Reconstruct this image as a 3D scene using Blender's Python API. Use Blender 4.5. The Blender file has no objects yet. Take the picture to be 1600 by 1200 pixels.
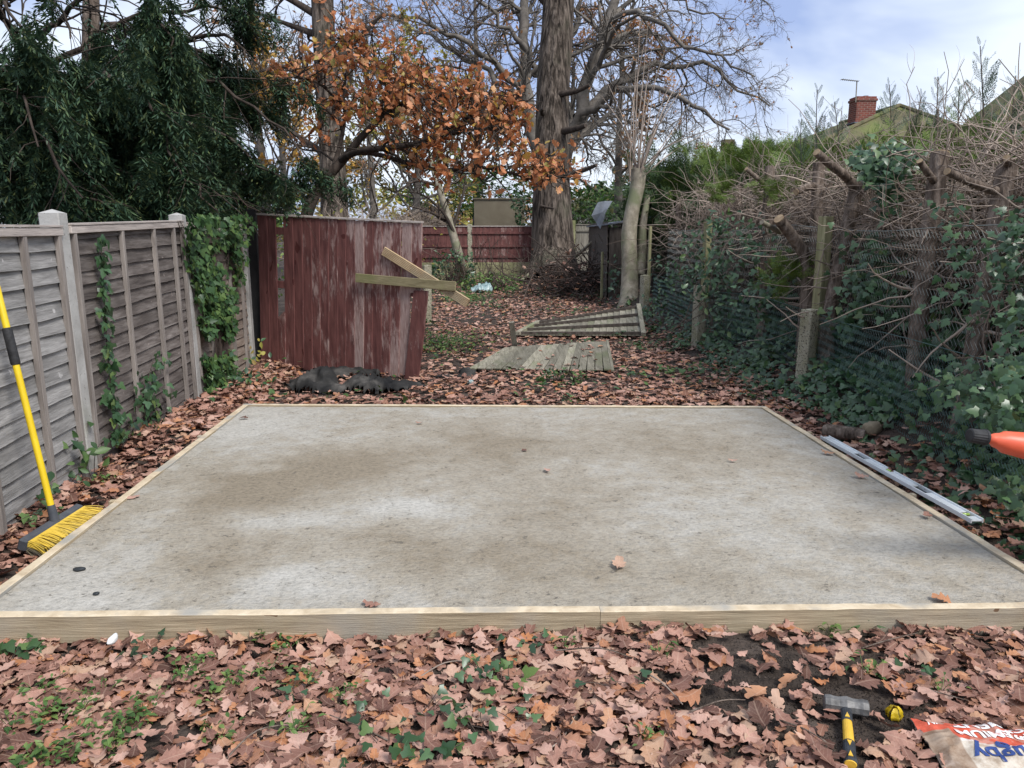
import bpy, bmesh, math
import numpy as np
from mathutils import Matrix, Vector, Euler

C = bpy.context.scene.collection
SC = bpy.context.scene
R = math.radians
# ------------------------------------------------------------------ camera, sky, sun, exposure
CAM_H, FOC, PITCH, YAW = 1.6, 1180.0, R(11.4), R(-2.6)
cam = bpy.data.cameras.new('camera')
cam.sensor_width = 36.0
cam.lens = FOC / 1600 * 36.0
cam.clip_start = 0.05
cam.clip_end = 1500
camo = bpy.data.objects.new('camera', cam)
C.objects.link(camo)
camo.location = (0, 0, CAM_H)
camo.rotation_euler = (R(90) - PITCH, 0, YAW)
SC.camera = camo

SUN_EL, SUN_AZ = R(50), R(140)          # azimuth clockwise from +Y
SKY_STRENGTH = 0.12
world = bpy.data.worlds.new('World')
SC.world = world
world.use_nodes = True
wn, wl = world.node_tree.nodes, world.node_tree.links
wn.clear()
wo = wn.new('ShaderNodeOutputWorld')
bg = wn.new('ShaderNodeBackground')
bg.inputs['Strength'].default_value = SKY_STRENGTH
sky = wn.new('ShaderNodeTexSky')
sky.sky_type = 'NISHITA'
sky.sun_disc = False
sky.sun_elevation = SUN_EL
sky.sun_rotation = SUN_AZ
tc = wn.new('ShaderNodeTexCoord')
mp = wn.new('ShaderNodeMapping')
mp.inputs['Scale'].default_value = (1.0, 1.0, 2.0)
mp.inputs['Location'].default_value = (3.2, 1.9, 0.75)
nz = wn.new('ShaderNodeTexNoise')
nz.inputs['Scale'].default_value = 2.3
nz.inputs['Detail'].default_value = 5
nz.inputs['Roughness'].default_value = 0.5
nz.inputs['Distortion'].default_value = 0.3
rp = wn.new('ShaderNodeValToRGB')
rp.color_ramp.elements[0].position = 0.36
rp.color_ramp.elements[0].color = (0.30, 0.385, 0.62, 1)     # blue-grey underside
rp.color_ramp.elements[1].position = 0.56
rp.color_ramp.elements[1].color = (0.70, 0.765, 0.86, 1)      # bright cloud
sc_ = wn.new('ShaderNodeVectorMath'); sc_.operation = 'SCALE'
sc_.inputs['Scale'].default_value = 0.50 / SKY_STRENGTH
mx = wn.new('ShaderNodeMixRGB')
mx.inputs['Fac'].default_value = 0.96
wl.new(tc.outputs['Generated'], mp.inputs['Vector'])
wl.new(mp.outputs['Vector'], nz.inputs['Vector'])
wl.new(nz.outputs['Fac'], rp.inputs['Fac'])
wl.new(rp.outputs['Color'], sc_.inputs[0])
wl.new(sky.outputs['Color'], mx.inputs['Color1'])
wl.new(sc_.outputs['Vector'], mx.inputs['Color2'])
wl.new(mx.outputs['Color'], bg.inputs['Color'])
wl.new(bg.outputs['Background'], wo.inputs['Surface'])

sun = bpy.data.lights.new('sun', 'SUN')
sun.energy = 1.5
sun.angle = R(18)
sun.color = (1.0, 0.97, 0.93)
suno = bpy.data.objects.new('sun', sun)
C.objects.link(suno)
sd = Vector((math.sin(SUN_AZ) * math.cos(SUN_EL), math.cos(SUN_AZ) * math.cos(SUN_EL), math.sin(SUN_EL)))
suno.rotation_euler = sd.to_track_quat('Z', 'Y').to_euler()
SC.view_settings.view_transform = 'Standard'
SC.view_settings.look = 'None'
SC.view_settings.gamma = 1.0
SC.view_settings.exposure = 1.45

# ------------------------------------------------------------------ helpers
rng = np.random.default_rng(7)
ORG = {}                                     # world origin of every object made here


def ray(px, py):
    a, b = (px - 800) / FOC, -(py - 600) / FOC
    d = np.array([a, math.cos(PITCH) + b * math.sin(PITCH), -math.sin(PITCH) + b * math.cos(PITCH)])
    c, s = math.cos(YAW), math.sin(YAW)
    return np.array([c * d[0] - s * d[1], s * d[0] + c * d[1], d[2]])


def G(px, py, z=0.0):
    """point of the ground sheet (height z) seen at a photograph pixel"""
    d = ray(px, py)
    return np.array([0, 0, CAM_H]) + d * ((z - CAM_H) / d[2])


def P(px, py, t):
    """point t metres along the optical axis seen at a photograph pixel"""
    return np.array([0, 0, CAM_H]) + ray(px, py) * t


def vnoise(p, seed=0):
    p = np.asarray(p, float)
    i = np.floor(p).astype(np.int64)
    f = p - i
    f = f * f * (3 - 2 * f)

    def h(a, b, c):
        n = (a * 374761393 + b * 668265263 + c * 1440662683 + seed * 974634721) & 0xffffffff
        n = ((n ^ (n >> 13)) * 1274126177) & 0xffffffff
        return ((n ^ (n >> 16)) & 0xffff) / 65535.0
    x, y, z = i[..., 0], i[..., 1], i[..., 2]
    fx, fy, fz = f[..., 0], f[..., 1], f[..., 2]
    r = 0
    for dx in (0, 1):
        for dy in (0, 1):
            for dz in (0, 1):
                w = (fx if dx else 1 - fx) * (fy if dy else 1 - fy) * (fz if dz else 1 - fz)
                r = r + w * h(x + dx, y + dy, z + dz)
    return r


def fbm(p, seed=0, oct=4):
    p = np.asarray(p, float)
    r, a, s = 0, 0.5, 0
    for o in range(oct):
        r = r + a * vnoise(p * 2 ** o, seed + o)
        s += a
        a *= 0.5
    return r / s


def ss(a, b, x):
    t = np.clip((np.asarray(x, float) - a) / (b - a), 0, 1)
    return t * t * (3 - 2 * t)


def norm(v):
    return v / np.maximum(np.linalg.norm(v, axis=-1, keepdims=True), 1e-9)


class Geo:
    """collects vertices and faces; build() links them as ONE mesh object"""

    def __init__(s):
        s.v, s.l, s.t, s.n, s.uv = [], [], [], 0, []

    def add(s, V, F, uv=None):
        V = np.asarray(V, float).reshape(-1, 3)
        if isinstance(F, np.ndarray):
            s.l.append((F + s.n).ravel())
            s.t.append(np.full(len(F), F.shape[1]))
        else:
            s.l.append(np.array([i for f in F for i in f]) + s.n)
            s.t.append(np.array([len(f) for f in F]))
        s.v.append(V)
        s.uv.append(np.zeros((len(V), 3)) if uv is None else uv)
        s.n += len(V)
        return s

    def box(s, size, loc=(0, 0, 0), rot=None, bevel=0.0):
        V, F = boxgeo(tuple(size), bevel)
        if rot is not None:
            V = V @ np.array(rot).T
        return s.add(V + np.array(loc), F)

    def bar(s, a, b, w, h, bevel=0.0, up=(0, 0, 1)):
        """a bar from a to b, w wide, h in the direction of up"""
        a, b = np.array(a, float), np.array(b, float)
        d = b - a
        L = np.linalg.norm(d)
        d /= L
        x = norm(np.cross(d, np.array(up, float)))
        z = np.cross(x, d)
        return s.box((w, L, h), (a + b) / 2, np.stack([x, d, z], 1), bevel)

    def tubes(s, Pn, Rn, sides=5, cap=False):
        V, F = tubegeo(Pn, Rn, sides)
        s.add(V, F)
        if cap:
            N, k = Pn.shape[:2]
            for i in range(N):
                o = (i * k) * sides
                s.add(V[o:o + sides], [list(range(sides))[::-1]])
                o = (i * k + k - 1) * sides
                s.add(V[o:o + sides], [list(range(sides))])
        return s

    def tube(s, pts, r, sides=8, cap=True):
        pts = np.asarray(pts, float)[None]
        r = np.broadcast_to(np.asarray(r, float), pts.shape[1])[None]
        return s.tubes(pts, r, sides, cap)

    def lathe(s, prof, a, b, sides=16):
        """prof: (t, radius) along a->b"""
        a, b = np.array(a, float), np.array(b, float)
        return s.tube([a + (b - a) * t for t, _ in prof], [q for _, q in prof], sides)

    def scatter(s, tv, tf, M, T, uv=None):
        """copies of template tv (n,3), tf (m,k) by matrices M (N,3,3) and offsets T (N,3)"""
        N, n = len(T), len(tv)
        V = np.einsum('nij,kj->nki', M, tv) + T[:, None, :]
        F = (tf[None] + (np.arange(N) * n)[:, None, None]).reshape(-1, tf.shape[1])
        return s.add(V.reshape(-1, 3), F, None if uv is None else np.tile(uv, (N, 1)))

    def mesh(s, name, mat, org=(0, 0, 0), smooth=True):
        me = bpy.data.meshes.new(name)
        V = np.concatenate(s.v) - np.array(org)
        L = np.concatenate(s.l).astype(np.int32)
        T = np.concatenate(s.t).astype(np.int32)
        me.vertices.add(len(V))
        me.vertices.foreach_set('co', V.astype(np.float32).ravel())
        me.loops.add(len(L))
        me.loops.foreach_set('vertex_index', L)
        me.polygons.add(len(T))
        st = np.concatenate([[0], np.cumsum(T)[:-1]]).astype(np.int32)
        me.polygons.foreach_set('loop_start', st)
        me.polygons.foreach_set('loop_total', T)
        me.polygons.foreach_set('use_smooth', np.full(len(T), smooth, bool))
        uv = np.concatenate(s.uv)
        if np.any(uv):
            at = me.attributes.new('leaf_uv', 'FLOAT_VECTOR', 'POINT')
            at.data.foreach_set('vector', uv.astype(np.float32).ravel())
        me.update(calc_edges=True)
        me.validate()
        if mat is not None:
            me.materials.append(mat)
        return me

    def build(s, name, mat, parent=None, smooth=False, label=None, cat=None, group=None, kind=None, org=None):
        o_ = ORG.get(parent.name, np.zeros(3)) if parent is not None else np.zeros(3)
        if org is None:
            org = o_ if parent is not None else np.concatenate(s.v).mean(0) * np.array([1, 1, 0]) + np.array([0, 0, np.concatenate(s.v)[:, 2].min()])
        org = np.array(org, float)
        o = bpy.data.objects.new(name, s.mesh(name, mat, org, smooth))
        C.objects.link(o)
        if parent is not None:
            o.parent = parent
        o.location = org - o_
        ORG[o.name] = org
        return tag(o, label, cat, group, kind)


def tag(o, label=None, cat=None, group=None, kind=None):
    for k, v in (('label', label), ('category', cat), ('group', group), ('kind', kind)):
        if v:
            o[k] = v
    return o


def thing(name, label, cat, loc=(0, 0, 0), group=None):
    o = bpy.data.objects.new(name, None)
    o.empty_display_size = 0.1
    C.objects.link(o)
    o.location = loc
    ORG[o.name] = np.array(loc, float)
    return tag(o, label, cat, group)


def place(name, mesh, M3, loc, parent=None, **kw):
    """an object on shared mesh data at world place loc with 3x3 matrix M3"""
    o = bpy.data.objects.new(name, mesh)
    C.objects.link(o)
    off = np.zeros(3)
    if parent is not None:
        o.parent = parent
        off = ORG[parent.name]
    m = Matrix(np.array(M3).tolist()).to_4x4()
    m.translation = Vector((np.array(loc) - off).tolist())
    o.matrix_local = m
    return tag(o, **kw)


_boxes = {}


def boxgeo(size, bevel=0.0):
    key = (tuple(round(x, 5) for x in size), bevel)
    if key in _boxes:
        return _boxes[key]
    bm = bmesh.new()
    bmesh.ops.create_cube(bm, size=1.0)
    bmesh.ops.scale(bm, vec=size, verts=bm.verts)
    if bevel > 0:
        bmesh.ops.bevel(bm, geom=bm.edges[:], offset=min(bevel, min(size) * 0.45), segments=1, affect='EDGES', profile=0.5)
    bm.verts.index_update()
    V = np.array([v.co[:] for v in bm.verts])
    F = [[v.index for v in f.verts] for f in bm.faces]
    bm.free()
    _boxes[key] = (V, F)
    return V, F


def tubegeo(Pn, Rn, sides):
    N, k = Pn.shape[:2]
    T = np.empty_like(Pn)
    T[:, 1:-1] = Pn[:, 2:] - Pn[:, :-2]
    T[:, 0] = Pn[:, 1] - Pn[:, 0]
    T[:, -1] = Pn[:, -1] - Pn[:, -2]
    T = norm(T)
    av = np.abs(T.mean(1))
    ref = np.eye(3)[np.argmin(av, 1)][:, None, :]
    u = norm(np.cross(T, np.broadcast_to(ref, T.shape)))
    w = np.cross(T, u)
    a = np.arange(sides) * 2 * math.pi / sides
    V = Pn[:, :, None, :] + Rn[:, :, None, None] * (u[:, :, None, :] * np.cos(a)[None, None, :, None] + w[:, :, None, :] * np.sin(a)[None, None, :, None])
    j = np.arange(sides)
    jn = (j + 1) % sides
    q = []
    for i in range(k - 1):
        q.append(np.stack([i * sides + j, i * sides + jn, (i + 1) * sides + jn, (i + 1) * sides + j], 1))
    q = np.concatenate(q)
    F = (q[None] + (np.arange(N) * k * sides)[:, None, None]).reshape(-1, 4)
    return V.reshape(-1, 3), F


def rotz(a):
    c, s = math.cos(a), math.sin(a)
    return np.array([[c, -s, 0], [s, c, 0], [0, 0, 1.0]])


def rand_rot(n, tilt, rg=rng, az=None):
    """n matrices: random heading about z, then a tilt of up to `tilt` radians (array ok)"""
    az = rg.uniform(0, 2 * math.pi, n) if az is None else az
    ti = rg.normal(0, 1, n) * tilt
    b = rg.uniform(0, 2 * math.pi, n)
    ca, sa = np.cos(az), np.sin(az)
    Z = np.zeros((n, 3, 3))
    Z[:, 0, 0], Z[:, 0, 1], Z[:, 1, 0], Z[:, 1, 1], Z[:, 2, 2] = ca, -sa, sa, ca, 1
    ax = np.stack([np.cos(b), np.sin(b), 0 * b], 1)
    K = np.zeros((n, 3, 3))
    K[:, 0, 1], K[:, 0, 2], K[:, 1, 0] = -ax[:, 2], ax[:, 1], ax[:, 2]
    K[:, 1, 2], K[:, 2, 0], K[:, 2, 1] = -ax[:, 0], -ax[:, 1], ax[:, 0]
    T = np.eye(3)[None] + np.sin(ti)[:, None, None] * K + (1 - np.cos(ti))[:, None, None] * (K @ K)
    return T @ Z


def frames(Y, rg=rng, Zhint=None, roll=1.0):
    """n matrices whose y axis is Y (n,3), random roll (or z towards Zhint)"""
    Y = norm(Y)
    h = rg.normal(0, 1, Y.shape) * roll
    if Zhint is not None:
        h = h * 0.5 + Zhint
    X = norm(np.cross(Y, h))
    Z = np.cross(X, Y)
    return np.stack([X, Y, Z], 2)


def resample(pts, k, smooth=2):
    pts = np.asarray(pts, float)
    d = np.concatenate([[0], np.cumsum(np.linalg.norm(np.diff(pts, axis=0), axis=1))])
    t = np.linspace(0, d[-1], k)
    q = np.stack([np.interp(t, d, pts[:, i]) for i in range(pts.shape[1])], 1)
    for _ in range(smooth):
        q[1:-1] = q[1:-1] * 0.5 + (q[:-2] + q[2:]) * 0.25
    return q


def walk(pos, dirs, length, k, wig, bias, rg=rng):
    N = len(pos)
    Pn = np.empty((N, k, 3))
    Pn[:, 0] = pos
    d = norm(dirs)
    st = (length / (k - 1))[:, None]
    for i in range(1, k):
        d = norm(d + rg.normal(0, wig, (N, 3)) + np.asarray(bias))
        Pn[:, i] = Pn[:, i - 1] + d * st
    return Pn


def grow(Pn, Rn, per, tlo, thi, ratio, k, ang, wig, bias=(0, 0, 0), rr=0.6, rmin=0.004, rg=rng, tip=0.35, lmin=0.0):
    """children branches of the polylines Pn (N,k,3)"""
    N, kk = Pn.shape[:2]
    idx = np.repeat(np.arange(N), per)
    n = len(idx)
    t = rg.uniform(tlo, thi, n)
    f = t * (kk - 1)
    i = np.minimum(f.astype(int), kk - 2)
    w = (f - i)[:, None]
    pos = Pn[idx, i] * (1 - w) + Pn[idx, i + 1] * w
    T = norm(Pn[idx, i + 1] - Pn[idx, i])
    r = Rn[idx, i] * (1 - w[:, 0]) + Rn[idx, i + 1] * w[:, 0]
    L = np.linalg.norm(np.diff(Pn, axis=1), axis=2).sum(1)[idx]
    pr = norm(np.cross(T, rg.normal(0, 1, (n, 3))))
    a = rg.uniform(ang * 0.6, ang * 1.35, n)[:, None]
    d = np.cos(a) * T + np.sin(a) * pr
    ln = np.maximum(L * ratio * (1 - 0.5 * t) * rg.uniform(0.6, 1.4, n), lmin)
    C_ = walk(pos, d, ln, k, wig, bias, rg)
    r0 = np.maximum(r * rr * rg.uniform(0.7, 1.1, n), rmin)
    Rr = r0[:, None] * np.linspace(1, tip, k)[None]
    return C_, Rr


# ------------------------------------------------------------------ materials
def _lk(nt, a, b):
    nt.links.new(a, b)


def ramp(nt, stops):
    n = nt.nodes.new('ShaderNodeValToRGB')
    e = n.color_ramp.elements
    while len(e) < len(stops):
        e.new(0.5)
    for q, (p, c) in zip(e, stops):
        q.position = p
        q.color = (*c, 1)
    return n


def coords(nt, scale=(1, 1, 1), shift=True):
    t = nt.nodes.new('ShaderNodeTexCoord')
    out = t.outputs['Object']
    if shift:
        oi = nt.nodes.new('ShaderNodeObjectInfo')
        m = nt.nodes.new('ShaderNodeVectorMath')
        m.operation = 'MULTIPLY_ADD'
        m.inputs[1].default_value = (1, 1, 1)
        s = nt.nodes.new('ShaderNodeVectorMath')
        s.operation = 'SCALE'
        s.inputs[0].default_value = (31.0, 17.0, 23.0)
        _lk(nt, oi.outputs['Random'], s.inputs['Scale'])
        _lk(nt, out, m.inputs[0])
        _lk(nt, s.outputs[0], m.inputs[2])
        out = m.outputs[0]
    mp = nt.nodes.new('ShaderNodeMapping')
    mp.inputs['Scale'].default_value = scale
    _lk(nt, out, mp.inputs['Vector'])
    return mp.outputs['Vector']


def noise(nt, vec, scale, detail=4, rough=0.55, dist=0.0):
    n = nt.nodes.new('ShaderNodeTexNoise')
    n.inputs['Scale'].default_value = scale
    n.inputs['Detail'].default_value = detail
    n.inputs['Roughness'].default_value = rough
    n.inputs['Distortion'].default_value = dist
    _lk(nt, vec, n.inputs['Vector'])
    return n.outputs['Fac']


def mixc(nt, fac, a, b, mode='MIX'):
    n = nt.nodes.new('ShaderNodeMixRGB')
    n.blend_type = mode
    for s, x in ((n.inputs['Fac'], fac), (n.inputs['Color1'], a), (n.inputs['Color2'], b)):
        if isinstance(x, (int, float)):
            s.default_value = x
        elif isinstance(x, tuple):
            s.default_value = (*x, 1)
        else:
            _lk(nt, x, s)
    return n.outputs['Color']


def mathn(nt, op, a, b=0.0, c=0.0, clamp=False):
    n = nt.nodes.new('ShaderNodeMath')
    n.operation = op
    n.use_clamp = clamp
    for s, x in zip(n.inputs, (a, b, c)):
        if isinstance(x, (int, float)):
            s.default_value = x
        else:
            _lk(nt, x, s)
    return n.outputs[0]


def bumpn(nt, h, strength, dist=0.01, prev=None):
    b = nt.nodes.new('ShaderNodeBump')
    b.inputs['Strength'].default_value = strength
    b.inputs['Distance'].default_value = dist
    _lk(nt, h, b.inputs['Height'])
    if prev is not None:
        _lk(nt, prev, b.inputs['Normal'])
    return b.outputs['Normal']


def newmat(name, rough=0.8, spec=0.3, metal=0.0):
    m = bpy.data.materials.new(name)
    m.use_nodes = True
    nt = m.node_tree
    b = nt.nodes['Principled BSDF']
    b.inputs['Roughness'].default_value = rough
    b.inputs['Specular IOR Level'].default_value = spec
    b.inputs['Metallic'].default_value = metal
    return m, nt, b


def surf(name, stops, scale=4, stretch=(1, 1, 1), detail=5, rough=0.8, spec=0.3, bump=0.3, bscale=None, bdist=0.01,
         objvar=0.0, metal=0.0, speck=None, patch=None):
    """noise-coloured surface; speck=(scale, threshold, colour), patch=(scale, lo, hi, colour)"""
    m, nt, b = newmat(name, rough, spec, metal)
    v = coords(nt, stretch)
    f = noise(nt, v, scale, detail, 0.6, 0.4)
    col = ramp(nt, stops)
    _lk(nt, f, col.inputs['Fac'])
    c = col.outputs['Color']
    v1 = coords(nt)
    if patch:
        f2 = noise(nt, v1, patch[0], 4)
        mr = nt.nodes.new('ShaderNodeMapRange')
        mr.inputs['From Min'].default_value, mr.inputs['From Max'].default_value = patch[1], patch[2]
        _lk(nt, f2, mr.inputs['Value'])
        c = mixc(nt, mr.outputs[0], c, patch[3])
    if speck:
        f3 = noise(nt, v1, speck[0], 2)
        g = mathn(nt, 'GREATER_THAN', f3, speck[1])
        c = mixc(nt, g, c, speck[2])
    if objvar:
        oi = nt.nodes.new('ShaderNodeObjectInfo')
        hs = nt.nodes.new('ShaderNodeHueSaturation')
        _lk(nt, mathn(nt, 'MULTIPLY_ADD', oi.outputs['Random'], 2 * objvar, 1 - objvar), hs.inputs['Value'])
        _lk(nt, c, hs.inputs['Color'])
        c = hs.outputs['Color']
    _lk(nt, c, b.inputs['Base Color'])
    if bump:
        bf = noise(nt, v, bscale or scale * 4, 4)
        _lk(nt, bumpn(nt, bf, bump, bdist), b.inputs['Normal'])
    return m


def leafmat(name, stops, rough=0.55, spec=0.35, trans=0.22, veins=0.0, blotch=0.35):
    """every leaf (mesh island or object) its own colour from the ramp"""
    m, nt, b = newmat(name, rough, spec)
    ge = nt.nodes.new('ShaderNodeNewGeometry')
    oi = nt.nodes.new('ShaderNodeObjectInfo')
    r = mathn(nt, 'FRACT', mathn(nt, 'ADD', ge.outputs['Random Per Island'], oi.outputs['Random']))
    col = ramp(nt, stops)
    _lk(nt, r, col.inputs['Fac'])
    c = col.outputs['Color']
    t = nt.nodes.new('ShaderNodeTexCoord')
    f = noise(nt, t.outputs['Object'], 22, 3)
    hs = nt.nodes.new('ShaderNodeHueSaturation')
    _lk(nt, mathn(nt, 'MULTIPLY_ADD', f, blotch * 2, 1 - blotch), hs.inputs['Value'])
    _lk(nt, c, hs.inputs['Color'])
    c = hs.outputs['Color']
    if veins:
        at = nt.nodes.new('ShaderNodeAttribute')
        at.attribute_name = 'leaf_uv'
        sx = nt.nodes.new('ShaderNodeSeparateXYZ')
        _lk(nt, at.outputs['Vector'], sx.inputs[0])
        ax = mathn(nt, 'ABSOLUTE', sx.outputs['X'])
        mid = mathn(nt, 'LESS_THAN', ax, 0.018)
        sv = mathn(nt, 'SUBTRACT', sx.outputs['Y'], mathn(nt, 'MULTIPLY', ax, 0.9))
        sv = mathn(nt, 'LESS_THAN', mathn(nt, 'FRACT', mathn(nt, 'MULTIPLY', sv, 7.0)), 0.11)
        ln = mathn(nt, 'MAXIMUM', mid, mathn(nt, 'MULTIPLY', sv, 0.6))
        c = mixc(nt, mathn(nt, 'MULTIPLY', ln, veins), c, (0.55, 0.4, 0.3))
    _lk(nt, c, b.inputs['Base Color'])
    if trans:
        tr = nt.nodes.new('ShaderNodeBsdfTranslucent')
        _lk(nt, c, tr.inputs['Color'])
        ms = nt.nodes.new('ShaderNodeMixShader')
        ms.inputs[0].default_value = trans
        _lk(nt, b.outputs[0], ms.inputs[1])
        _lk(nt, tr.outputs[0], ms.inputs[2])
        _lk(nt, ms.outputs[0], nt.nodes['Material Output'].inputs['Surface'])
    return m


# ------------------------------------------------------------------ leaf shapes
def oak_leaf(n=17, bend=0.5, fold=0.25, ripple=0.03, twist=0.0, seed=0):
    """lobed leaf, y from 0 to 1; returns V, F (quads), uv"""
    rg = np.random.default_rng(seed)
    V, uv = [], []
    for i in range(n):
        t = i / (n - 1)
        w = 0.29 * math.sin(math.pi * min(1, 0.03 + 0.97 * t) ** 1.25) ** 0.75
        if i in (0, n - 1):
            w = 0.016 if i == 0 else 0.05
        elif i == 1:
            w = 0.03
        else:
            w *= ((0.66, 1.0, 1.10)[i % 3] if n > 8 else (0.72, 1.08)[i % 2]) * rg.uniform(0.86, 1.12)
        for sx in (-1, 0, 1):
            y = t + 0.035 * abs(sx) * (i % 3)
            z = abs(sx) * w * fold + (ripple * rg.normal() if sx else 0)
            x = sx * w
            a = twist * (t - 0.5)
            x, z = x * math.cos(a) - z * math.sin(a), x * math.sin(a) + z * math.cos(a)
            V.append((x, y, z))
            uv.append((sx * w, t, 0))
    V = np.array(V)
    V[:, 1] -= 0.5
    if abs(bend) > 1e-3:
        y = V[:, 1].copy()
        z = V[:, 2].copy()
        r = 1 / bend
        V[:, 1] = (r - z) * np.sin(y / r)
        V[:, 2] = r - (r - z) * np.cos(y / r)
    F = []
    for i in range(n - 1):
        a = i * 3
        F += [[a, a + 1, a + 4, a + 3], [a + 1, a + 2, a + 5, a + 4]]
    return V, np.array(F), np.array(uv)


def ivy_leaf(cup=0.15):
    o = [(0, 0), (0.30, -0.10), (0.52, 0.22), (0.27, 0.36), (0.24, 0.6), (0, 1.0), (-0.24, 0.6), (-0.27, 0.36), (-0.52, 0.22), (-0.30, -0.10)]
    V = np.array([(0, 0.36, 0.0)] + [(x, y, -cup * (abs(x) + 0.5 * abs(y - 0.36))) for x, y in o])
    F = np.array([[0, 1 + i, 1 + (i + 1) % 10] for i in range(10)])
    return V, F


def oval_leaf(cup=0.2):
    V = np.array([(0, 0, 0), (0.2, 0.25, cup * .3), (0.24, 0.55, cup * .35), (0, 1, -cup * .5), (-0.24, 0.55, cup * .35), (-0.2, 0.25, cup * .3), (0, 0.45, 0)])
    F = np.array([[6, 0, 1], [6, 1, 2], [6, 2, 3], [6, 3, 4], [6, 4, 5], [6, 5, 0]])
    return V, F


def frond(nb=9, spread=0.42, blade=0.035, droop=0.0, seed=1):
    """flat conifer spray along y: stem and paired side shoots with short tips, all narrow quads"""
    rg = np.random.default_rng(seed)
    V, F = [], []

    def q(a, b, w):
        a, b = np.array(a, float), np.array(b, float)
        d = b - a
        n_ = np.array([-d[1], d[0], 0])
        n_ = n_ / (np.linalg.norm(n_) + 1e-9) * w
        i = len(V)
        V.extend([a - n_, a + n_, b + n_ * 0.35, b - n_ * 0.35])
        F.append([i, i + 1, i + 2, i + 3])
    q((0, 0, 0), (0, 1, 0), blade * 0.6)
    for i in range(nb):
        t = 0.1 + 0.88 * i / nb
        L = spread * (1 - t * 0.75) * rg.uniform(0.75, 1.2)
        for sx in (-1, 1):
            z = rg.normal(0, 0.05)
            tip = (sx * L * 0.8, t + L * 0.75, z)
            q((0, t, 0), tip, blade)
            for u in (0.4, 0.7):
                bx, by, bz = sx * L * 0.8 * u, t + L * 0.75 * u, z * u
                for sy in (-1, 1):
                    q((bx, by, bz), (bx + (sx * 0.10 if sy > 0 else sx * 0.02), by + (0.02 if sy > 0 else 0.13), bz + rg.normal(0, 0.03)), blade * 0.8)
    V = np.array(V)
    V[:, 2] -= droop * V[:, 1] ** 2
    return V, np.array(F)


def pendant(nl=38, L=0.11, w=0.011, seed=3):
    """hanging yew shoot along -z (length 1): a stem with needle sprays each side"""
    rg = np.random.default_rng(seed)
    V, F = [], []
    i = 0
    x0 = y0 = 0.0
    for j in range(nl):
        t = j / nl
        x, y = 0.05 * math.sin(t * 4 + seed), 0.05 * math.cos(t * 3.1 + seed)
        z = -t
        a = rg.uniform(0, 2 * math.pi)
        ln = L * (1.25 - t * 0.75) * rg.uniform(0.7, 1.3)
        d = np.array([math.cos(a), math.sin(a), -rg.uniform(0.5, 1.6)])
        d = d / np.linalg.norm(d) * ln
        s = np.array([-math.sin(a), math.cos(a), rg.normal(0, .3)]) * w
        b = np.array([x, y, z])
        k = len(V)
        V.extend([b, b + d * .5 + s, b + d, b + d * .5 - s])
        F.append([k, k + 1, k + 2, k + 3])
    V = np.array(V)
    F4 = [f if f[2] != f[3] else f[:3] for f in F]
    tri = []
    for f in F4:
        tri.append(f[:3])
        if len(f) == 4:
            tri.append([f[0], f[2], f[3]])
    return V, np.array(tri)
# ------------------------------------------------------------------ material palette
BARK = surf('oak_bark', [(0.36, (0.020, 0.016, 0.013)), (0.47, (0.060, 0.048, 0.039)), (0.56, (0.125, 0.10, 0.082)), (0.72, (0.20, 0.165, 0.135))], scale=11, stretch=(1, 1, 0.11), bump=1.0, bscale=11, bdist=0.12,
            patch=(0.9, 0.55, 0.85, (0.075, 0.075, 0.05)), rough=0.95, spec=0.1)
BARK_DARK = surf('dark_bark', [(0.3, (0.022, 0.017, 0.014)), (0.7, (0.085, 0.066, 0.054))], scale=14, stretch=(1, 1, 0.3), bump=0.7, rough=0.9, spec=0.15)
BARK_GREY = surf('grey_bark', [(0.3, (0.13, 0.115, 0.085)), (0.55, (0.25, 0.22, 0.17)), (0.75, (0.35, 0.32, 0.26))], scale=8, stretch=(1, 1, 0.7), bump=0.5, rough=0.9, spec=0.15,
                 patch=(2.5, 0.5, 0.7, (0.16, 0.17, 0.10)))
BARK_FAR = surf('far_bark', [(0.3, (0.085, 0.075, 0.066)), (0.7, (0.20, 0.178, 0.155))], scale=3, bump=0, rough=0.95, spec=0.1)
BARK_RED = surf('conifer_bark', [(0.3, (0.05, 0.038, 0.030)), (0.48, (0.135, 0.104, 0.084)), (0.72, (0.29, 0.235, 0.195))], scale=22, stretch=(1, 1, 0.2), bump=1.0, bscale=26, bdist=0.035, rough=0.92, spec=0.1)
CUT_WOOD = surf('cut_wood', [(0.3, (0.22, 0.15, 0.09)), (0.7, (0.40, 0.30, 0.19))], scale=20, bump=0.2)
TWIG = surf('twig_bark', [(0.3, (0.13, 0.10, 0.082)), (0.7, (0.45, 0.365, 0.30))], scale=1.3, bump=0, rough=0.85, spec=0.15)
TWIG_DARK = surf('dark_twig_bark', [(0.3, (0.035, 0.026, 0.022)), (0.7, (0.12, 0.092, 0.076))], scale=1.3, bump=0, rough=0.9, spec=0.15)
SOIL = surf('soil', [(0.25, (0.022, 0.017, 0.014)), (0.5, (0.055, 0.042, 0.034)), (0.75, (0.105, 0.082, 0.068))], scale=3, detail=9, bump=1.0, bscale=30, bdist=0.04, rough=0.95, spec=0.2,
            patch=(0.35, 0.5, 0.7, (0.075, 0.055, 0.044)))
LEAF_STOPS = [(0.0, (0.085, 0.040, 0.028)), (0.14, (0.15, 0.072, 0.053)), (0.34, (0.30, 0.155, 0.115)), (0.54, (0.39, 0.215, 0.16)), (0.68, (0.47, 0.295, 0.235)), (0.78, (0.41, 0.265, 0.18)), (0.87, (0.40, 0.165, 0.07)), (0.94, (0.31, 0.155, 0.10)), (1.0, (0.17, 0.078, 0.05))]
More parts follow.
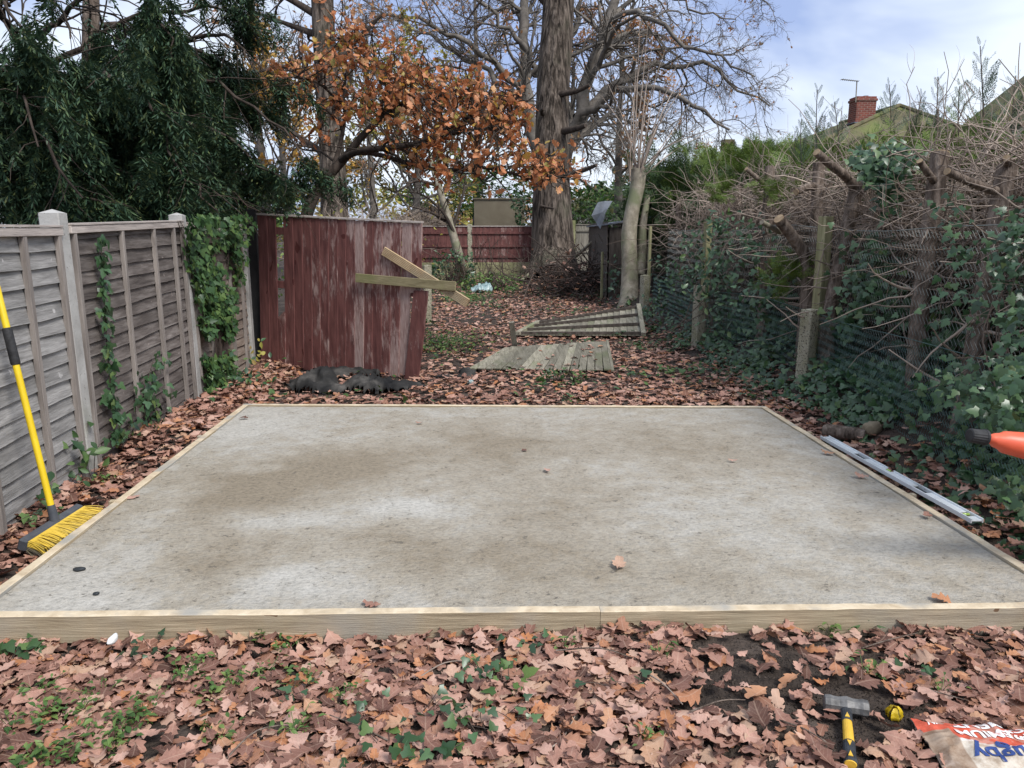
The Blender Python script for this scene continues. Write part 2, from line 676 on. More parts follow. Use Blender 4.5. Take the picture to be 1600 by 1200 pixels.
LITTER = leafmat('dead_oak_leaf', LEAF_STOPS, rough=0.62, spec=0.3, trans=0.08, veins=0.22)
RUSSET = leafmat('russet_oak_leaf', [(0, (0.28, 0.09, 0.032)), (0.3, (0.45, 0.16, 0.062)), (0.6, (0.55, 0.24, 0.11)), (0.78, (0.52, 0.29, 0.16)), (0.86, (0.55, 0.30, 0.05)), (0.93, (0.34, 0.30, 0.09)), (1, (0.16, 0.045, 0.015))], trans=0.3, rough=0.5)
GOLD = leafmat('golden_leaf', [(0, (0.42, 0.21, 0.05)), (0.5, (0.58, 0.34, 0.07)), (1, (0.36, 0.25, 0.08))], trans=0.3)
TAN = leafmat('tan_leaf', [(0, (0.34, 0.16, 0.075)), (0.5, (0.44, 0.23, 0.11)), (1, (0.40, 0.27, 0.13))], trans=0.3)
YELLOWGREEN = leafmat('yellow_green_leaf', [(0, (0.20, 0.21, 0.05)), (0.5, (0.42, 0.38, 0.08)), (1, (0.30, 0.20, 0.08))], trans=0.3)
IVY = leafmat('ivy_leaf', [(0, (0.020, 0.048, 0.020)), (0.5, (0.036, 0.082, 0.034)), (0.8, (0.056, 0.115, 0.046)), (0.95, (0.08, 0.14, 0.05)), (1, (0.12, 0.17, 0.05))], rough=0.36, spec=0.5, trans=0.1)
BRAMBLE = leafmat('bramble_leaf', [(0, (0.02, 0.05, 0.018)), (0.6, (0.045, 0.095, 0.03)), (1, (0.10, 0.16, 0.045))], rough=0.45, trans=0.15)
WEED = leafmat('weed_leaf', [(0, (0.045, 0.095, 0.025)), (0.6, (0.10, 0.18, 0.045)), (1, (0.18, 0.25, 0.07))], rough=0.5, trans=0.25)
YEW = leafmat('yew_needle', [(0, (0.022, 0.048, 0.030)), (0.5, (0.038, 0.074, 0.042)), (0.85, (0.064, 0.104, 0.046)), (1, (0.115, 0.135, 0.048))], rough=0.5, spec=0.3, trans=0.12)
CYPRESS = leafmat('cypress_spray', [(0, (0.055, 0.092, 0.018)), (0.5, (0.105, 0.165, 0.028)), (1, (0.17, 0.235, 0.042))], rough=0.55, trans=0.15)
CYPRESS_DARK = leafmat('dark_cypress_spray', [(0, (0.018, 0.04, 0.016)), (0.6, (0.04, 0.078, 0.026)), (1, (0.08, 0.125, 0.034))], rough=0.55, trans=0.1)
CYPRESS_BLUE = leafmat('grey_cypress_spray', [(0, (0.05, 0.08, 0.05)), (1, (0.11, 0.15, 0.10))], rough=0.6, trans=0.1)
SHRUB_G = leafmat('shrub_leaf', [(0, (0.03, 0.07, 0.018)), (0.5, (0.07, 0.15, 0.03)), (1, (0.15, 0.25, 0.05))], rough=0.45, trans=0.2)

POST_CON = surf('post_concrete', [(0.3, (0.27, 0.26, 0.245)), (0.7, (0.44, 0.43, 0.41))], scale=5, bump=0.5, bscale=60, bdist=0.006, rough=0.9, speck=(55, 0.68, (0.2, 0.19, 0.175)), patch=(1.6, 0.55, 0.75, (0.26, 0.27, 0.21)))
POST_OLD = surf('weathered_concrete', [(0.3, (0.27, 0.25, 0.175)), (0.7, (0.50, 0.47, 0.37))], scale=6, bump=1.0, bscale=70, bdist=0.02, rough=0.95, speck=(60, 0.6, (0.12, 0.11, 0.08)), patch=(3, 0.5, 0.7, (0.22, 0.22, 0.11)))
SLAT_STRETCH = (9, 0.8, 9)


def slatmat(name, a, b_, c, edge=0.0):
    return surf(name, [(0.28, a), (0.5, b_), (0.72, c)], scale=3.2, stretch=SLAT_STRETCH, detail=8, bump=0.45, bscale=12, bdist=0.01, rough=0.88, spec=0.2, objvar=0.16,
                patch=(1.6, 0.52, 0.72, tuple(x * 0.62 for x in b_)), speck=(13, 0.72, tuple(min(.5, x * 1.7) for x in b_)))


SLAT_A = slatmat('grey_slat', (0.135, 0.128, 0.122), (0.26, 0.25, 0.24), (0.39, 0.375, 0.36))
SLAT_B = slatmat('brown_grey_slat', (0.055, 0.045, 0.041), (0.125, 0.106, 0.096), (0.215, 0.19, 0.175))
SLAT_C = slatmat('warm_brown_slat', (0.13, 0.10, 0.08), (0.225, 0.18, 0.15), (0.32, 0.27, 0.23))
BATTEN = surf('batten_wood', [(0.3, (0.14, 0.12, 0.108)), (0.7, (0.30, 0.265, 0.24))], scale=3, stretch=(8, 8, 0.8), bump=0.35, rough=0.85, objvar=0.1)
RAIL_WOOD = surf('rail_wood', [(0.3, (0.27, 0.235, 0.215)), (0.7, (0.48, 0.42, 0.38))], scale=3, stretch=(8, 0.8, 8), bump=0.35, rough=0.85, objvar=0.06)
FORM_WOOD = surf('formwork_timber', [(0.3, (0.20, 0.155, 0.10)), (0.5, (0.33, 0.265, 0.175)), (0.72, (0.47, 0.39, 0.27))], scale=3, stretch=(1.0, 1.0, 26), detail=8, bump=0.4, rough=0.85, patch=(1.6, 0.5, 0.7, (0.30, 0.275, 0.23)), speck=(9, 0.72, (0.15, 0.09, 0.05)))
FORM_WOOD_Y = surf('formwork_timber_side', [(0.3, (0.26, 0.20, 0.125)), (0.5, (0.40, 0.32, 0.21)), (0.72, (0.52, 0.43, 0.30))], scale=3, stretch=(24, 1.0, 24), detail=8, bump=0.4, rough=0.85, patch=(2.2, 0.48, 0.62, (0.34, 0.325, 0.29)))
SKYLIT_TOP = surf('skylit_fresh_timber', [(0.3, (0.42, 0.33, 0.22)), (0.55, (0.58, 0.48, 0.34)), (0.75, (0.66, 0.57, 0.43))], scale=3, stretch=(4, 4, 4), detail=8, bump=0.3, rough=0.8, patch=(3.5, 0.52, 0.66, (0.33, 0.31, 0.27)))  # fresh timber for top edges, with sky brightness painted into its colour
GREEN_WOOD = surf('green_stained_post', [(0.3, (0.18, 0.17, 0.085)), (0.7, (0.36, 0.34, 0.20))], scale=3, stretch=(9, 9, 0.8), bump=0.3, rough=0.85, patch=(1.4, 0.5, 0.7, (0.165, 0.175, 0.075)))
OLD_DECK = surf('weathered_board', [(0.3, (0.125, 0.115, 0.085)), (0.7, (0.285, 0.262, 0.205))], scale=3, stretch=(9, 0.9, 9), bump=0.4, rough=0.88, objvar=0.32, patch=(1.5, 0.52, 0.72, (0.14, 0.15, 0.085)))
DARK_WOOD = surf('dark_wood', [(0.3, (0.045, 0.036, 0.03)), (0.7, (0.12, 0.10, 0.085))], scale=4, stretch=(5, 5, 1), bump=0.4, rough=0.85, objvar=0.15)
BLACK_WOOD = surf('black_painted_wood', [(0.3, (0.012, 0.011, 0.011)), (0.7, (0.03, 0.028, 0.028))], scale=4, bump=0.2, rough=0.7)
GREY_WOOD = surf('silver_wood', [(0.3, (0.14, 0.125, 0.10)), (0.7, (0.28, 0.26, 0.215))], scale=3, stretch=(8, 8, 0.8), bump=0.3, objvar=0.15)
ROOF_FELT = surf('roofing_felt', [(0.3, (0.11, 0.125, 0.15)), (0.7, (0.20, 0.215, 0.24))], scale=3, bump=0.2, rough=0.85)
SHED_WOOD = surf('shed_wood', [(0.3, (0.15, 0.115, 0.082)), (0.7, (0.28, 0.225, 0.165))], scale=2, stretch=(1, 1, 8), bump=0.3, objvar=0.1)
PANEL_WOOD = surf('brown_sheet', [(0.3, (0.13, 0.108, 0.074)), (0.7, (0.185, 0.158, 0.112))], scale=1.6, bump=0.1)


def redmat():
    m, nt, b = newmat('peeling_red_paint', 0.75, 0.25)
    v = coords(nt, (9, 9, 1.5))
    v2 = coords(nt, (2.5, 2.5, 1.2))
    red = ramp(nt, [(0.3, (0.080, 0.030, 0.028)), (0.7, (0.185, 0.076, 0.067))])
    _lk(nt, noise(nt, v, 2.2, 5), red.inputs['Fac'])
    wood = ramp(nt, [(0.3, (0.24, 0.155, 0.135)), (0.7, (0.46, 0.35, 0.32))])
    _lk(nt, noise(nt, v, 6, 5), wood.inputs['Fac'])
    at = nt.nodes.new('ShaderNodeAttribute')
    at.attribute_type = 'OBJECT'
    at.attribute_name = 'wear'
    n1 = noise(nt, v, 4.0, 10, 0.8, 0.6)
    n2 = noise(nt, v2, 2.0, 3)
    s = mathn(nt, 'ADD', mathn(nt, 'MULTIPLY', n1, 0.62), mathn(nt, 'MULTIPLY', n2, 0.5))
    s = mathn(nt, 'ADD', s, mathn(nt, 'MULTIPLY', at.outputs['Fac'], 0.32))
    mr = nt.nodes.new('ShaderNodeMapRange')
    mr.inputs['From Min'].default_value, mr.inputs['From Max'].default_value = 0.655, 0.745
    _lk(nt, s, mr.inputs['Value'])
    kn = nt.nodes.new('ShaderNodeTexNoise')
    c = mixc(nt, mathn(nt, 'MULTIPLY', mr.outputs[0], 0.85), red.outputs[0], wood.outputs[0])
    kv = coords(nt, (5, 5, 3.2))
    k = mathn(nt, 'GREATER_THAN', noise(nt, kv, 1.5, 1), 0.74)
    c = mixc(nt, mathn(nt, 'MULTIPLY', k, 0.8), c, (0.055, 0.012, 0.010))
    _lk(nt, c, b.inputs['Base Color'])
    _lk(nt, bumpn(nt, n1, 0.5, 0.006), b.inputs['Normal'])
    return m


RED = redmat()
# ------------------------------------------------------------------ ground
FL, FR, BR, BL = np.array([-2.02, 2.90]), np.array([2.45, 2.77]), np.array([2.46, 6.30]), np.array([-2.03, 6.60])
SLAB_Z = 0.10
BUMPS = [((0.9, 2.5), 0.035, 0.5), ((-1.9, 2.75), -0.05, 0.7), ((-0.6, 2.75), -0.03, 0.6), ((1.9, 2.75), -0.02, 0.6), ((-2.35, 5.6), 0.07, 0.35), ((-2.35, 4.3), 0.05, 0.3), ((1.6, 24.0), 0.1, 1.5)]


def gz(x, y):
    x, y = np.asarray(x, float), np.asarray(y, float)
    z = 0.05 * (fbm(np.stack([x * 0.9, y * 0.9, 0 * x], -1), 3) - 0.5) + 0.03 * (fbm(np.stack([x * 3.5, y * 3.5, 0 * x], -1), 5, 3) - 0.5)
    z = z + 0.30 * ss(2.65, 3.5, x) * ss(40, 18, y) * ss(0.5, 2, y) + 0.05 * ss(-2.1, -2.45, x) * ss(12, 8, y)
    for (bx, by), h, r in BUMPS:
        z = z + h * np.exp(-((x - bx) ** 2 + (y - by) ** 2) / r ** 2)
    ins = ss(-2.2, -2.05, x) * ss(2.6, 2.45, x) * ss(2.7, 2.85, y) * ss(6.75, 6.55, y)
    return z * (1 - ins) - 0.03 * ins


xs = np.concatenate([[-500, -150, -60, -30, -16, -10], np.arange(-7, 7.01, 0.085), [10, 16, 30, 60, 150, 500]])
ys = np.concatenate([[-300, -80, -20, -6, -2, 0], np.arange(0.8, 9, 0.07), np.arange(9, 27, 0.2), [28, 30, 35, 45, 70, 130, 300, 700]])
X, Y = np.meshgrid(xs, ys)
V = np.stack([X, Y, gz(X, Y)], -1).reshape(-1, 3)
ny, nx = X.shape
ii = (np.arange(ny - 1)[:, None] * nx + np.arange(nx - 1)[None]).ravel()
g = Geo()
g.add(V, np.stack([ii, ii + 1, ii + nx + 1, ii + nx], 1))
ground = g.build('ground', SOIL, smooth=True, kind='structure', org=(0, 0, 0))
tag(ground, 'dark bare soil under the fallen leaves', 'ground')


# ------------------------------------------------------------------ concrete slab and its timber formwork
def slabmat():
    m, nt, b = newmat('fresh_concrete', 0.8, 0.3)
    v = coords(nt, shift=False)
    at = nt.nodes.new('ShaderNodeAttribute')
    at.attribute_name = 'stain'
    n1 = noise(nt, v, 1.6, 9, 0.72, 0.9)
    n2 = noise(nt, v, 7, 5, 0.7)
    vs = coords(nt, (1, 1.25, 1), False)
    n3 = noise(nt, vs, 42, 4, 0.7)
    st = mathn(nt, 'ADD', at.outputs['Fac'], mathn(nt, 'MULTIPLY_ADD', n1, 0.9, -0.45))
    st = mathn(nt, 'ADD', st, mathn(nt, 'MULTIPLY_ADD', n2, 1.1, -0.55))
    st = mathn(nt, 'ADD', st, mathn(nt, 'MULTIPLY_ADD', n3, 0.5, -0.25))
    base = ramp(nt, [(0.0, (0.43, 0.41, 0.37)), (0.3, (0.375, 0.35, 0.305)), (0.5, (0.33, 0.295, 0.24)), (0.95, (0.245, 0.205, 0.15))])
    _lk(nt, st, base.inputs['Fac'])
    gr = ramp(nt, [(0.3, (0.66, 0.66, 0.65)), (0.5, (1, 1, 1)), (0.7, (1.22, 1.22, 1.22))])
    _lk(nt, n3, gr.inputs['Fac'])
    c = mixc(nt, 1.0, base.outputs[0], gr.outputs[0], 'MULTIPLY')
    pock = mathn(nt, 'GREATER_THAN', mathn(nt, 'ADD', noise(nt, vs, 30, 3, 0.6), mathn(nt, 'MULTIPLY', n2, 0.5)), 0.935)
    c = mixc(nt, mathn(nt, 'MULTIPLY', pock, 0.6), c, (0.09, 0.082, 0.07))
    _lk(nt, c, b.inputs['Base Color'])
    h = mathn(nt, 'SUBTRACT', mathn(nt, 'ADD', n3, mathn(nt, 'MULTIPLY', n2, 0.5)), mathn(nt, 'MULTIPLY', pock, 0.6))
    vt = coords(nt, (0.5, 5, 1), False)
    h = mathn(nt, 'ADD', h, mathn(nt, 'MULTIPLY', noise(nt, vt, 7, 3, .6, 1.2), 0.3))
    nb = bumpn(nt, h, 0.8, 0.014)
    nb = bumpn(nt, noise(nt, v, 160, 3, 0.7), 0.45, 0.004, nb)
    _lk(nt, nb, b.inputs['Normal'])
    _lk(nt, mathn(nt, 'MULTIPLY_ADD', st, -0.25, 0.85), b.inputs['Roughness'])
    return m


nu, nv = 190, 170
u, v = np.meshgrid(np.linspace(0, 1, nu), np.linspace(0, 1, nv))
ins = 0.002
xy = (FL * (1 - u[..., None]) + FR * u[..., None]) * (1 - v[..., None]) + (BL * (1 - u[..., None]) + BR * u[..., None]) * v[..., None]
z = SLAB_Z - 0.012 + 0.010 * (fbm(np.concatenate([xy * 1.2, 0 * xy[..., :1]], -1), 11) - 0.5) + 0.006 * (fbm(np.concatenate([xy * 12, 0 * xy[..., :1]], -1), 12, 3) - 0.5)
V = np.concatenate([xy, z[..., None]], -1).reshape(-1, 3)
ii = (np.arange(nv - 1)[:, None] * nu + np.arange(nu - 1)[None]).ravel()
g = Geo()
g.add(V, np.stack([ii, ii + 1, ii + nu + 1, ii + nu], 1))
# sides down into the ground
rim = np.concatenate([np.arange(nu), np.arange(1, nv) * nu + nu - 1, (nv - 1) * nu + np.arange(nu - 2, -1, -1), np.arange(nv - 2, 0, -1) * nu])
Vr = V[rim]
Vb = Vr.copy()
Vb[:, 2] = -0.06
n = len(rim)
a = np.arange(n)
g.add(np.concatenate([Vr, Vb]), np.stack([a, a + n, (a + 1) % n + n, (a + 1) % n], 1))
slab = g.build('concrete_slab', slabmat(), smooth=True, label='freshly poured grey concrete slab with brown damp stains in a timber frame', cat='concrete slab', org=(0, 0, 0))
STAINS = [(455, 745, .50, .55, .25), (330, 790, .50, .5, .28), (560, 720, .5, .4, .22), (760, 690, .55, .5, .35), (700, 870, .5, .55, .16), (1040, 690, .38, .6, .4), (330, 885, .5, .3, .18), (1000, 900, .28, .6, .2), (870, 790, .35, .5, .3),
          (430, 810, -.5, .35, .10), (250, 800, -.4, .2, .25), (390, 660, -.4, .4, .3), (640, 790, -.45, .3, .1), (130, 920, -.35, .4, .2), (480, 900, -.5, .4, .10), (1100, 800, -.1, .9, .3), (420, 730, -.35, .2, .05), (600, 830, .3, .3, .1)]
st = np.full(len(slab.data.vertices), 0.41)
co = np.zeros(len(st) * 3, np.float32)
slab.data.vertices.foreach_get('co', co)
co = co.reshape(-1, 3)
for px, py, amp, sx, sy in STAINS:
    c = G(px, py, SLAB_Z)
    st += amp * np.exp(-((co[:, 0] - c[0]) / sx) ** 2 - ((co[:, 1] - c[1]) / (sy * 1.7)) ** 2)
at = slab.data.attributes.new('stain', 'FLOAT', 'POINT')
at.data.foreach_set('value', st.astype(np.float32))

fw = thing('timber_formwork', 'pale timber formwork boards nailed round the edge of the concrete slab', 'formwork', (0.2, 2.8, 0))


def board_edge(a, b, thick, z0, z1, mat, name='board', nseg=40, seed=0, label=None):
    """a long board whose inner face runs a->b; concrete-splashed, slightly wavy top edge"""
    a, b = np.array(a), np.array(b)
    d = (b - a) / np.linalg.norm(b - a)
    o = np.array([d[1], -d[0]])            # outward
    t = np.linspace(0, 1, nseg)
    base = a + (b - a) * t[:, None]
    wob = 0.004 * (fbm(np.stack([t * 12, t * 0, t * 0 + seed], 1), seed) - 0.5)
    tw = thick * (1 + 0.12 * (fbm(np.stack([t * 30, t * 0 + 3, t * 0], 1), seed + 2, 2) - 0.5))
    zt = z1 + 0.006 * (fbm(np.stack([t * 20, t * 0, t * 0], 1), seed + 4) - 0.5)
    ch = 0.003
    rows = []
    for off, zz in ((wob, zt * 0 + z0), (wob, zt - ch), (wob + ch, zt), (tw - ch, zt), (tw, zt - ch), (tw, zt * 0 + z0)):
        rows.append(np.concatenate([base + o * np.asarray(off)[:, None], np.asarray(zz)[:, None]], 1))
    V = np.stack(rows, 1).reshape(-1, 3)
    F = []
    for i in range(nseg - 1):
        for j in range(6):
            F.append([i * 6 + j, (i + 1) * 6 + j, (i + 1) * 6 + (j + 1) % 6, i * 6 + (j + 1) % 6])
    F += [[5, 4, 3, 2, 1, 0], [(nseg - 1) * 6 + j for j in range(6)]]
    g = Geo()
    g.add(V, F)
    o = g.build(name, mat, fw, label=label)
    o.data.materials.append(SKYLIT_TOP)
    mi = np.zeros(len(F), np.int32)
    mi[[i * 6 + j for i in range(nseg - 1) for j in (1, 2, 3)]] = 1  # up-facing quads take the colour with sky brightness painted in
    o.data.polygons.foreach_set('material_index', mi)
    return o


e = 0.003
mid = FL + (FR - FL) * 0.56
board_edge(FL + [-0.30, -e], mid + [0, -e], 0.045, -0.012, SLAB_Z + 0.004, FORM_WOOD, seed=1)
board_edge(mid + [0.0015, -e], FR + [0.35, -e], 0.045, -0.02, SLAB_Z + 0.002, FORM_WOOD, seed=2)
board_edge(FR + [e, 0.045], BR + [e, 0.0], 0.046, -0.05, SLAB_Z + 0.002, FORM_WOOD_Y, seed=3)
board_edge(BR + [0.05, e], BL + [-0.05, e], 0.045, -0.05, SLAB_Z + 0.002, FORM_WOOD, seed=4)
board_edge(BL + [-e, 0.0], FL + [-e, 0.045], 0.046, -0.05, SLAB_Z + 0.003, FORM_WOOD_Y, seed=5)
for (x, y) in ((-2.095, 4.2), (-2.098, 5.6), (2.535, 4.1), (2.535, 5.5), (-0.9, 6.60), (1.2, 6.47)):
    Geo().box((0.035, 0.035, 0.20), (x, y, -0.005), bevel=0.003).build('peg', FORM_WOOD_Y, fw)


# ------------------------------------------------------------------ left fence: concrete posts and waney lap panels
def conc_post(name, x, y, h, s, label, mat=POST_CON, rot=0.0, group=None, tilt=(0, 0), z0=-0.1, flat=0.0):
    """square post with chamfered edges and a four-way weathered top"""
    c, q = s / 2, s * 0.06
    ring = [(-c + q, -c), (c - q, -c), (c, -c + q), (c, c - q), (c - q, c), (-c + q, c), (-c, c - q), (-c, -c + q)]
    V, F = [], []
    zs = np.linspace(z0, h, 8)
    for zz in zs:
        for x_, y_ in ring:
            V.append((x_, y_, zz))
    for i in range(7):
        for j in range(8):
            F.append([i * 8 + j, i * 8 + (j + 1) % 8, (i + 1) * 8 + (j + 1) % 8, (i + 1) * 8 + j])
    k = len(V)
    V.append((0, 0, h + s * 0.2 * (1 - flat)))
    for j in range(8):
        F.append([7 * 8 + j, 7 * 8 + (j + 1) % 8, k])
    V = np.array(V) @ rotz(rot).T
    V[:, 0] += V[:, 2] * tilt[0]
    V[:, 1] += V[:, 2] * tilt[1]
    V += (x, y, 0)
    g = Geo()
    g.add(V, F)
    return g.build(name, mat, label=label, cat='post', group=group, org=(x, y, 0))


LP = [(-2.36, 2.42), (-2.535, 4.78), (-2.675, 7.08), (-2.73, 9.05)]
GRP = 'concrete posts of the left fence'
conc_post('concrete_post', *LP[1], 1.71, 0.118, 'tall pale concrete post between the light grey and the dark wavy fence panels', rot=0.06, group=GRP, tilt=(-0.01, 0))
conc_post('concrete_post', *LP[2], 1.745, 0.118, 'pale concrete post between the dark wavy fence panel and the ivy covered panel', rot=0.06, group=GRP, tilt=(-0.01, 0))
conc_post('concrete_post', *LP[3], 1.68, 0.115, 'shadowed concrete post where the ivy covered panel meets the red fence panel', rot=0.04, group=GRP)


def lap_panel(a, b, top_a, top_b, mat, label, nb, seed, expo=0.098, battens=None):
    a, b = np.array(a), np.array(b)
    d = b - a
    L = np.linalg.norm(d)
    d /= L
    o = np.array([d[1], -d[0]])                                   # towards the slab (+x)
    org = ((a + b) / 2).tolist() + [0]
    t = thing('fence_panel', label, 'fence panel', org, 'waney lap panels of the left fence')
    rg = np.random.default_rng(seed)
    m0, m1 = 0.065, L - 0.065

    def pt(s, off, z):
        k = s / L
        q = a + d * s + o * off
        return (q[0], q[1], z + 0)
    topz = lambda s: top_a + (top_b - top_a) * s / L
    ns = 14
    z = 0.03
    hgt = (top_a + top_b) / 2
    row = 0
    while z < hgt - 0.06:
        s_ = np.linspace(m0, m1, ns)
        lo = z + 0.010 * (fbm(np.stack([s_ * 3.0, s_ * 0 + row, s_ * 0], 1), seed, 3) - 0.5) * 2
        warp = 0.007 * (fbm(np.stack([s_ * 4, s_ * 0 + row * 3.1, s_ * 0], 1), seed + 5, 2) - 0.5) * 2
        tilt = rg.normal(0, 0.004)
        hi = z + expo + 0.03
        V, F = [], []
        for i in range(ns):
            k = (s_[i] - m0) / (m1 - m0)
            dz = (topz(s_[i]) - hgt) * (z / hgt) + tilt * (k - .5)
            l_, h_ = lo[i] + dz, min(hi, hgt - 0.02) + dz
            V += [pt(s_[i], 0.020 + warp[i], l_), pt(s_[i], 0.032 + warp[i], l_ + 0.002), pt(s_[i], 0.030 + warp[i], l_ + 0.008), pt(s_[i], 0.012, h_), pt(s_[i], 0.004, h_)]
        for i in range(ns - 1):
            for j in range(5):
                F.append([i * 5 + j, i * 5 + (j + 1) % 5, (i + 1) * 5 + (j + 1) % 5, (i + 1) * 5 + j])
        F += [[4, 3, 2, 1, 0], [(ns - 1) * 5 + j for j in range(5)]]
        g = Geo()
        g.add(V, [f[::-1] for f in F])
        g.build('slat', mat, t, smooth=False)
        z += expo * rg.uniform(0.93, 1.07)
        row += 1
    bs = battens or np.linspace(m0 + 0.02, m1 - 0.02, nb)
    ang = math.atan2(d[0], d[1])
    for s in bs:
        hz = topz(s)
        q = pt(s, 0.040, hz / 2 + 0.0)
        Geo().box((0.030, 0.040, hz - 0.06), q, rotz(-ang), 0.002).build('batten', BATTEN, t)
    r0, r1 = pt(m0 - 0.01, 0.035, topz(m0) - 0.02), pt(m1 + 0.01, 0.035, topz(m1) - 0.02)
    g = Geo()
    g.bar(r0, r1, 0.046, 0.046, 0.003)
    g.build('top_rail', RAIL_WOOD, t)
    r0, r1 = pt(m0 - 0.01, 0.028, topz(m0) + 0.012), pt(m1 + 0.01, 0.028, topz(m1) + 0.012)
    g = Geo()
    g.bar(r0, r1, 0.068, 0.014, 0.002)
    g.build('capping', RAIL_WOOD, t)
    return t


lap_panel(LP[0], LP[1], 1.61, 1.62, SLAT_A, 'light grey weathered lap fence panel behind the yellow broom', 5, 21, battens=[0.1, 0.72, 1.30, 1.86, 2.27])
lap_panel(LP[1], LP[2], 1.63, 1.685, SLAT_B, 'dark wavy lap fence panel with an ivy strand up one batten', 5, 33, battens=[0.11, 0.86, 1.50, 1.98, 2.22])
lap_panel(LP[2], LP[3], 1.67, 1.60, SLAT_C, 'warm brown lap fence panel half covered by ivy', 4, 45, battens=[0.11, 0.55, 1.28, 1.72])

# dark post, rail and shed roof edge behind the corner
t = Geo().box((0.11, 0.11, 1.86), (-2.68, 9.33, 0.93), rotz(0.1), 0.006).build('timber_post', BLACK_WOOD, label='black timber post at the corner left of the red panel', cat='post', org=(-2.68, 9.33, 0))

# ------------------------------------------------------------------ the red broken panel
RA, RB = np.array([-2.62, 9.16]), np.array([-0.67, 8.27])
rd = (RB - RA) / np.linalg.norm(RB - RA)
rn = np.array([rd[1], -rd[0]])                # towards the camera
RL = np.linalg.norm(RB - RA)
rang = math.atan2(rd[1], rd[0])
red = thing('red_fence_panel', 'peeling dark red board fence panel standing askew, with one board missing', 'fence panel', (*((RA + RB) / 2), 0))
xb = np.array([90, 143, 194, 243, 296, 350, 402, 450, 500, 552, 598, 648, 700, 747, 797, 845, 896, 942, 1000]) - 90.0
xb = xb / 910 * RL
TOPL, TOPR = 1.79, 1.685
rg = np.random.default_rng(5)


def red_board(s0, s1, z0, z1, wear, lean=0.0, off=0.0, tilt=0.0, name='board', yaw=0.0, jag=False):
    w = s1 - s0 + 0.016
    R3 = rotz(rang + yaw)
    L = z1 - z0
    c, q = w / 2, 0.003
    V = []
    nz = 9
    for i in range(nz):
        zz = i / (nz - 1) * L
        th = 0.0
        bow = 0.004 * math.sin(3.1 * i / (nz - 1))
        top = zz
        for x_, y_ in ((-c, 0), (-c, -0.006), (c - q, -0.017), (c, -0.015), (c, 0)):
            zt = zz + ((0.05 * (x_ / c) + rg.normal(0, .012)) if (jag and i == nz - 1) else 0)
            V.append((x_ + lean * zz + bow * .3, y_ + bow, zt))
    F = []
    for i in range(nz - 1):
        for j in range(5):
            F.append([i * 5 + j, i * 5 + (j + 1) % 5, (i + 1) * 5 + (j + 1) % 5, (i + 1) * 5 + j])
    F += [[4, 3, 2, 1, 0], [(nz - 1) * 5 + j for j in range(5)]]
    V = np.array(V)
    V[:, 1] -= tilt * V[:, 2]
    sm = (s0 + s1) / 2
    q2 = RA + rd * sm + rn * off
    V = V @ R3.T + np.array([q2[0], q2[1], z0])
    V[:, :2] += rd * (V[:, 2] * .05)[:, None]
    g = Geo()
    g.add(V, F)
    o = g.build(name, RED, red)
    o['wear'] = float(wear)
    return o


for i in range(18):
    k = xb[i] / RL
    top = TOPL + (TOPR - TOPL) * k - 0.004
    bot = [0.02, 0.01, 0, 0.03, 0.02, 0.0, 0.03, 0.02, 0.0, 0.01, 0.03, 0, 0.0, -.02, 0.0, 0.01, 0, 0][i]
    wear = np.clip(0.02 + 0.5 * k + rg.normal(0, 0.10), -0.1, 0.75)
    if i < 3 or i == 11:
        wear = {0: -.05, 1: 0.0, 2: 0.25, 11: 0.62}[i]
    if i == 2:
        red_board(xb[i] - 0.004, xb[i + 1] - 0.006, 0.0, 0.62, wear, jag=True, off=0.004)
    elif i == 17:
        red_board(xb[i], xb[i + 1] + 0.01, 0.95, top, 0.45)
        red_board(xb[i] - 0.01, xb[i + 1] + 0.02, -0.02, 0.98, 0.15, lean=0.105, off=0.03, tilt=0.01)
    elif i == 16:
        red_board(xb[i], xb[i + 1], bot, top, 0.72, lean=0.018)
    else:
        red_board(xb[i] + rg.normal(0, .001), xb[i + 1], bot, top, wear, off=rg.normal(0, .0015))
for z_, s_a, s_b in ((0.28, 0.02, RL - 0.1), (1.0, 0.02, RL), (1.62, 0.02, RL)):
    s_a, s_b = s_a + .05 * z_, s_b + .05 * z_
    a3, b3 = RA + rd * s_a - rn * 0.025, RA + rd * s_b - rn * 0.025
    dz = (TOPR - TOPL) * 0.9 * (z_ / 1.7)
    g = Geo()
    g.bar((*a3, z_), (*b3, z_ + dz), 0.042, 0.085, 0.003)
    o = g.build('rail', RED, red)
    o['wear'] = -0.05
a3, b3 = RA + rd * .08 + rn * -0.003, RA + rd * (RL + 0.10) + rn * -0.003
g = Geo()
g.bar((*a3, TOPL + 0.012), (*b3, TOPR + 0.012), 0.062, 0.022, 0.003)
g.build('capping', RAIL_WOOD, red, label='brown capping strip along the sloping top of the red panel')


def on_red(px, py, off):
    """point on the red panel's face (offset towards the camera) seen at a pixel"""
    d_ = ray(px, py)
    o_ = np.array([0, 0, CAM_H])
    nrm = np.array([rn[0], rn[1], 0])
    p0 = np.array([*(RA + rn * off), 0])
    return o_ + d_ * (np.dot(p0 - o_, nrm) / np.dot(d_, nrm))


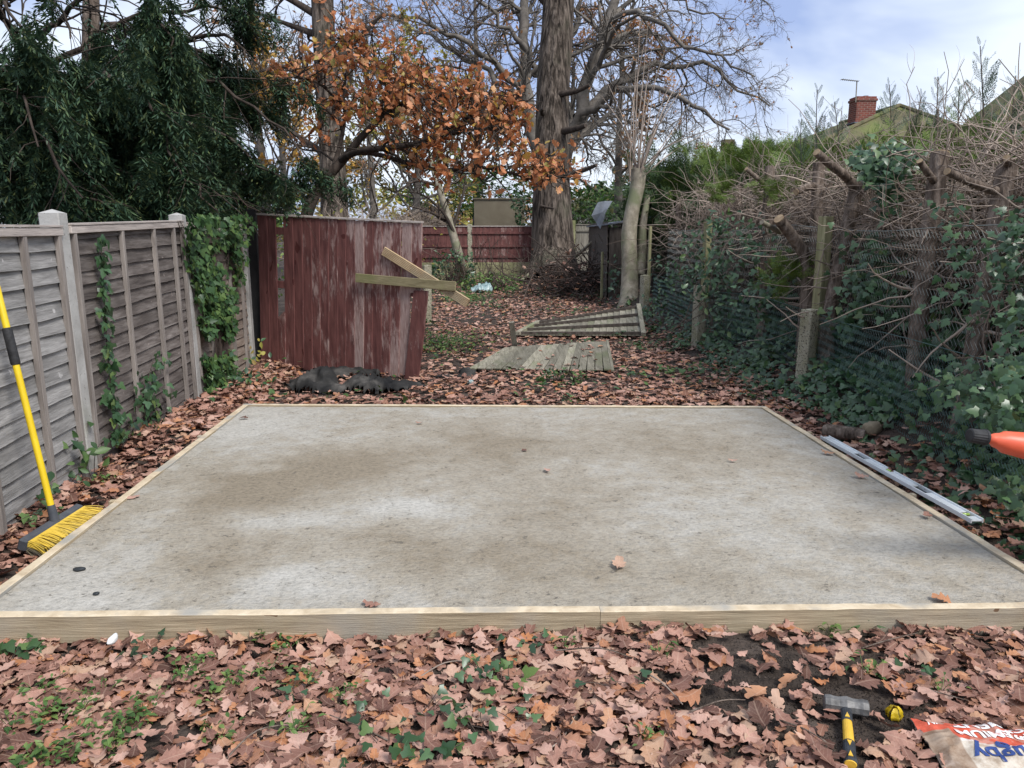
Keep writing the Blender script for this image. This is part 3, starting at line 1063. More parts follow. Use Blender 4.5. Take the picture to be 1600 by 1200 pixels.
def plank(pa, pb, w, th, mat, name, ribs=0, label=None, up=None):
    a_, b_ = np.array(pa), np.array(pb)
    d_ = norm(b_ - a_)
    nrm = np.array([rn[0], rn[1], 0])
    w_ = np.cross(nrm, d_)
    rot = np.stack([w_, d_, -nrm], 1)
    L = np.linalg.norm(b_ - a_)
    if ribs:
        prof = []
        pw = w / ribs
        for i in range(ribs):
            x0 = -w / 2 + i * pw
            prof += [(x0 + 0.15 * pw, th / 2 - 0.004), (x0 + 0.3 * pw, th / 2), (x0 + 0.8 * pw, th / 2), (x0 + 0.95 * pw, th / 2 - 0.004)]
        prof = [(-w / 2, -th / 2)] + prof + [(w / 2, -th / 2)]
        n_ = len(prof)
        V = [(x_, -L / 2, -z_) for x_, z_ in prof] + [(x_, L / 2, -z_) for x_, z_ in prof]
        F = [[i, (i + 1) % n_, (i + 1) % n_ + n_, i + n_] for i in range(n_)] + [list(range(n_))[::-1], [n_ + i for i in range(n_)]]
        g = Geo()
        g.add(np.array(V) @ rot.T + (a_ + b_) / 2, F)
    else:
        g = Geo()
        g.box((w, L, th), (a_ + b_) / 2, rot, 0.003)
    return g.build(name, mat, red, label=label)


REED = surf('reeded_deck_timber', [(0.3, (0.27, 0.185, 0.105)), (0.7, (0.46, 0.34, 0.21))], scale=5, bump=0.2, rough=0.85, patch=(3, .5, .7, (.3, .25, .17)))
PALE_GREEN = surf('green_tinged_plank', [(0.3, (0.14, 0.115, 0.06)), (0.7, (0.29, 0.25, 0.145))], scale=4, stretch=(1, 1, 5), bump=0.3, rough=0.85, patch=(3, .5, .7, (.17, .17, .07)))
plank(on_red(599, 392, 0.034), on_red(731, 474, 0.034), 0.098, 0.026, REED, 'plank', 6, 'reeded decking plank nailed slanting across the corner of the red panel')
plank(on_red(556, 434, 0.062), on_red(712, 447.5, 0.062), 0.098, 0.024, PALE_GREEN, 'plank', 0, 'plain greenish plank nailed level across the reeded one')
# ------------------------------------------------------------------ trees


def limb(pix, k=14, smooth=2):
    """pix: (px, py, depth) triples along a limb"""
    return resample([P(*q) for q in pix], k, smooth)


def trunk_mesh(pts, rad, k=40, sides=28, rough=0.08, flare=0.0, seed=0, ridge=0.0):
    pts = resample(pts, k)
    r = np.interp(np.linspace(0, 1, k), np.linspace(0, 1, len(rad)), rad)
    V, F = tubegeo(pts[None], r[None], sides)
    ctr = np.repeat(pts, sides, 0)
    d = V - ctr
    a = np.tile(np.arange(sides) * 2 * math.pi / sides, k)
    hgt = np.repeat(np.linspace(0, 1, k), sides)
    n_ = fbm(np.stack([np.cos(a) * 1.5, np.sin(a) * 1.5, hgt * 7], 1), seed, 4) - 0.5
    f = 1 + rough * 2 * n_
    if ridge:
        f = f + ridge * (fbm(np.stack([np.cos(a) * 9, np.sin(a) * 9, hgt * 9], 1), seed + 9, 2) - 0.5) * 2
    if flare:
        f = f + flare * np.exp(-hgt * k / 3.0) * (1 + 0.5 * np.cos(a * 5 + seed))
    return Geo().add(ctr + d * f[:, None], F)


def leaves_on(Pn, n, size, tmpl, geo, rg, spread=0.0, droop=0.0, tlo=0.3):
    """n template leaves at random places along the polylines Pn"""
    N, k = Pn.shape[:2]
    i = rg.integers(0, N, n)
    f = rg.uniform(tlo, 1, n) * (k - 1)
    j = np.minimum(f.astype(int), k - 2)
    w = (f - j)[:, None]
    p = Pn[i, j] * (1 - w) + Pn[i, j + 1] * w + rg.normal(0, spread, (n, 3))
    T = norm(Pn[i, j + 1] - Pn[i, j])
    d = norm(T * 0.5 + rg.normal(0, 0.7, (n, 3)) + np.array([0, 0, -droop]))
    M = frames(d, rg, Zhint=np.array([0, 0, 0.6])) * (size * rg.uniform(0.6, 1.3, n))[:, None, None]
    geo.scatter(tmpl[0], tmpl[1], M, p, tmpl[2] if len(tmpl) > 2 else None)


OAKL = [oak_leaf(13, b_, f_, r_, t_, s_) for b_, f_, r_, t_, s_ in ((0.6, 0.25, 0.02, 0.3, 1), (-0.5, 0.35, 0.03, -0.5, 2), (1.1, 0.1, 0.035, 0.6, 3), (-1.0, 0.3, 0.03, 0.2, 4), (0.25, 0.5, 0.03, -0.9, 5), (1.6, 0.2, 0.04, 0.5, 6), (-0.3, -0.25, 0.03, 0.8, 7), (0.8, -0.2, 0.04, -0.4, 8))]
OAKS = [oak_leaf(7, b_, 0.3, 0.03, 0.3, s_) for b_, s_ in ((0.8, 11), (-0.8, 12), (0.3, 13))]
for q in OAKL:
    q[0][:, 1] += 0.0


def shift_base(t):
    return (t[0] + np.array([0, 0.5, 0]),) + t[1:]


# ---- the big oak trunk in the middle
t = thing('oak_tree', 'thickest straight oak trunk with deep ridged bark, standing in front of the far red fence', 'tree', (2.45, 24.0, 0))
c = G(866, 444)
pts = [(c[0], c[1], -0.1), P(864, 400, 24.2), P(862, 300, 24.0), P(862, 219, 24), P(864, 140, 24), P(870, 60, 24), P(874, -20, 24), P(880, -130, 24), P(884, -300, 24)]
trunk_mesh(pts, [0.78, 0.67, 0.57, 0.53, 0.52, 0.50, 0.49, 0.46, 0.36, 0.25], 110, 100, 0.04, 0.26, 4, 0.05).build('trunk', BARK, t, smooth=True)
g = Geo()
for pix, r in ((((878, 205, 23.7), (895, 203, 23.2), (915, 196, 22.8)), .12), (((872, 148, 23.6), (905, 142, 23.2), (921, 133, 23)), .10), (((848, 178, 23.6), (845, 172, 23.2), (850, 170, 22.9)), .08), (((885, 275, 23.7), (915, 265, 23.4), (932, 258, 23)), .09), (((845, 322, 23.5), (865, 326, 23.2)), .05)):
    p_ = limb(pix, 6, 1)
    Geo().tube(p_, np.linspace(r, r * .6, 6), 8).build('branch_stub', BARK_DARK, t, smooth=True)
rg = np.random.default_rng(51)
L1 = np.stack([limb(q, 10) for q in (((870, 20, 24), (800, -60, 24), (700, -90, 23)), ((874, -40, 24), (960, -90, 24), (1060, -70, 23)), ((880, -120, 24), (900, -260, 24), (930, -420, 23)), ((876, -80, 24), (820, -220, 24), (740, -330, 24)))])
R1 = np.linspace(0.2, 0.05, 10)[None].repeat(4, 0)
a1, r1 = grow(L1, R1, 8, .25, 1, .5, 8, .8, .18, (0, 0, .02), rg=rg)
a2, r2 = grow(a1, r1, 7, .2, 1, .5, 6, .8, .2, (0, 0, -.02), rmin=.008, rg=rg)
Geo().tubes(L1, R1, 8).build('limb', BARK_DARK, t, smooth=True)
Geo().tubes(a1, r1, 4).tubes(a2, r2, 3).build('crown', BARK_DARK, t, smooth=True)

# ---- tall trunk behind the russet oak
t = thing('oak_tree', 'tall grey oak trunk rising behind the russet leaves left of centre', 'tree', (-3.6, 20, 0))
c = G(526, 455)
pts = [P(526, 432, 20.2), P(522, 312, 20), P(519, 250, 20), P(514, 180, 20), P(509, 100, 20), P(505, 40, 20), P(502, -40, 20), P(505, -250, 20)]
trunk_mesh(pts, [0.42, 0.36, 0.335, 0.31, 0.30, 0.29, 0.285, 0.25, 0.18], 70, 40, 0.05, 0.2, 14, 0.04).build('trunk', BARK, t, smooth=True)
g = Geo()
for pix, r in ((((508, 95, 19.8), (490, 88, 19.4), (482, 80, 19)), .10), (((520, 172, 19.8), (540, 150, 19.4), (552, 110, 19.2), (550, 75, 19.2)), .07), (((508, 175, 19.8), (494, 182, 19.5)), .10)):
    p_ = limb(pix, 7, 1)
    Geo().tube(p_, np.linspace(r, r * .4, 7), 7).build('branch_stub', BARK_DARK, t, smooth=True)
L1 = np.stack([limb(q, 10) for q in (((505, 30, 20), (440, -10, 20), (360, -30, 20)), ((503, -30, 20), (580, -70, 20), (680, -40, 20)), ((512, 150, 20), (460, 100, 19.6), (405, 112, 19.4)), ((510, 60, 20), (455, 40, 20.4), (400, 20, 20.2)), ((520, 250, 20), (470, 215, 20.4), (430, 190, 20.6)), ((512, 110, 20.2), (560, 60, 21), (600, 20, 21)))])
R1 = np.linspace(0.11, 0.03, 10)[None].repeat(len(L1), 0)
a1, r1 = grow(L1, R1, 9, .25, 1, .5, 8, .8, .22, (0, 0, .02), rg=rg)
a2, r2 = grow(a1, r1, 7, .2, 1, .55, 6, .8, .25, (0, 0, -.02), rmin=.007, rg=rg)
Geo().tubes(L1, R1, 8).build('limb', BARK_DARK, t, smooth=True)
Geo().tubes(a1, r1, 4).tubes(a2, r2, 3).build('crown', TWIG_DARK, t, smooth=True)

# ---- wide bare oak far behind
t = thing('oak_tree', 'wide spreading bare oak behind the thickest trunk, its long limbs reaching towards the house', 'tree', (3.2, 32, 0))
D = 32
limbs = [
    ([(862, 330, D), (850, 250, D), (823, 190, D), (816, 169, D), (822, 109, D), (822, 50, D), (819, 0, D), (815, -120, D)], .36, .12),
    ([(868, 330, D), (888, 220, D), (903, 175, D), (919, 134, D), (935, 80, D), (950, 41, D), (959, 0, D), (968, -120, D)], .40, .12),
    ([(880, 230, D), (892, 194, D), (925, 172, D - .6), (950, 153, D - 1), (987, 137, D - 2), (1025, 134, D - 2.4), (1059, 153, D - 2.8), (1090, 172, D - 3), (1106, 187, D - 3), (1140, 203, D - 3)], .26, .05),
    ([(900, 185, D), (925, 166, D + .5), (947, 144, D + 1), (962, 122, D + 1.2), (987, 109, D + 1.5), (1037, 98, D + 2), (1097, 102, D + 2), (1116, 116, D + 2), (1144, 134, D + 2), (1175, 150, D + 2), (1203, 166, D + 2)], .26, .04),
    ([(935, 60, D), (953, 31, D - .5), (975, 19, D - 1), (1000, 22, D - 1.4), (1031, 34, D - 2), (1059, 59, D - 2.3), (1087, 72, D - 2.6), (1130, 95, D - 3), (1180, 120, D - 3)], .17, .035),
    ([(959, 0, D), (1000, -40, D), (1060, -40, D), (1130, -18, D), (1200, 5, D)], .17, .03),
    ([(950, 40, D), (990, -10, D + 1), (1040, -10, D + 2), (1090, 20, D + 2.4), (1150, 30, D + 2.4)], .14, .03),
    ([(820, 150, D), (809, 128, D), (775, 97, D - .6), (744, 72, D - 1), (700, 50, D - 1.5), (669, 28, D - 2), (625, 22, D - 2), (600, 19, D - 2), (560, 40, D - 2)], .19, .04),
    ([(822, 160, D), (800, 140, D), (775, 125, D + .6), (744, 97, D + 1), (712, 81, D + 1.2), (675, 62, D + 1.5), (637, 41, D + 1.5), (600, 19, D + 1.6), (560, -5, D + 1.6)], .17, .04),
    ([(837, 120, D), (837, 90, D), (806, 56, D - .4), (769, 19, D - .8), (747, 0, D - 1), (700, -50, D - 1)], .17, .05),
    ([(822, 30, D), (790, 6, D + .5), (762, 28, D + .8), (735, 47, D + 1), (700, 60, D + 1.3)], .12, .03),
    ([(862, 140, D), (890, 80, D + 1), (905, 30, D + 1), (900, -40, D + 1)], .2, .08),
    ([(890, 215, D), (905, 222, D - 1), (925, 226, D - 1.5), (940, 245, D - 2), (952, 240, D - 2)], .09, .03),
    ([(930, 100, D), (965, 70, D + 1), (990, 50, D + 1.5), (1020, 55, D + 2), (1060, 90, D + 2.5), (1120, 140, D + 3)], .12, .03),
    ([(905, 160, D), (935, 190, D - 1), (970, 195, D - 1.5), (1010, 180, D - 2), (1050, 195, D - 2)], .09, .025),
]
rg = np.random.default_rng(52)
Ls, Rs = [], []
for i, (pix, r0, r1_) in enumerate(limbs):
    p_ = limb(pix, 16, 1)
    p_[2:-1] += rg.normal(0, 0.10, p_[2:-1].shape)
    if i < 2:
        base = np.array([P(866, 430, D)])
        base[0, 2] = -0.1
        if i == 0:
            trunk_mesh([base[0], P(866, 380, D), P(864, 320, D), P(862, 260, D)], [.55, .5, .45, .4], 16, 16, 0.06, .2, 3).build('trunk', BARK_FAR, t, smooth=True)
    rr = np.linspace(r0, r1_, 16) * (1 if i < 2 else .82)
    Geo().tubes(p_[None], rr[None], 9).build('limb', BARK_FAR, t, smooth=True)
    Ls.append(p_)
    Rs.append(rr)
Ls, Rs = np.stack(Ls), np.stack(Rs)
a1, r1 = grow(Ls, Rs, 13, .2, 1, .36, 9, .75, .20, (0, 0, .0), rr=.5, rmin=.018, rg=rg, lmin=1.2)
a2, r2 = grow(a1, r1, 8, .2, 1, .52, 7, .75, .24, (0, 0, -.03), rr=.6, rmin=.011, rg=rg, lmin=.7)
a3, r3 = grow(a2, r2, 6, .2, 1, .55, 5, .7, .25, (0, 0, -.04), rr=.7, rmin=.007, rg=rg, lmin=.4)
Geo().tubes(a1, r1, 5).tubes(a2, r2, 4).tubes(a3, r3, 3).build('crown', BARK_FAR, t, smooth=True)
g = Geo()
leaves_on(a3[rg.permutation(len(a3))[:1400]], 1300, .15, shift_base(OAKS[0]), g, rg)
g.build('foliage', TAN, t, smooth=True)


# ---- autumn trees in the far background
def airy_tree(name, label, base, h, spread, rt, leafm, nleaf, lsize, seed, barkm=BARK_FAR, lo=.3, per=(9, 8, 7), lean=0.0, cluster=True, group='autumn trees beyond the far fence'):
    rg = np.random.default_rng(seed)
    b_ = np.array(base, float)
    t = thing(name, label, 'tree', b_, group)
    k = 14
    p_ = resample([b_ + (0, 0, -.2), b_ + (lean * .3, 0, h * .3), b_ + (lean * .5 + rg.normal(0, .2), rg.normal(0, .2), h * .6), b_ + (lean, 0, h)], k)
    rr = np.linspace(rt, rt * .25, k)
    Geo().tubes(p_[None], rr[None], 10).build('trunk', barkm, t, smooth=True)
    a1, r1 = grow(p_[None], rr[None], per[0] * 2, lo, 1, spread / h, 9, 1.0, .16, (0, 0, .10), rr=.45, rg=rg)
    a2, r2 = grow(a1, r1, per[1], .2, 1, .5, 7, .75, .22, (0, 0, .01), rmin=.012, rg=rg)
    a3, r3 = grow(a2, r2, per[2], .2, 1, .5, 5, .75, .25, (0, 0, -.03), rmin=.008, rg=rg)
    Geo().tubes(a1, r1, 5).tubes(a2, r2, 4).tubes(a3, r3, 3).build('crown', barkm, t, smooth=True)
    if nleaf:
        g = Geo()
        sel = a3
        if cluster:
            ctr = a3[:, -1]
            keep = vnoise(ctr * .55, seed) > .42
            sel = a3[keep]
        for q in range(3):
            leaves_on(sel, nleaf // 3, lsize, shift_base(OAKS[q]), g, rg, .05)
        g.build('foliage', leafm, t, smooth=True)
    return t


def gpt(px, d):
    q = P(px, 362, d)
    return (q[0], q[1], 0)


airy_tree('oak_tree', 'tan leaved tree glimpsed between the bare limbs right of the thickest trunk', gpt(965, 40), 10.5, 5.5, .30, TAN, 3600, .24, 61)
airy_tree('oak_tree', 'golden leaved tree between the dark yew and the tall grey trunk', gpt(458, 27), 6.2, 4.0, .2, GOLD, 3000, .19, 62, lo=.35)
airy_tree('oak_tree', 'yellow green tree seen through the russet crown, left of the thickest trunk', gpt(650, 31), 7.5, 5.0, .22, YELLOWGREEN, 3600, .20, 63, lo=.25)
airy_tree('birch_tree', 'slim bare tree behind the red panel beside the tall grey trunk', gpt(585, 29), 9.0, 4.5, .16, TAN, 700, .2, 64, lo=.2)
airy_tree('oak_tree', 'mostly bare tree behind the yew tips at the upper left', gpt(420, 30), 11, 5.0, .2, TAN, 700, .2, 65, lo=.3)
airy_tree('oak_tree', 'bare tree with a few brown leaves above the shed gable', gpt(745, 38), 12.5, 6.0, .25, TAN, 1600, .22, 66, lo=.2)

# ---- the russet small oak
t = thing('russet_oak', 'small leaning oak still full of russet leaves behind the red panel', 'tree', (*P(478, 350, 10.4)[:2], 0))
rg = np.random.default_rng(71)
d0 = 10.3
b0 = P(474, 345, d0)
stem = [np.array([b0[0] - .05, b0[1], -.1]), np.array([b0[0] - .02, b0[1], .8]), b0]
trk = resample(stem + [P(480, 330, d0), P(494, 297, d0), P(516, 272, d0), P(541, 244, d0)], 24, 2)
trunk_mesh(trk, [.115, .105, .10, .095, .09, .08, .07, .062], 40, 12, .05, .3, 21).build('trunk', BARK_DARK, t, smooth=True)
lim = [
    ([(541, 244, d0), (562, 216, d0 - .1), (591, 188, d0 - .2), (612, 172, d0 - .3), (640, 160, d0 - .4), (680, 150, d0 - .5), (730, 140, d0 - .6)], .055, .014),
    ([(532, 252, d0), (545, 240, d0 - .2), (569, 234, d0 - .4), (612, 231, d0 - .6), (647, 226, d0 - .8), (666, 219, d0 - .9), (710, 205, d0 - 1.1), (770, 200, d0 - 1.3)], .052, .014),
    ([(552, 238, d0), (575, 236, d0 + .2), (612, 247, d0 + .1), (650, 259, d0 - .1), (700, 269, d0 - .3), (744, 262, d0 - .6), (775, 259, d0 - .8), (806, 277, d0 - 1), (844, 284, d0 - 1.2), (887, 276, d0 - 1.3)], .036, .01),
    ([(519, 268, d0), (532, 225, d0 + .2), (537, 200, d0 + .3), (541, 169, d0 + .3), (534, 150, d0 + .4), (540, 120, d0 + .4), (551, 95, d0 + .5), (545, 75, d0 + .5)], .038, .012),
    ([(600, 180, d0 - .2), (607, 150, d0), (604, 115, d0 + .1), (590, 100, d0 + .2), (560, 80, d0 + .3), (530, 60, d0 + .3)], .03, .01),
    ([(537, 200, d0 + .3), (505, 165, d0 + .5), (470, 150, d0 + .6), (440, 120, d0 + .7), (415, 112, d0 + .8)], .026, .008),
    ([(541, 169, d0 + .3), (500, 130, d0 - .1), (460, 118, d0 - .3), (425, 130, d0 - .4)], .022, .007),
    ([(612, 172, d0 - .3), (640, 120, d0 - .1), (690, 100, d0), (730, 110, d0 + .1)], .026, .008),
    ([(690, 205, d0 - 1), (740, 180, d0 - 1.1), (790, 165, d0 - 1.2), (815, 150, d0 - 1.2)], .022, .007),
    ([(530, 258, d0), (500, 235, d0 + .5), (470, 235, d0 + .8), (430, 200, d0 + 1)], .022, .007),
]
Ls, Rs = [], []
for pix, r0, r1_ in lim:
    p_ = limb(pix, 14, 1)
    rr = np.linspace(r0, r1_, 14)
    Geo().tubes(p_[None], rr[None], 8).build('limb', BARK_DARK, t, smooth=True)
    Ls.append(p_)
    Rs.append(rr)
Ls, Rs = np.stack(Ls), np.stack(Rs)
allp = Ls.reshape(-1, 3)
# leaf clusters: where the crown carries leaves, each joined to the nearest limb by a curving twig
reg = [(480, 105, 75, 30, 24), (560, 85, 80, 45, 40), (620, 120, 85, 45, 56), (690, 140, 75, 38, 52), (640, 170, 90, 28, 40), (745, 175, 62, 40, 52), (700, 205, 85, 35, 52), (650, 235, 90, 25, 30), (765, 225, 50, 26, 26),
       (540, 45, 40, 25, 12), (590, 60, 60, 22, 16), (800, 160, 22, 22, 12), (850, 268, 38, 22, 26), (870, 262, 30, 20, 14), (810, 245, 30, 18, 14), (700, 255, 60, 16, 16), (790, 200, 30, 22, 16), (450, 140, 40, 35, 20), (500, 165, 60, 40, 22), (570, 150, 70, 40, 28), (690, 275, 22, 10, 6), (512, 8, 14, 14, 5)]
ctr = []
for px, py, sx, sy, n_ in reg:
    n_ = int(n_ * .85)
    q = rg.normal(0, .55, (n_, 2))
    for a_, b_ in q:
        x_, y_ = px + a_ * sx, py + b_ * sy
        dd = d0 - 1.25 * np.clip((x_ - 541) / 330, -.5, 1) + rg.normal(0, .45)
        ctr.append(P(x_, y_, dd))
ctr = np.array(ctr)
dist = np.linalg.norm(ctr[:, None] - allp[None], axis=2)
near = allp[np.argmin(dist + rg.uniform(0, .35, dist.shape), 1)]
k = 7
s = np.linspace(0, 1, k)[None, :, None]
tw = near[:, None] * (1 - s) + ctr[:, None] * s
tw = tw + np.sin(s * math.pi) * rg.normal(0, .10, (len(ctr), 1, 3)) + rg.normal(0, .012, tw.shape)
twr = np.linspace(.0095, .0035, k)[None].repeat(len(ctr), 0)
b1, br1 = grow(tw, twr, 4, .45, 1, .45, 5, .8, .2, (0, 0, .03), rmin=.003, rg=rg, lmin=.12)
b2, br2 = grow(Ls, Rs, 12, .3, 1, .22, 7, .8, .2, (0, 0, .05), rmin=.004, rg=rg, lmin=.25)
cr = Geo().tubes(tw, twr, 4).tubes(b1, br1, 3).tubes(b2, br2, 4).build('crown', BARK_DARK, t, smooth=True)
g = Geo()
RL_ = [shift_base(q) for q in (OAKL[0], OAKL[1], OAKL[4], OAKL[6])]
for q in RL_:
    leaves_on(b1, 620, .098, q, g, rg, .015, .15, .4)
    leaves_on(tw, 180, .105, q, g, rg, .02, .15, .75)
leaves_on(b2, 90, .13, RL_[0], g, rg, .01, .1, .6)
g.build('foliage', RUSSET, cr, smooth=True)
tag(cr.children[0], kind='stuff')
ms = []
for q in RL_:
    ms.append(Geo().add(q[0], q[1], q[2]).mesh('russet_leaf', RUSSET))
n = 280
i = rg.integers(0, len(b1), n)
pp = b1[i, rg.integers(2, 5, n)] + rg.normal(0, .03, (n, 3))
pp += (np.array([0, 0, CAM_H]) - pp) * .012 * rg.uniform(0, 1, (n, 1))
Mx = frames(norm(rg.normal(0, .7, (n, 3)) + np.array([0, -.2, -.25])), rg, Zhint=np.array([0, -.5, .5])) * (.115 * rg.uniform(.7, 1.25, n))[:, None, None]
ORG[cr.name] = ORG[t.name]
for q in range(n):
    place('leaf', ms[q % 4], Mx[q], pp[q], cr)

# ---- thin leaning tree by the far fence
t = thing('young_tree', 'thin dark tree leaning left in front of the far red fence', 'tree', (*G(722, 442)[:2], 0))
D = 22.5
p_ = resample([(*G(722, 442)[:2], -.1), P(719, 405, D), P(711, 377, D), P(702, 347, D), P(690, 306, D), P(680, 278, D), P(672, 250, D), P(668, 215, D)], 24)
trunk_mesh(p_, [.24, .19, .14, .12, .11, .09, .06, .03], 40, 12, .1, .2, 31).build('trunk', BARK_GREY, t, smooth=True)
rg = np.random.default_rng(72)
Ls = np.stack([limb(q, 10) for q in (((712, 372, D), (700, 340, D - .2), (685, 322, D - .3), (666, 306, D - .4), (650, 297, D - .5), (640, 300, D - .5)), ((706, 362, D), (716, 330, D), (725, 300, D), (728, 270, D)), ((690, 306, D), (700, 280, D + .3), (720, 262, D + .3), (750, 255, D + .3)), ((700, 345, D), (670, 330, D - .6), (640, 322, D - .6)), ((684, 290, D), (650, 280, D), (620, 300, D)))])
Rs = np.linspace(.06, .018, 10)[None].repeat(5, 0)
a1, r1 = grow(Ls, Rs, 9, .2, 1, .5, 7, .8, .22, (0, 0, .03), rmin=.01, rg=rg)
a2, r2 = grow(a1, r1, 6, .2, 1, .5, 6, .8, .25, rmin=.007, rg=rg)
Geo().tubes(Ls, Rs, 7).build('limb', BARK_DARK, t, smooth=True)
Geo().tubes(a1, r1, 4).tubes(a2, r2, 3).build('crown', TWIG_DARK, t, smooth=True)

# ---- pollarded trunk on the right with straight new shoots
t = thing('pollarded_tree', 'pale pollarded trunk with a fan of straight bare shoots on its head', 'tree', (*G(983, 486)[:2], 0))
D = 16.0
b_ = G(983, 486)
p_ = resample([(b_[0], b_[1], -.1), P(984, 440, D), P(984, 407, D), P(982, 366, D), P(988, 325, D), P(997, 292, D), P(998, 266, D)], 24)
trunk_mesh(p_, [.25, .195, .18, .17, .165, .15, .15, .165], 44, 18, .09, .3, 32).build('trunk', BARK_GREY, t, smooth=True)
Geo().tube(resample([P(1000, 430, D), P(1004, 390, D + .1), P(1003, 360, D), P(1008, 330, D), P(1012, 305, D)], 10), np.linspace(.11, .06, 10), 10).build('limb', BARK_GREY, t, smooth=True)
g = Geo()
rg = np.random.default_rng(73)
tips = [(1000, 25, 16), (1006, 70, 15.8), (1012, 40, 15.5), (1040, 75, 15.2), (1062, 90, 15), (1074, 125, 16.5), (1085, 85, 16.2), (1106, 190, 15.5), (1120, 200, 16.4), (940, 150, 15.6), (945, 120, 16.2), (975, 180, 16.4), (985, 140, 15.8), (1025, 120, 16.8), (1050, 150, 15), (1130, 195, 15.2), (960, 200, 15.4), (1090, 160, 15.0), (1020, 60, 16.3), (995, 90, 16.6), (1035, 180, 15.2), (1066, 185, 16.6)]
for x_, y_, dd in tips:
    s_ = P(998 + rg.normal(0, 7), 272 + rg.normal(0, 5), D + rg.normal(0, .12))
    e_ = P(x_, y_, dd)
    m_ = s_ * .55 + e_ * .45 + np.array([rg.normal(0, .06) - (e_[0] - s_[0]) * .08, rg.normal(0, .06), .12])
    g.tube(resample([s_, m_, e_], 9), np.linspace(.018, .005, 9), 5, False)
sh = g.build('shoot', TWIG, t, smooth=True)
tag(sh, kind='stuff')


# ---- yew on the left
t = thing('yew_tree', 'huge dark drooping yew overhanging the left fence', 'tree', (-6.4, 9.6, 0))
rg = np.random.default_rng(81)
for xx, yy, h_, r_, lx in ((-6.3, 9.6, 7.2, .17, .5), (-7.6, 10.3, 7.5, .2, -.3), (-5.4, 11.0, 6.5, .13, .6)):
    p_ = resample([(xx, yy, -.1), (xx + .1, yy, 2.2), (xx + lx * .6, yy - .1, 4.4), (xx + lx, yy, h_)], 14)
    trunk_mesh(p_, [r_ * 1.2, r_, r_ * .8, r_ * .5], 26, 12, .08, .2, 8).build('trunk', BARK_RED, t, smooth=True)
yl = [  # boughs: pixel, pixel, pixel ... with depth
    [(120, 160, 10), (220, 110, 9.6), (300, 120, 9.2), (380, 150, 9.0), (440, 195, 8.8), (478, 262, 8.7)],
    [(100, 180, 9.6), (200, 185, 9), (290, 190, 8.6), (360, 215, 8.4), (420, 262, 8.3), (455, 300, 8.2)],
    [(80, 100, 10), (180, 40, 9.8), (270, 10, 9.6), (350, 10, 9.5), (400, 40, 9.5), (412, 90, 9.5)],
    [(60, 60, 10), (120, 0, 9), (220, -50, 8.8), (330, -50, 8.8), (390, -10, 8.9)],
    [(100, 200, 9.4), (140, 130, 8.4), (90, 115, 7.8), (30, 135, 7.4), (-30, 180, 7.2)],
    [(110, 180, 9.4), (160, 110, 8.2), (230, 150, 7.6), (260, 220, 7.4), (290, 285, 7.2)],
    [(100, 220, 9.4), (180, 190, 8.4), (250, 235, 7.9), (310, 290, 7.6), (340, 330, 7.5)],
    [(40, 230, 9.2), (30, 180, 8), (60, 200, 7.2), (100, 260, 6.9), (130, 310, 6.8)],
    [(0, 200, 9), (-40, 120, 8), (0, 100, 7.2), (40, 150, 6.8), (60, 230, 6.6)],
    [(20, 60, 9), (0, 0, 8), (40, -20, 7.6), (90, 10, 7.4), (110, 60, 7.3)],
    [(160, 40, 10), (250, 60, 10), (320, 80, 10), (370, 120, 10.2), (400, 170, 10.4)],
    [(200, 200, 10.4), (300, 240, 10), (380, 270, 9.9), (440, 290, 9.8), (480, 315, 9.7)],
    [(150, 230, 10.2), (240, 265, 9.6), (330, 290, 9.2), (385, 310, 9.1), (405, 330, 9.1)],
    [(0, 260, 9), (80, 240, 8.4), (160, 250, 8), (220, 280, 7.8), (250, 320, 7.8)],
    [(10, 290, 8), (60, 285, 7.6), (120, 300, 7.4), (170, 320, 7.3)],
    [(240, 110, 10), (300, 60, 9.4), (345, 50, 9.2), (380, 75, 9.0), (405, 120, 9.0)],
    [(-60, 40, 9), (-20, -20, 8), (30, 20, 7.2), (50, 80, 7)],
    [(200, 120, 10), (215, 60, 9), (250, 30, 8.4), (265, 60, 8.2), (270, 110, 8.2)],
    [(60, 330, 8.6), (160, 330, 8.2), (260, 335, 8), (340, 340, 8)],
]
Ls = []
for pix in yl:
    p_ = limb(pix, 16, 2)
    p_[1:-1] += rg.normal(0, .03, p_[1:-1].shape)
    rr = np.linspace(.042, .008, 16)
    Geo().tubes(p_[None], rr[None], 7).build('limb', BARK_DARK, t, smooth=True)
    Ls.append(p_)
Ls = np.stack(Ls)
a1, r1 = grow(Ls, np.linspace(.05, .010, 16)[None].repeat(len(Ls), 0), 22, .12, 1, .34, 8, .75, .14, (0, 0, -.06), rr=.4, rmin=.004, rg=rg, lmin=.4)
cr = Geo().tubes(a1, r1, 4).build('crown', BARK_DARK, t, smooth=True)
g = Geo()


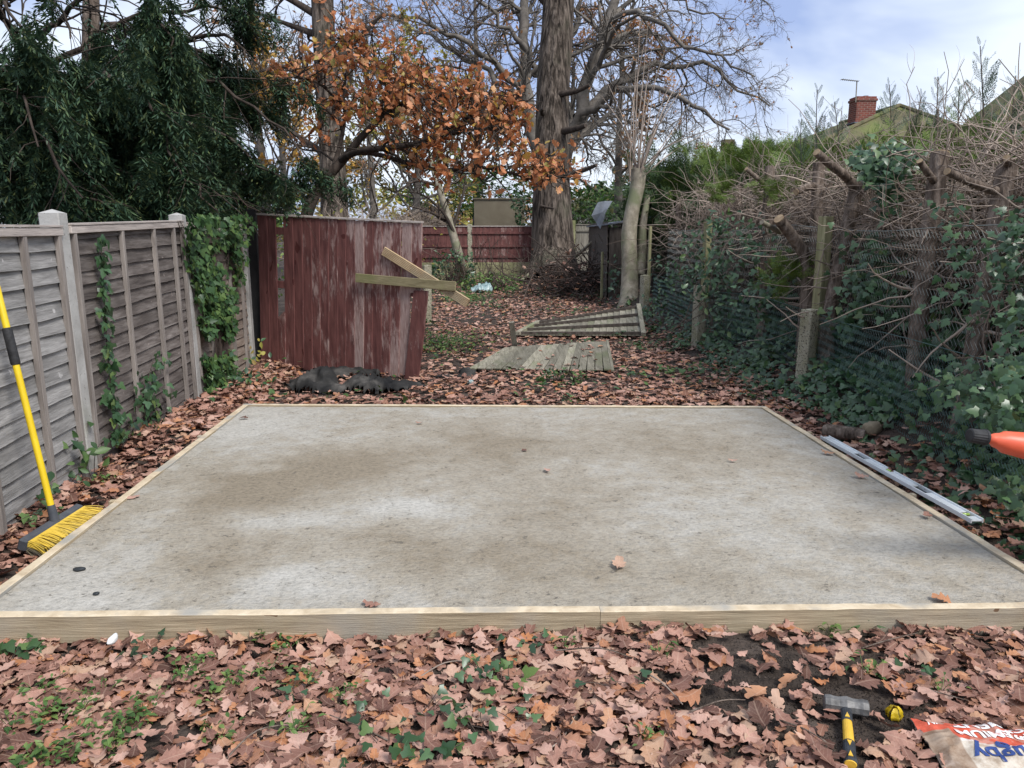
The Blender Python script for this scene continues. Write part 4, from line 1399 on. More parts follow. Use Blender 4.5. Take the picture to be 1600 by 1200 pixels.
def hang(Pn, n, lo, hi, tlo, wmul=1.0, jit=.03):
    N, k = Pn.shape[:2]
    i = rg.integers(0, N, n)
    f = rg.uniform(tlo, 1, n) * (k - 1)
    j = np.minimum(f.astype(int), k - 2)
    w = (f - j)[:, None]
    p_ = Pn[i, j] * (1 - w) + Pn[i, j + 1] * w + rg.normal(0, jit, (n, 3))
    T = norm(Pn[i, j + 1] - Pn[i, j])
    kp = (vnoise(p_ * 1.1, 86) > .29 + .16 * ss(3.2, 4.4, p_[:, 2])) & ~((p_[:, 0] > -2.7) & (p_[:, 2] < 2.1))
    p_, T = p_[kp], T[kp]
    n = len(p_)
    L = rg.uniform(lo, hi, n) * (1 - .35 * ss(-3.6, -2.6, p_[:, 0]))
    zax = -norm(np.array([0, 0, -1.0]) + T * rg.uniform(0.1, .8, (n, 1)) + rg.normal(0, .16, (n, 3)))
    X = norm(np.cross(zax, rg.normal(0, 1, (n, 3))))
    Yv = np.cross(zax, X)
    wl_ = rg.uniform(.42, .6, n) * wmul
    M = np.stack([X * wl_[:, None], Yv * wl_[:, None], zax * L[:, None]], 2)
    h_ = n // 3
    for q in range(3):
        tv, tf = PEND[q]
        g.scatter(tv, tf, M[q * h_:(q + 1) * h_], p_[q * h_:(q + 1) * h_])


PEND = [pendant(38, .20, .017, s_) for s_ in (3, 4, 5)]
hang(a1, 8200, .22, .62, .1)
hang(Ls, 2600, .25, .75, .12)
fo = g.build('foliage', YEW, cr, smooth=False)
tag(fo, kind='stuff')
# ------------------------------------------------------------------ far fence, sheds, houses
def close_board(pa, pb, top, mat, label, nb, grp, gravel=True, low=0.62, wear=(.2, .2)):
    pa, pb = np.array(pa), np.array(pb)
    d = pb - pa
    L = np.linalg.norm(d)
    d /= L
    n_ = np.array([d[1], -d[0]])
    t = thing('fence_panel', label, 'fence panel', (*((pa + pb) / 2), 0), grp)
    ang = math.atan2(d[1], d[0])
    w = L / nb
    rg_ = np.random.default_rng(int(abs(pa[0]) * 100) + 3)
    z0 = low if gravel else 0.05
    for i in range(nb):
        c = pa + d * (w * (i + .5)) + n_ * 0.0
        o = Geo().box((w + .012, .016, top - z0), (c[0], c[1], (top + z0) / 2), rotz(ang) @ rotz(.05), .002).build('board', mat, t)
        o['wear'] = float(rg_.uniform(*wear))
    for zz in (z0 + .18, (z0 + top) / 2 - .05, top - .2):
        g = Geo()
        a3, b3 = pa + n_ * .03, pb + n_ * .03
        g.bar((*a3, zz), (*b3, zz), .04, .07, .003)
        o = g.build('rail', mat, t)
        o['wear'] = -.1
    g = Geo()
    g.bar((*pa, top + .015), (*pb, top + .015), .07, .03, .003)
    g.build('capping', RAIL_WOOD if gravel else GREY_WOOD, t)
    if gravel:
        for j in range(3):
            g = Geo()
            zz = .02 + j * .2
            a3, b3 = pa + n_ * (.02 + .012 * (j % 2)), pb + n_ * (.02 + .012 * (j % 2))
            g.bar((*a3, zz + .1), (*b3, zz + .1), .045, .19, .006)
            g.build('gravel_board', GREEN_WOOD, t, label='mossy gravel board' if j == 2 else None)
    return t


fy = 25.0
fx = lambda px: P(px, 400, fy)[0]
FGR = 'dark red boarded panels of the far fence'
for x0, x1, lab in ((737, 838, 'dark red board panel with pale flaking patches beside the thickest trunk'), (642, 732, 'dark red board panel behind the thin leaning tree'), (546, 637, 'dark red board panel hidden behind the near red panel')):
    close_board((fx(x0), fy), (fx(x1), fy), 1.76, RED, lab, 11, FGR, wear=(-.05, .3) if x0 == 737 else (-.1, .12))
for x_, lab in ((734.5, 'grey post between the two far red panels'), (640, 'grey post at the left end of the far red panel')):
    conc_post('concrete_post', fx(x_), fy + .05, 1.83, .15, lab, POST_OLD, group='grey posts of the far fence', flat=.5)
q0, q1, q2 = P(884, 390, 27.4), P(895, 390, 27.4), P(926, 390, 27.4)
close_board(q0[:2], q1[:2] - np.array([.1, 0]), 1.84, GREY_WOOD, 'narrow grey weathered boards right behind the thickest trunk', 3, 'grey panels of the far fence', False)
close_board(q1[:2] + np.array([.1, 0]), q2[:2], 1.84, GREY_WOOD, 'grey weathered boards ending at the dark shed corner', 6, 'grey panels of the far fence', False)
Geo().box((.14, .14, 2.0), (q1[0], q1[1] - .03, 1.0), bevel=.008).build('timber_post', GREEN_WOOD, label='green stained post in the far grey fence', cat='post', org=(q1[0], q1[1], 0))

# shed with dark lapped boards, side on
sh = thing('garden_shed', 'narrow dark shed clad in lapped boards with torn roofing felt, left of the pollarded trunk', 'shed', (3.3, 20, 0))
sa, sb = np.array([2.93, 17.1]), np.array([3.52, 24.0])
d = (sb - sa) / np.linalg.norm(sb - sa)
nn = np.array([-d[1], d[0]])
sang = math.atan2(d[1], d[0])
SL = np.linalg.norm(sb - sa)
for i in range(11):
    z_ = .02 + i * .162
    c = (sa + sb) / 2 + nn * .012
    Rm = rotz(sang) @ np.array(Euler((R(-7), 0, 0)).to_matrix())
    Geo().box((SL, .018, .185), (c[0], c[1], z_ + .09), Rm, .002).build('board', DARK_WOOD, sh)
cen = (sa + sb) / 2 - nn * .86
Geo().box((SL - .02, 1.66, 1.72), (cen[0], cen[1], .84), rotz(sang)).build('wall', DARK_WOOD, sh)
rc = sa + (sb - sa) * .5 - nn * .84
Geo().box((SL + .2, 1.9, .035), (rc[0], rc[1], 1.90), rotz(sang) @ np.array(Euler((R(-9), 0, 0)).to_matrix()), .004).build('roof', ROOF_FELT, sh)
D = 16.9
grid = []
ou = [(934, 317), (926, 337), (937, 358), (945, 335), (957, 314), (944, 316)]
fl = [P(934, 316, D), P(929, 326, D - .05), P(924, 337, D - .1), P(931, 347, D - .02), P(938, 358, D - .12), P(943, 345, D - .02), P(946, 333, D + .02), P(951, 324, D + .1), P(957, 314, D + .25), P(945, 314, D + .2)]
ctr_ = P(938, 333, D - .07)
V = np.array([ctr_] + fl + [q + np.array([.004, .012, 0]) for q in [ctr_] + fl])
n = len(fl)
F = [[0, 1 + i, 1 + (i + 1) % n] for i in range(n)] + [[n + 1, n + 2 + (i + 1) % n, n + 2 + i] for i in range(n)] + [[1 + i, n + 2 + i, n + 2 + (i + 1) % n, 1 + (i + 1) % n] for i in range(n)]
Geo().add(V, F).build('felt_flap', ROOF_FELT, sh, label='torn grey roofing felt hanging from the corner')


def gable_shed(label, x0, x1, ytop, yeave, depth, length, mat, roofm, zlo=0.0, boards=True, flat=False):
    a_, b_ = P(x0, yeave, depth), P(x1, yeave, depth)
    zt = P((x0 + x1) / 2, ytop, depth)[2]
    ze = a_[2]
    t = thing('garden_shed', label, 'shed', (*((a_ + b_) / 2)[:2], 0))
    xa, xb_ = a_[0], b_[0]
    y_ = a_[1]
    xm = (xa + xb_) / 2
    g = Geo()
    if flat:
        g.box((xb_ - xa, length, zt), (xm, y_ + length / 2, zt / 2))
        g.build('wall', mat, t)
        Geo().box((xb_ - xa + .1, length + .1, .05), (xm, y_ + length / 2, zt + .027), None, .005).build('roof', roofm, t)
        return t
    V = [(xa, y_, 0), (xb_, y_, 0), (xb_, y_, ze), (xm, y_, zt), (xa, y_, ze)]
    V2 = [(x_, y_ + length, z_) for x_, _, z_ in V]
    g.add(np.array(V + V2), [[0, 1, 2, 3, 4], [9, 8, 7, 6, 5], [0, 5, 6, 1], [1, 6, 7, 2], [4, 9, 5, 0]])
    g.build('wall', mat, t)
    if boards:
        z_ = ze - .9
        while z_ < zt - .1:
            k = 1 - max(0, (z_ + .12 - ze) / (zt - ze))
            w_ = (xb_ - xa) * max(.1, k)
            Geo().box((w_, .03, .15), (xm, y_ - .018, z_ + .07), np.array(Euler((R(8), 0, 0)).to_matrix()), .002).build('board', mat, t)
            z_ += .15
    for s in (-1, 1):
        e_ = (xa if s < 0 else xb_)
        dx, dz = (e_ - xm), (ze - zt)
        ln = math.hypot(dx, dz) + .15
        a2 = math.atan2(dz, abs(dx))
        cx, cz = xm + s * math.cos(a2) * ln / 2, zt + math.sin(a2) * ln / 2 + .03
        Geo().box((ln, length + .3, .04), (cx, y_ + length / 2, cz), np.array(Euler((0, -a2 * s if s > 0 else -(-a2), 0)).to_matrix()) if False else np.array([[math.cos(a2), 0, -s * math.sin(a2)], [0, 1, 0], [s * math.sin(a2), 0, math.cos(a2)]]), .004).build('roof', roofm, t)
        Geo().box((ln, .025, .12), (cx, y_ - .16, cz - .05), np.array([[math.cos(a2), 0, -s * math.sin(a2)], [0, 1, 0], [s * math.sin(a2), 0, math.cos(a2)]]), .003).build('bargeboard', SHED_WOOD, t)
    return t


gable_shed('low brown shed with a pointed gable showing above the far red fence', 617, 702, 331, 352, 29.5, 2.5, SHED_WOOD, ROOF_FELT)
gable_shed('shed with a wide dark felted roof behind the low gabled shed', 610, 722, 316, 350, 36, 5.0, SHED_WOOD, ROOF_FELT, boards=False)
gable_shed('plain olive brown flat sided shed between the sheds and the thickest trunk', 741, 820, 312, 356, 30.5, 2.4, PANEL_WOOD, PANEL_WOOD, flat=True)
# dark lean-to behind the left corner
a_, b_ = P(330, 347, 11.5), P(392, 322, 11.5)
t = thing('garden_shed', 'dark sloping shed roof peeping over the ivy covered panel', 'shed', (*a_[:2], 0))
xm = (a_[0] + b_[0] + .8) / 2
Geo().box((.5, .8, 1.5), (a_[0] + .27, a_[1] + .5, .75)).build('wall', BLACK_WOOD, t)
V = np.array([a_, b_, b_ + (0, 2.2, 0), a_ + (0, 2.2, 0), a_ - (0, 0, .05), b_ - (0, 0, .05), b_ + (0, 2.2, -.05), a_ + (0, 2.2, -.05)])
Geo().add(V, [[0, 1, 2, 3], [7, 6, 5, 4], [0, 4, 5, 1], [1, 5, 6, 2], [2, 6, 7, 3], [3, 7, 4, 0]]).build('roof', BLACK_WOOD, t)

# houses
BRICK, ntb, bb = newmat('chimney_brick', 0.9, 0.2)
bt = ntb.nodes.new('ShaderNodeTexBrick')
bt.inputs['Color1'].default_value = (0.22, 0.055, 0.038, 1)
bt.inputs['Color2'].default_value = (0.13, 0.035, 0.028, 1)
bt.inputs['Mortar'].default_value = (0.24, 0.19, 0.16, 1)
bt.inputs['Scale'].default_value = 1.0
bt.inputs['Mortar Size'].default_value = 0.009
bt.inputs['Brick Width'].default_value = 0.225
bt.inputs['Row Height'].default_value = 0.075
tcx = ntb.nodes.new('ShaderNodeTexCoord')
sp = ntb.nodes.new('ShaderNodeSeparateXYZ')
cb = ntb.nodes.new('ShaderNodeCombineXYZ')
_lk(ntb, tcx.outputs['Object'], sp.inputs[0])
_lk(ntb, mathn(ntb, 'ADD', sp.outputs['X'], sp.outputs['Y']), cb.inputs['X'])
_lk(ntb, sp.outputs['Z'], cb.inputs['Y'])
_lk(ntb, cb.outputs[0], bt.inputs['Vector'])
_lk(ntb, bt.outputs['Color'], bb.inputs['Base Color'])
TILE = surf('mossy_roof_tile', [(0.3, (0.055, 0.055, 0.022)), (0.5, (0.10, 0.09, 0.045)), (0.7, (0.15, 0.115, 0.07))], scale=2.2, detail=8, bump=0.6, bscale=9, bdist=.05, patch=(1.0, .45, .65, (0.12, 0.135, 0.04)))
RENDER = surf('pale_house_render', [(0.3, (0.5, 0.47, 0.42)), (0.7, (0.62, 0.59, 0.54))], scale=2, bump=0.1)


def house(label, peak, fl, fr, ridge, ze, back, chim=None, group=None):
    """hipped house: peak point, front eave corners as offsets, ridge length away"""
    peak = np.array(peak)
    t = thing('house', label, 'house', (peak[0], peak[1], 0), group)
    A = np.array([peak[0] + fl[0], peak[1] + fl[1], ze])
    B = np.array([peak[0] + fr[0], peak[1] + fr[1], ze])
    Cc = B + (0, back, 0)
    Dd = A + (0, back, 0)
    r1, r2 = peak, peak + np.array([0, ridge, 0])
    V = np.array([A, B, Cc, Dd, r1, r2])
    lo = V.copy()
    lo[:, 2] -= .12
    F = [[0, 1, 4], [1, 2, 5, 4], [2, 3, 5], [3, 0, 4, 5]]
    F2 = [[i + 6 for i in f[::-1]] for f in F] + [[0, 6, 7, 1], [1, 7, 8, 2], [2, 8, 9, 3], [3, 9, 6, 0]]
    Geo().add(np.concatenate([V, lo]), F + F2).build('roof', TILE, t)
    for a_, b_ in ((A, r1), (B, r1), (r1, r2)):
        Geo().tube([a_ + (0, 0, .03), b_ + (0, 0, .03)], .085, 8).build('ridge_tile', TILE, t)
    i_ = .35
    x0, x1, y0, y1 = A[0] + i_, B[0] - i_, min(A[1], B[1]) + i_, max(Cc[1], Dd[1]) - i_
    Geo().box((x1 - x0, y1 - y0, ze - .1), ((x0 + x1) / 2, (y0 + y1) / 2, (ze - .1) / 2)).build('wall', RENDER, t)
    for fxx in (.25, .75):
        wx = x0 + (x1 - x0) * fxx
        w_ = Geo().box((1.3, .06, 1.2), (wx, y0 - .03, ze - 1.3), None, .01).build('window', RENDER, t)
        Geo().box((1.1, .03, 1.0), (wx, y0 - .06, ze - 1.3)).build('pane', BLACK_WOOD, w_)
    if chim:
        cx, cy, w_, dp, z0, z1 = chim
        ch = Geo().box((w_, dp, z1 - z0), (cx, cy, (z0 + z1) / 2), None, .01).build('chimney', BRICK, t, label='red brick chimney')
        Geo().box((w_ + .07, dp + .07, .09), (cx, cy, z1 - .13), None, .01).build('chimney_band', BRICK, ch)
        Geo().box((w_ + .14, dp + .14, .05), (cx, cy, z0 + .42), None, .01).build('flashing', ROOF_FELT, ch)
        Geo().lathe([(0, .13), (.2, .12), (.9, .10), (1, .11)], (cx + .1, cy, z1), (cx + .1, cy, z1 + .06), 10).build('chimney_pot', BRICK, ch)
    return t, peak


DH = 30.0
pk = P(1405, 166, DH)
c0, c1 = P(1353, 180, DH - .2), P(1353, 151, DH - .2)
ht, _ = house('house with a mossy tiled roof and red brick chimney above the cut hedge', pk, (-6.4, -4.2), (3.8, -4.2), 5, pk[2] - 2.55, 13, (c0[0], c0[1] + .35, .80, .65, c0[2] - .7, c1[2]))
g = Geo()
a0, a1_ = P(1337, 160, DH - .55), P(1339, 126, DH - .55)
g.tube([a0, a1_], .022, 6)
g.build('aerial_mast', GREY_WOOD, ht)
g = Geo()
b0_, b1_ = P(1314, 124, DH - .5), P(1342, 127, DH - .6)
g.tube([b0_, b1_], .016, 5)
for q in np.linspace(.05, .95, 9):
    c = b0_ * (1 - q) + b1_ * q
    g.tube([c + (0, -.16 + .05 * q, 0), c + (0, .16 - .05 * q, 0)], .008, 4)
g.build('aerial', GREY_WOOD, ht, label='thin television aerial pointing left')
pk2 = P(1690, 60, 19)
house('second mossy roofed house at the top right edge beyond the hedge', pk2, (-2.15, -.2), (3, -.2), .6, P(1560, 186, 19)[2], 1.4)
pk3 = P(1150, 262, 42)
c0, c1 = P(1140, 255, 41.5), P(1140, 219, 41.5)
house('distant low house whose mossy chimney rises over the dark cypress', pk3, (-5, -3), (5, -3), 5, pk3[2] - 2.2, 10, None)
Geo().box((.62, .55, c1[2] - c0[2] + .9), (c0[0], c0[1] + .5, (c1[2] + c0[2]) / 2 - .4), None, .02).build('chimney', TILE, bpy.data.objects[[o.name for o in C.objects if o.get('category') == 'house'][-1]], label='square mossy chimney stack')
pk4 = P(938, 289, 62)
house('far pale house roof seen right of the thickest trunk', pk4, (-2.6, -.2), (4.5, -.2), 6, pk4[2] - 2.2, 12, None)


def bush(name, label, ctr, rad, n, size, mat, seed, tm=None, stems=14, group=None, gap=.40, scale=1.6, up=.4, stemm=None, cat='shrub'):
    rg_ = np.random.default_rng(seed)
    ctr, rad = np.array(ctr, float), np.array(rad, float)
    t = thing(name, label, cat, (ctr[0], ctr[1], 0), group)
    p_ = rg_.normal(0, 1, (n * 3, 3))
    p_ = norm(p_) * rg_.uniform(.35, 1.05, (n * 3, 1)) ** .5
    q_ = ctr + p_ * rad * (1 + .35 * (fbm(p_ * 2.2 + seed, seed, 3)[:, None] - .5) * 2)
    q_ = q_[(vnoise(q_ * scale, seed) > gap) & (q_[:, 2] > .03)][:n]
    tm = tm or OVAL
    M = frames(norm(norm(q_ - ctr) + rg_.normal(0, .7, q_.shape)), rg_, Zhint=np.array([0, -.2, up])) * (size * rg_.uniform(.6, 1.35, len(q_)))[:, None, None]
    g = Geo()
    st_ = np.stack([np.stack([np.array([ctr[0], ctr[1], 0]) + rg_.normal(0, .12, 3) * rad * (1, 1, 0), ctr + rg_.normal(0, .25, 3) * rad, ctr + norm(rg_.normal(0, 1, 3) + np.array([0, 0, .6])) * rad * .95]) for _ in range(stems)])
    st_ = np.stack([resample(s_, 9) for s_ in st_])
    rs_ = np.linspace(.02, .004, 9)[None].repeat(stems, 0)
    b_, br_ = grow(st_, rs_, 7, .3, 1, .4, 6, .8, .2, (0, 0, .02), rg=rg_, rmin=.003)
    Geo().tubes(st_, rs_, 5).tubes(b_, br_, 3).build('stem', stemm or TWIG_DARK, t, smooth=True)
    tag(bpy.data.objects[t.children[-1].name], kind='stuff')
    if len(q_):
        Geo().scatter(tm[0], tm[1], M, q_).build('foliage', mat, t, smooth=True)
    return t


OVAL = oval_leaf()
IVYL = ivy_leaf()
FRD = [frond(9, .42, .014, .15, s_) for s_ in (1, 2, 3)]


def fronds(name, mat, parent, P0, up, size, rg_, seed=0, **kw):
    g = Geo()
    n = len(P0)
    for q in range(3):
        s_ = slice(q * n // 3, (q + 1) * n // 3)
        m_ = len(P0[s_])
        d = norm(np.asarray(up)[None] + rg_.normal(0, .5, (m_, 3)))
        M = frames(d, rg_) * (size * rg_.uniform(.6, 1.3, m_))[:, None, None]
        g.scatter(FRD[q][0], FRD[q][1], M, P0[s_])
    return g.build(name, mat, parent, smooth=False, **kw)


b = P(772, 297, 34)
bush('laurel_shrub', 'bright green shrub above the flat sided shed', b, (2.2, 1.2, 1.0), 900, .2, SHRUB_G, 91)
b = P(700, 310, 36)
bush('laurel_shrub', 'dull green shrub behind the dark felted roof', b, (3.0, 1.2, .8), 900, .2, SHRUB_G, 97, gap=.5)
b = P(905, 330, 33)
bush('laurel_shrub', 'green shrub right of the thickest trunk over the grey boards', b, (1.5, 1.2, 1.2), 900, .17, SHRUB_G, 92)
b = P(838, 325, 29)
bush('laurel_shrub', 'dark green leaves just left of the thickest trunk over the far fence', b, (.9, .8, .9), 500, .16, IVY, 93)
b = P(555, 325, 14)
bush('hazel_shrub', 'thin brown stemmed shrub with a few yellow leaves over the red panel', (b[0], b[1], 1.2), (1.6, .7, .95), 150, .085, YELLOWGREEN, 94, stems=70, gap=.1, stemm=TWIG)
b = P(640, 300, 27)
bush('hazel_shrub', 'tangled bare brown shrub in front of the sheds', (b[0], b[1], 1.5), (2.4, .6, 1.1), 160, .1, GOLD, 95, stems=70, gap=.1, stemm=TWIG)
b = P(345, 300, 15)
bush('laurel_shrub', 'pale leaved shrub glimpsed under the yew', (b[0], b[1], 1.2), (2.6, .8, 1.2), 700, .1, WEED, 96)
# distant tree line behind everything
for i, (px, dd, hh, ww, mat, lab) in enumerate(((240, 60, 7, 12, SHRUB_G, 'distant green tree mass far behind the yew'), (560, 70, 6, 14, YELLOWGREEN, 'distant olive tree mass beyond the sheds'), (860, 80, 6, 12, TAN, 'distant brown tree mass behind the thickest trunk'), (1050, 60, 6, 9, CYPRESS_DARK, 'distant dark tree mass behind the pollarded trunk'), (30, 45, 6, 10, IVY, 'distant dark tree mass at the far left'))):
    b = P(px, 362, dd)
    bush('broadleaf_tree', lab, (b[0], b[1], hh * .42), (ww, 3, hh * .55), 2600, .55, mat, 120 + i, stems=24, gap=.36, scale=.5, cat='tree')

# ------------------------------------------------------------------ right-hand mesh fence
RP = [(3.13, 6.96), (2.95, 9.9), (3.06, 13.8)]
CG = 'stubby weathered concrete posts of the mesh fence'
conc_post('concrete_post', 3.12, 6.98, .88, .125, 'largest stubby weathered concrete post, beside the tall green stained post', POST_OLD, .5, CG, (.015, 0), flat=.55)
conc_post('concrete_post', 2.95, 9.95, .90, .125, 'stubby weathered concrete post standing under the brambles, behind the slab corner', POST_OLD, .4, CG, (0.0, 0), flat=.9)
conc_post('concrete_post', 3.06, 13.8, .82, .13, 'farthest stubby concrete post, next to the pollarded trunk', POST_OLD, .4, CG, (0.0, 0), flat=.5)
q = G(668, 505)
conc_post('concrete_post', q[0], q[1], 1.02, .13, 'lone grey post stub behind the right edge of the red panel', POST_OLD, .2, None, (0.02, 0), flat=.5)
for (x, y, z1, s, r_, lab) in ((3.36, 7.30, 1.745, .10, .35, 'tall green stained square timber post in the mesh fence'), (3.12, 10.3, 1.72, .085, .3, 'slimmer green timber post rising from the brambles'), (3.22, 14.2, 1.70, .05, .2, 'thin timber stake beside the pollarded trunk'), (2.86, 17.4, 1.15, .05, .1, 'short thin stake at the corner of the dark shed')):
    g = Geo()
    g.box((s, s, z1 + .1), (x, y, z1 / 2 - .05), rotz(r_), .004)
    o = g.build('timber_post', GREEN_WOOD, label=lab, cat='post', group='timber posts of the mesh fence', org=(x, y, 0))

WIRE = surf('green_wire', [(0.3, (0.03, 0.07, 0.064)), (0.7, (0.065, 0.125, 0.115))], scale=4, bump=0, rough=.5)
WIRE_G = surf('grey_wire', [(0.3, (0.14, 0.16, 0.15)), (0.7, (0.28, 0.30, 0.28))], scale=4, bump=0, rough=.5)
ML = resample([(2.80, 2.4), (2.95, 4.6), (3.17, 7.0), (3.02, 9.9), (3.12, 13.8), (3.25, 17)], 200, 6)
mlen = np.concatenate([[0], np.cumsum(np.linalg.norm(np.diff(ML, axis=0), axis=1))])


def mline(s):
    return np.stack([np.interp(s, mlen, ML[:, 0]), np.interp(s, mlen, ML[:, 1])], -1)


def chain_link(label, z0, z1, p_, r_, mat, off, sag):
    t = thing('wire_mesh_fence', label, 'wire fence', (3.1, 8, 0))
    mend = float(np.interp(13.6, ML[:, 1], mlen))
    nw = int(mend / p_)
    nl = int((z1 - z0) / p_) + 1
    i = np.arange(nw)[:, None]
    j = np.arange(nl)[None]
    s = (i + (j % 2)) * p_
    zz = z0 + j * p_ + 0 * s
    zz = zz + .07 * (fbm(np.stack([s * 1.6, s * 0 + 9, s * 0], -1), 14, 3) - .5)
    zz = zz + sag * (fbm(np.stack([s * .5, s * 0, s * 0], -1), 4, 2) - .5)
    xy_ = mline(np.clip(s, 0, mlen[-1]))
    o_ = off + .06 * (fbm(np.stack([s * .8, zz * 1.5, s * 0], -1), 5, 2) - .5)
    Pn = np.stack([xy_[..., 0] + o_, xy_[..., 1], zz], -1)
    g = Geo().tubes(Pn, np.full(Pn.shape[:2], r_), 3)
    o = g.build('mesh_wire', mat, t)
    tag(o, kind='stuff')
    for zz_ in (z0, z1):
        s = np.linspace(0, mend, 90)
        xy_ = mline(s)
        z_ = zz_ + sag * (fbm(np.stack([s * .5, s * 0, s * 0], -1), 4, 2) - .5)
        Geo().tube(np.stack([xy_[:, 0] + off + .06 * (fbm(np.stack([s * .8, z_ * 1.5, s * 0], -1), 5, 2) - .5), xy_[:, 1], z_], 1), r_ * 1.5, 4).build('line_wire', mat, t)
    return t


chain_link('low green chain link mesh strung between the stubby concrete posts', .08, .84, .034, .0019, WIRE, .06, .10)
chain_link('taller grey chain link mesh behind the green mesh, reaching into the twigs', .10, 1.62, .052, .0021, WIRE_G, .30, .12)

# ------------------------------------------------------------------ the cut conifer hedge
HG = 'cut down conifer trunks of the right hand hedge'
TR = [  # top px, bottom px, depth, radius, label
    (1203, 262, 1190, 545, 9.0, .075, 'slim cut conifer trunk left of the two close trunks, its side branch sawn off'),
    (1280, 256, 1256, 540, 7.9, .078, 'cut conifer trunk directly behind the tall green post'),
    (1340, 286, 1298, 545, 7.25, .082, 'cut conifer trunk just right of the tall green post, slanting'),
    (1469, 240, 1438, 565, 5.9, .085, 'thickest cut conifer trunk, flat topped, right of the hanging ivy bunch'),
    (1573, 262, 1522, 575, 5.1, .080, 'cut conifer trunk near the right edge of the photo, half wrapped in ivy'),
    (1152, 292, 1146, 500, 11.0, .07, 'cut conifer trunk behind the bramble clump'),
    (1112, 300, 1108, 480, 13.0, .075, 'distant cut conifer trunk right of the slim green post'),
    (1240, 280, 1226, 520, 9.6, .05, 'thin cut trunk standing back between two thicker ones'),
    (1412, 262, 1392, 545, 7.0, .06, 'cut conifer trunk hidden behind the hanging ivy bunch'),
    (1060, 318, 1058, 470, 15.0, .07, 'farthest cut conifer trunk, dark behind the thin stake'),
]
STUB = {0: [[(1166, 264, 8.7), (1190, 284, 8.8), (1216, 306, 8.95)]],
        1: [[(1244, 300, 7.7), (1262, 292, 7.8), (1277, 290, 7.9)]],
        2: [[(1276, 238, 6.9), (1298, 258, 7.0), (1326, 278, 7.15), (1338, 300, 7.25)], [(1328, 254, 6.8), (1350, 264, 6.95), (1366, 276, 7.1), (1342, 300, 7.25)]],
        3: [[(1437, 252, 5.7), (1448, 268, 5.75), (1464, 290, 5.9)]],
        4: [[(1480, 268, 4.85), (1510, 282, 4.95), (1545, 296, 5.05), (1565, 300, 5.1)], [(1573, 247, 4.9), (1575, 258, 5.1)]]}
rg = np.random.default_rng(101)
for i, (tx, ty, bx, by, dd, r_, lab) in enumerate(TR):
    top = P(tx, ty, dd)
    bot = P(bx, by, dd)
    k = (bot[2] - 0.0) / (top[2] - bot[2])
    bot = bot + (bot - top) * max(0, k)
    bot[2] = gz(bot[0], bot[1]) - .1
    t = thing('cut_conifer', lab, 'tree trunk', (bot[0], bot[1], 0), HG)
    pts = resample([bot, bot * .6 + top * .4 + rg.normal(0, .03, 3) * (1, 1, 0), top], 20)
    r_ = r_ * .80
    trunk_mesh(pts, [r_ * 1.25, r_ * 1.02, r_ * .98, r_], 34, 14, .06, .2, 200 + i, .03).build('trunk', BARK_RED, t, smooth=True)
    ax = norm(pts[-1] - pts[-2])
    Geo().tube([pts[-1] - ax * .004, pts[-1] + ax * .008], r_ * .97, 14).build('cut_face', CUT_WOOD if i in (3, 9) else BARK_RED, t)
    for pix in STUB.get(i, []):
        p_ = limb(pix, 10, 1)
        rr = np.linspace(.034, .042, 10) * (1.0 if i != 2 else 1.1) * (.72 if i in (0, 3, 4) else 1)
        st_ = Geo().tube(p_, rr, 10).build('cut_branch', BARK_RED, t, smooth=True)
        ax = norm(p_[0] - p_[1])
        Geo().tube([p_[0] - ax * .002, p_[0] + ax * .006], rr[0] * .93, 10).build('cut_face', CUT_WOOD, st_)
    ns = 16
    zz = rg.uniform(.2, .98, ns)
    b0 = pts[(zz * 19).astype(int)]
    dirs = rg.normal(0, 1, (ns, 3)) * (1, 1, .35) + np.array([-.3, -.2, .1])
    W = walk(b0, dirs, rg.uniform(.3, .9, ns), 7, .16, (0, 0, .03), rg)
    Geo().tubes(W, np.linspace(.011, .003, 7)[None] * rg.uniform(.6, 1.4, (ns, 1)), 4).build('side_twig', TWIG, t, smooth=True)
    tag(t.children[-1], kind='stuff')
# bent sawn trunk low behind the post
t = thing('cut_conifer', 'thick bent sawn trunk curving up behind the tall green post', 'tree trunk', (*P(1262, 500, 7.8)[:2], 0), HG)
p_ = limb([(1256, 560, 7.8), (1260, 470, 7.8), (1266, 410, 7.75), (1250, 385, 7.7), (1232, 362, 7.6), (1217, 342, 7.5)], 20, 2)
trunk_mesh(p_, [.085, .075, .068, .06, .055], 30, 12, .08, .1, 77).build('trunk', BARK_RED, t, smooth=True)
ax = norm(p_[-1] - p_[-2])
Geo().tube([p_[-1] - ax * .004, p_[-1] + ax * .008], .052, 12).build('cut_face', CUT_WOOD, t)
Geo().tube(limb([(1190, 347, 7.5), (1205, 355, 7.6), (1218, 362, 7.7)], 8), np.linspace(.026, .03, 8), 8).build('cut_branch', BARK_GREY, t, smooth=True)


def hedge_pts(n, x0, x1, y0, y1, rg_):
    y = y0 + (y1 - y0) * rg_.uniform(0, 1, n) ** 1.35
    return rg_.uniform(x0, x1, n), y


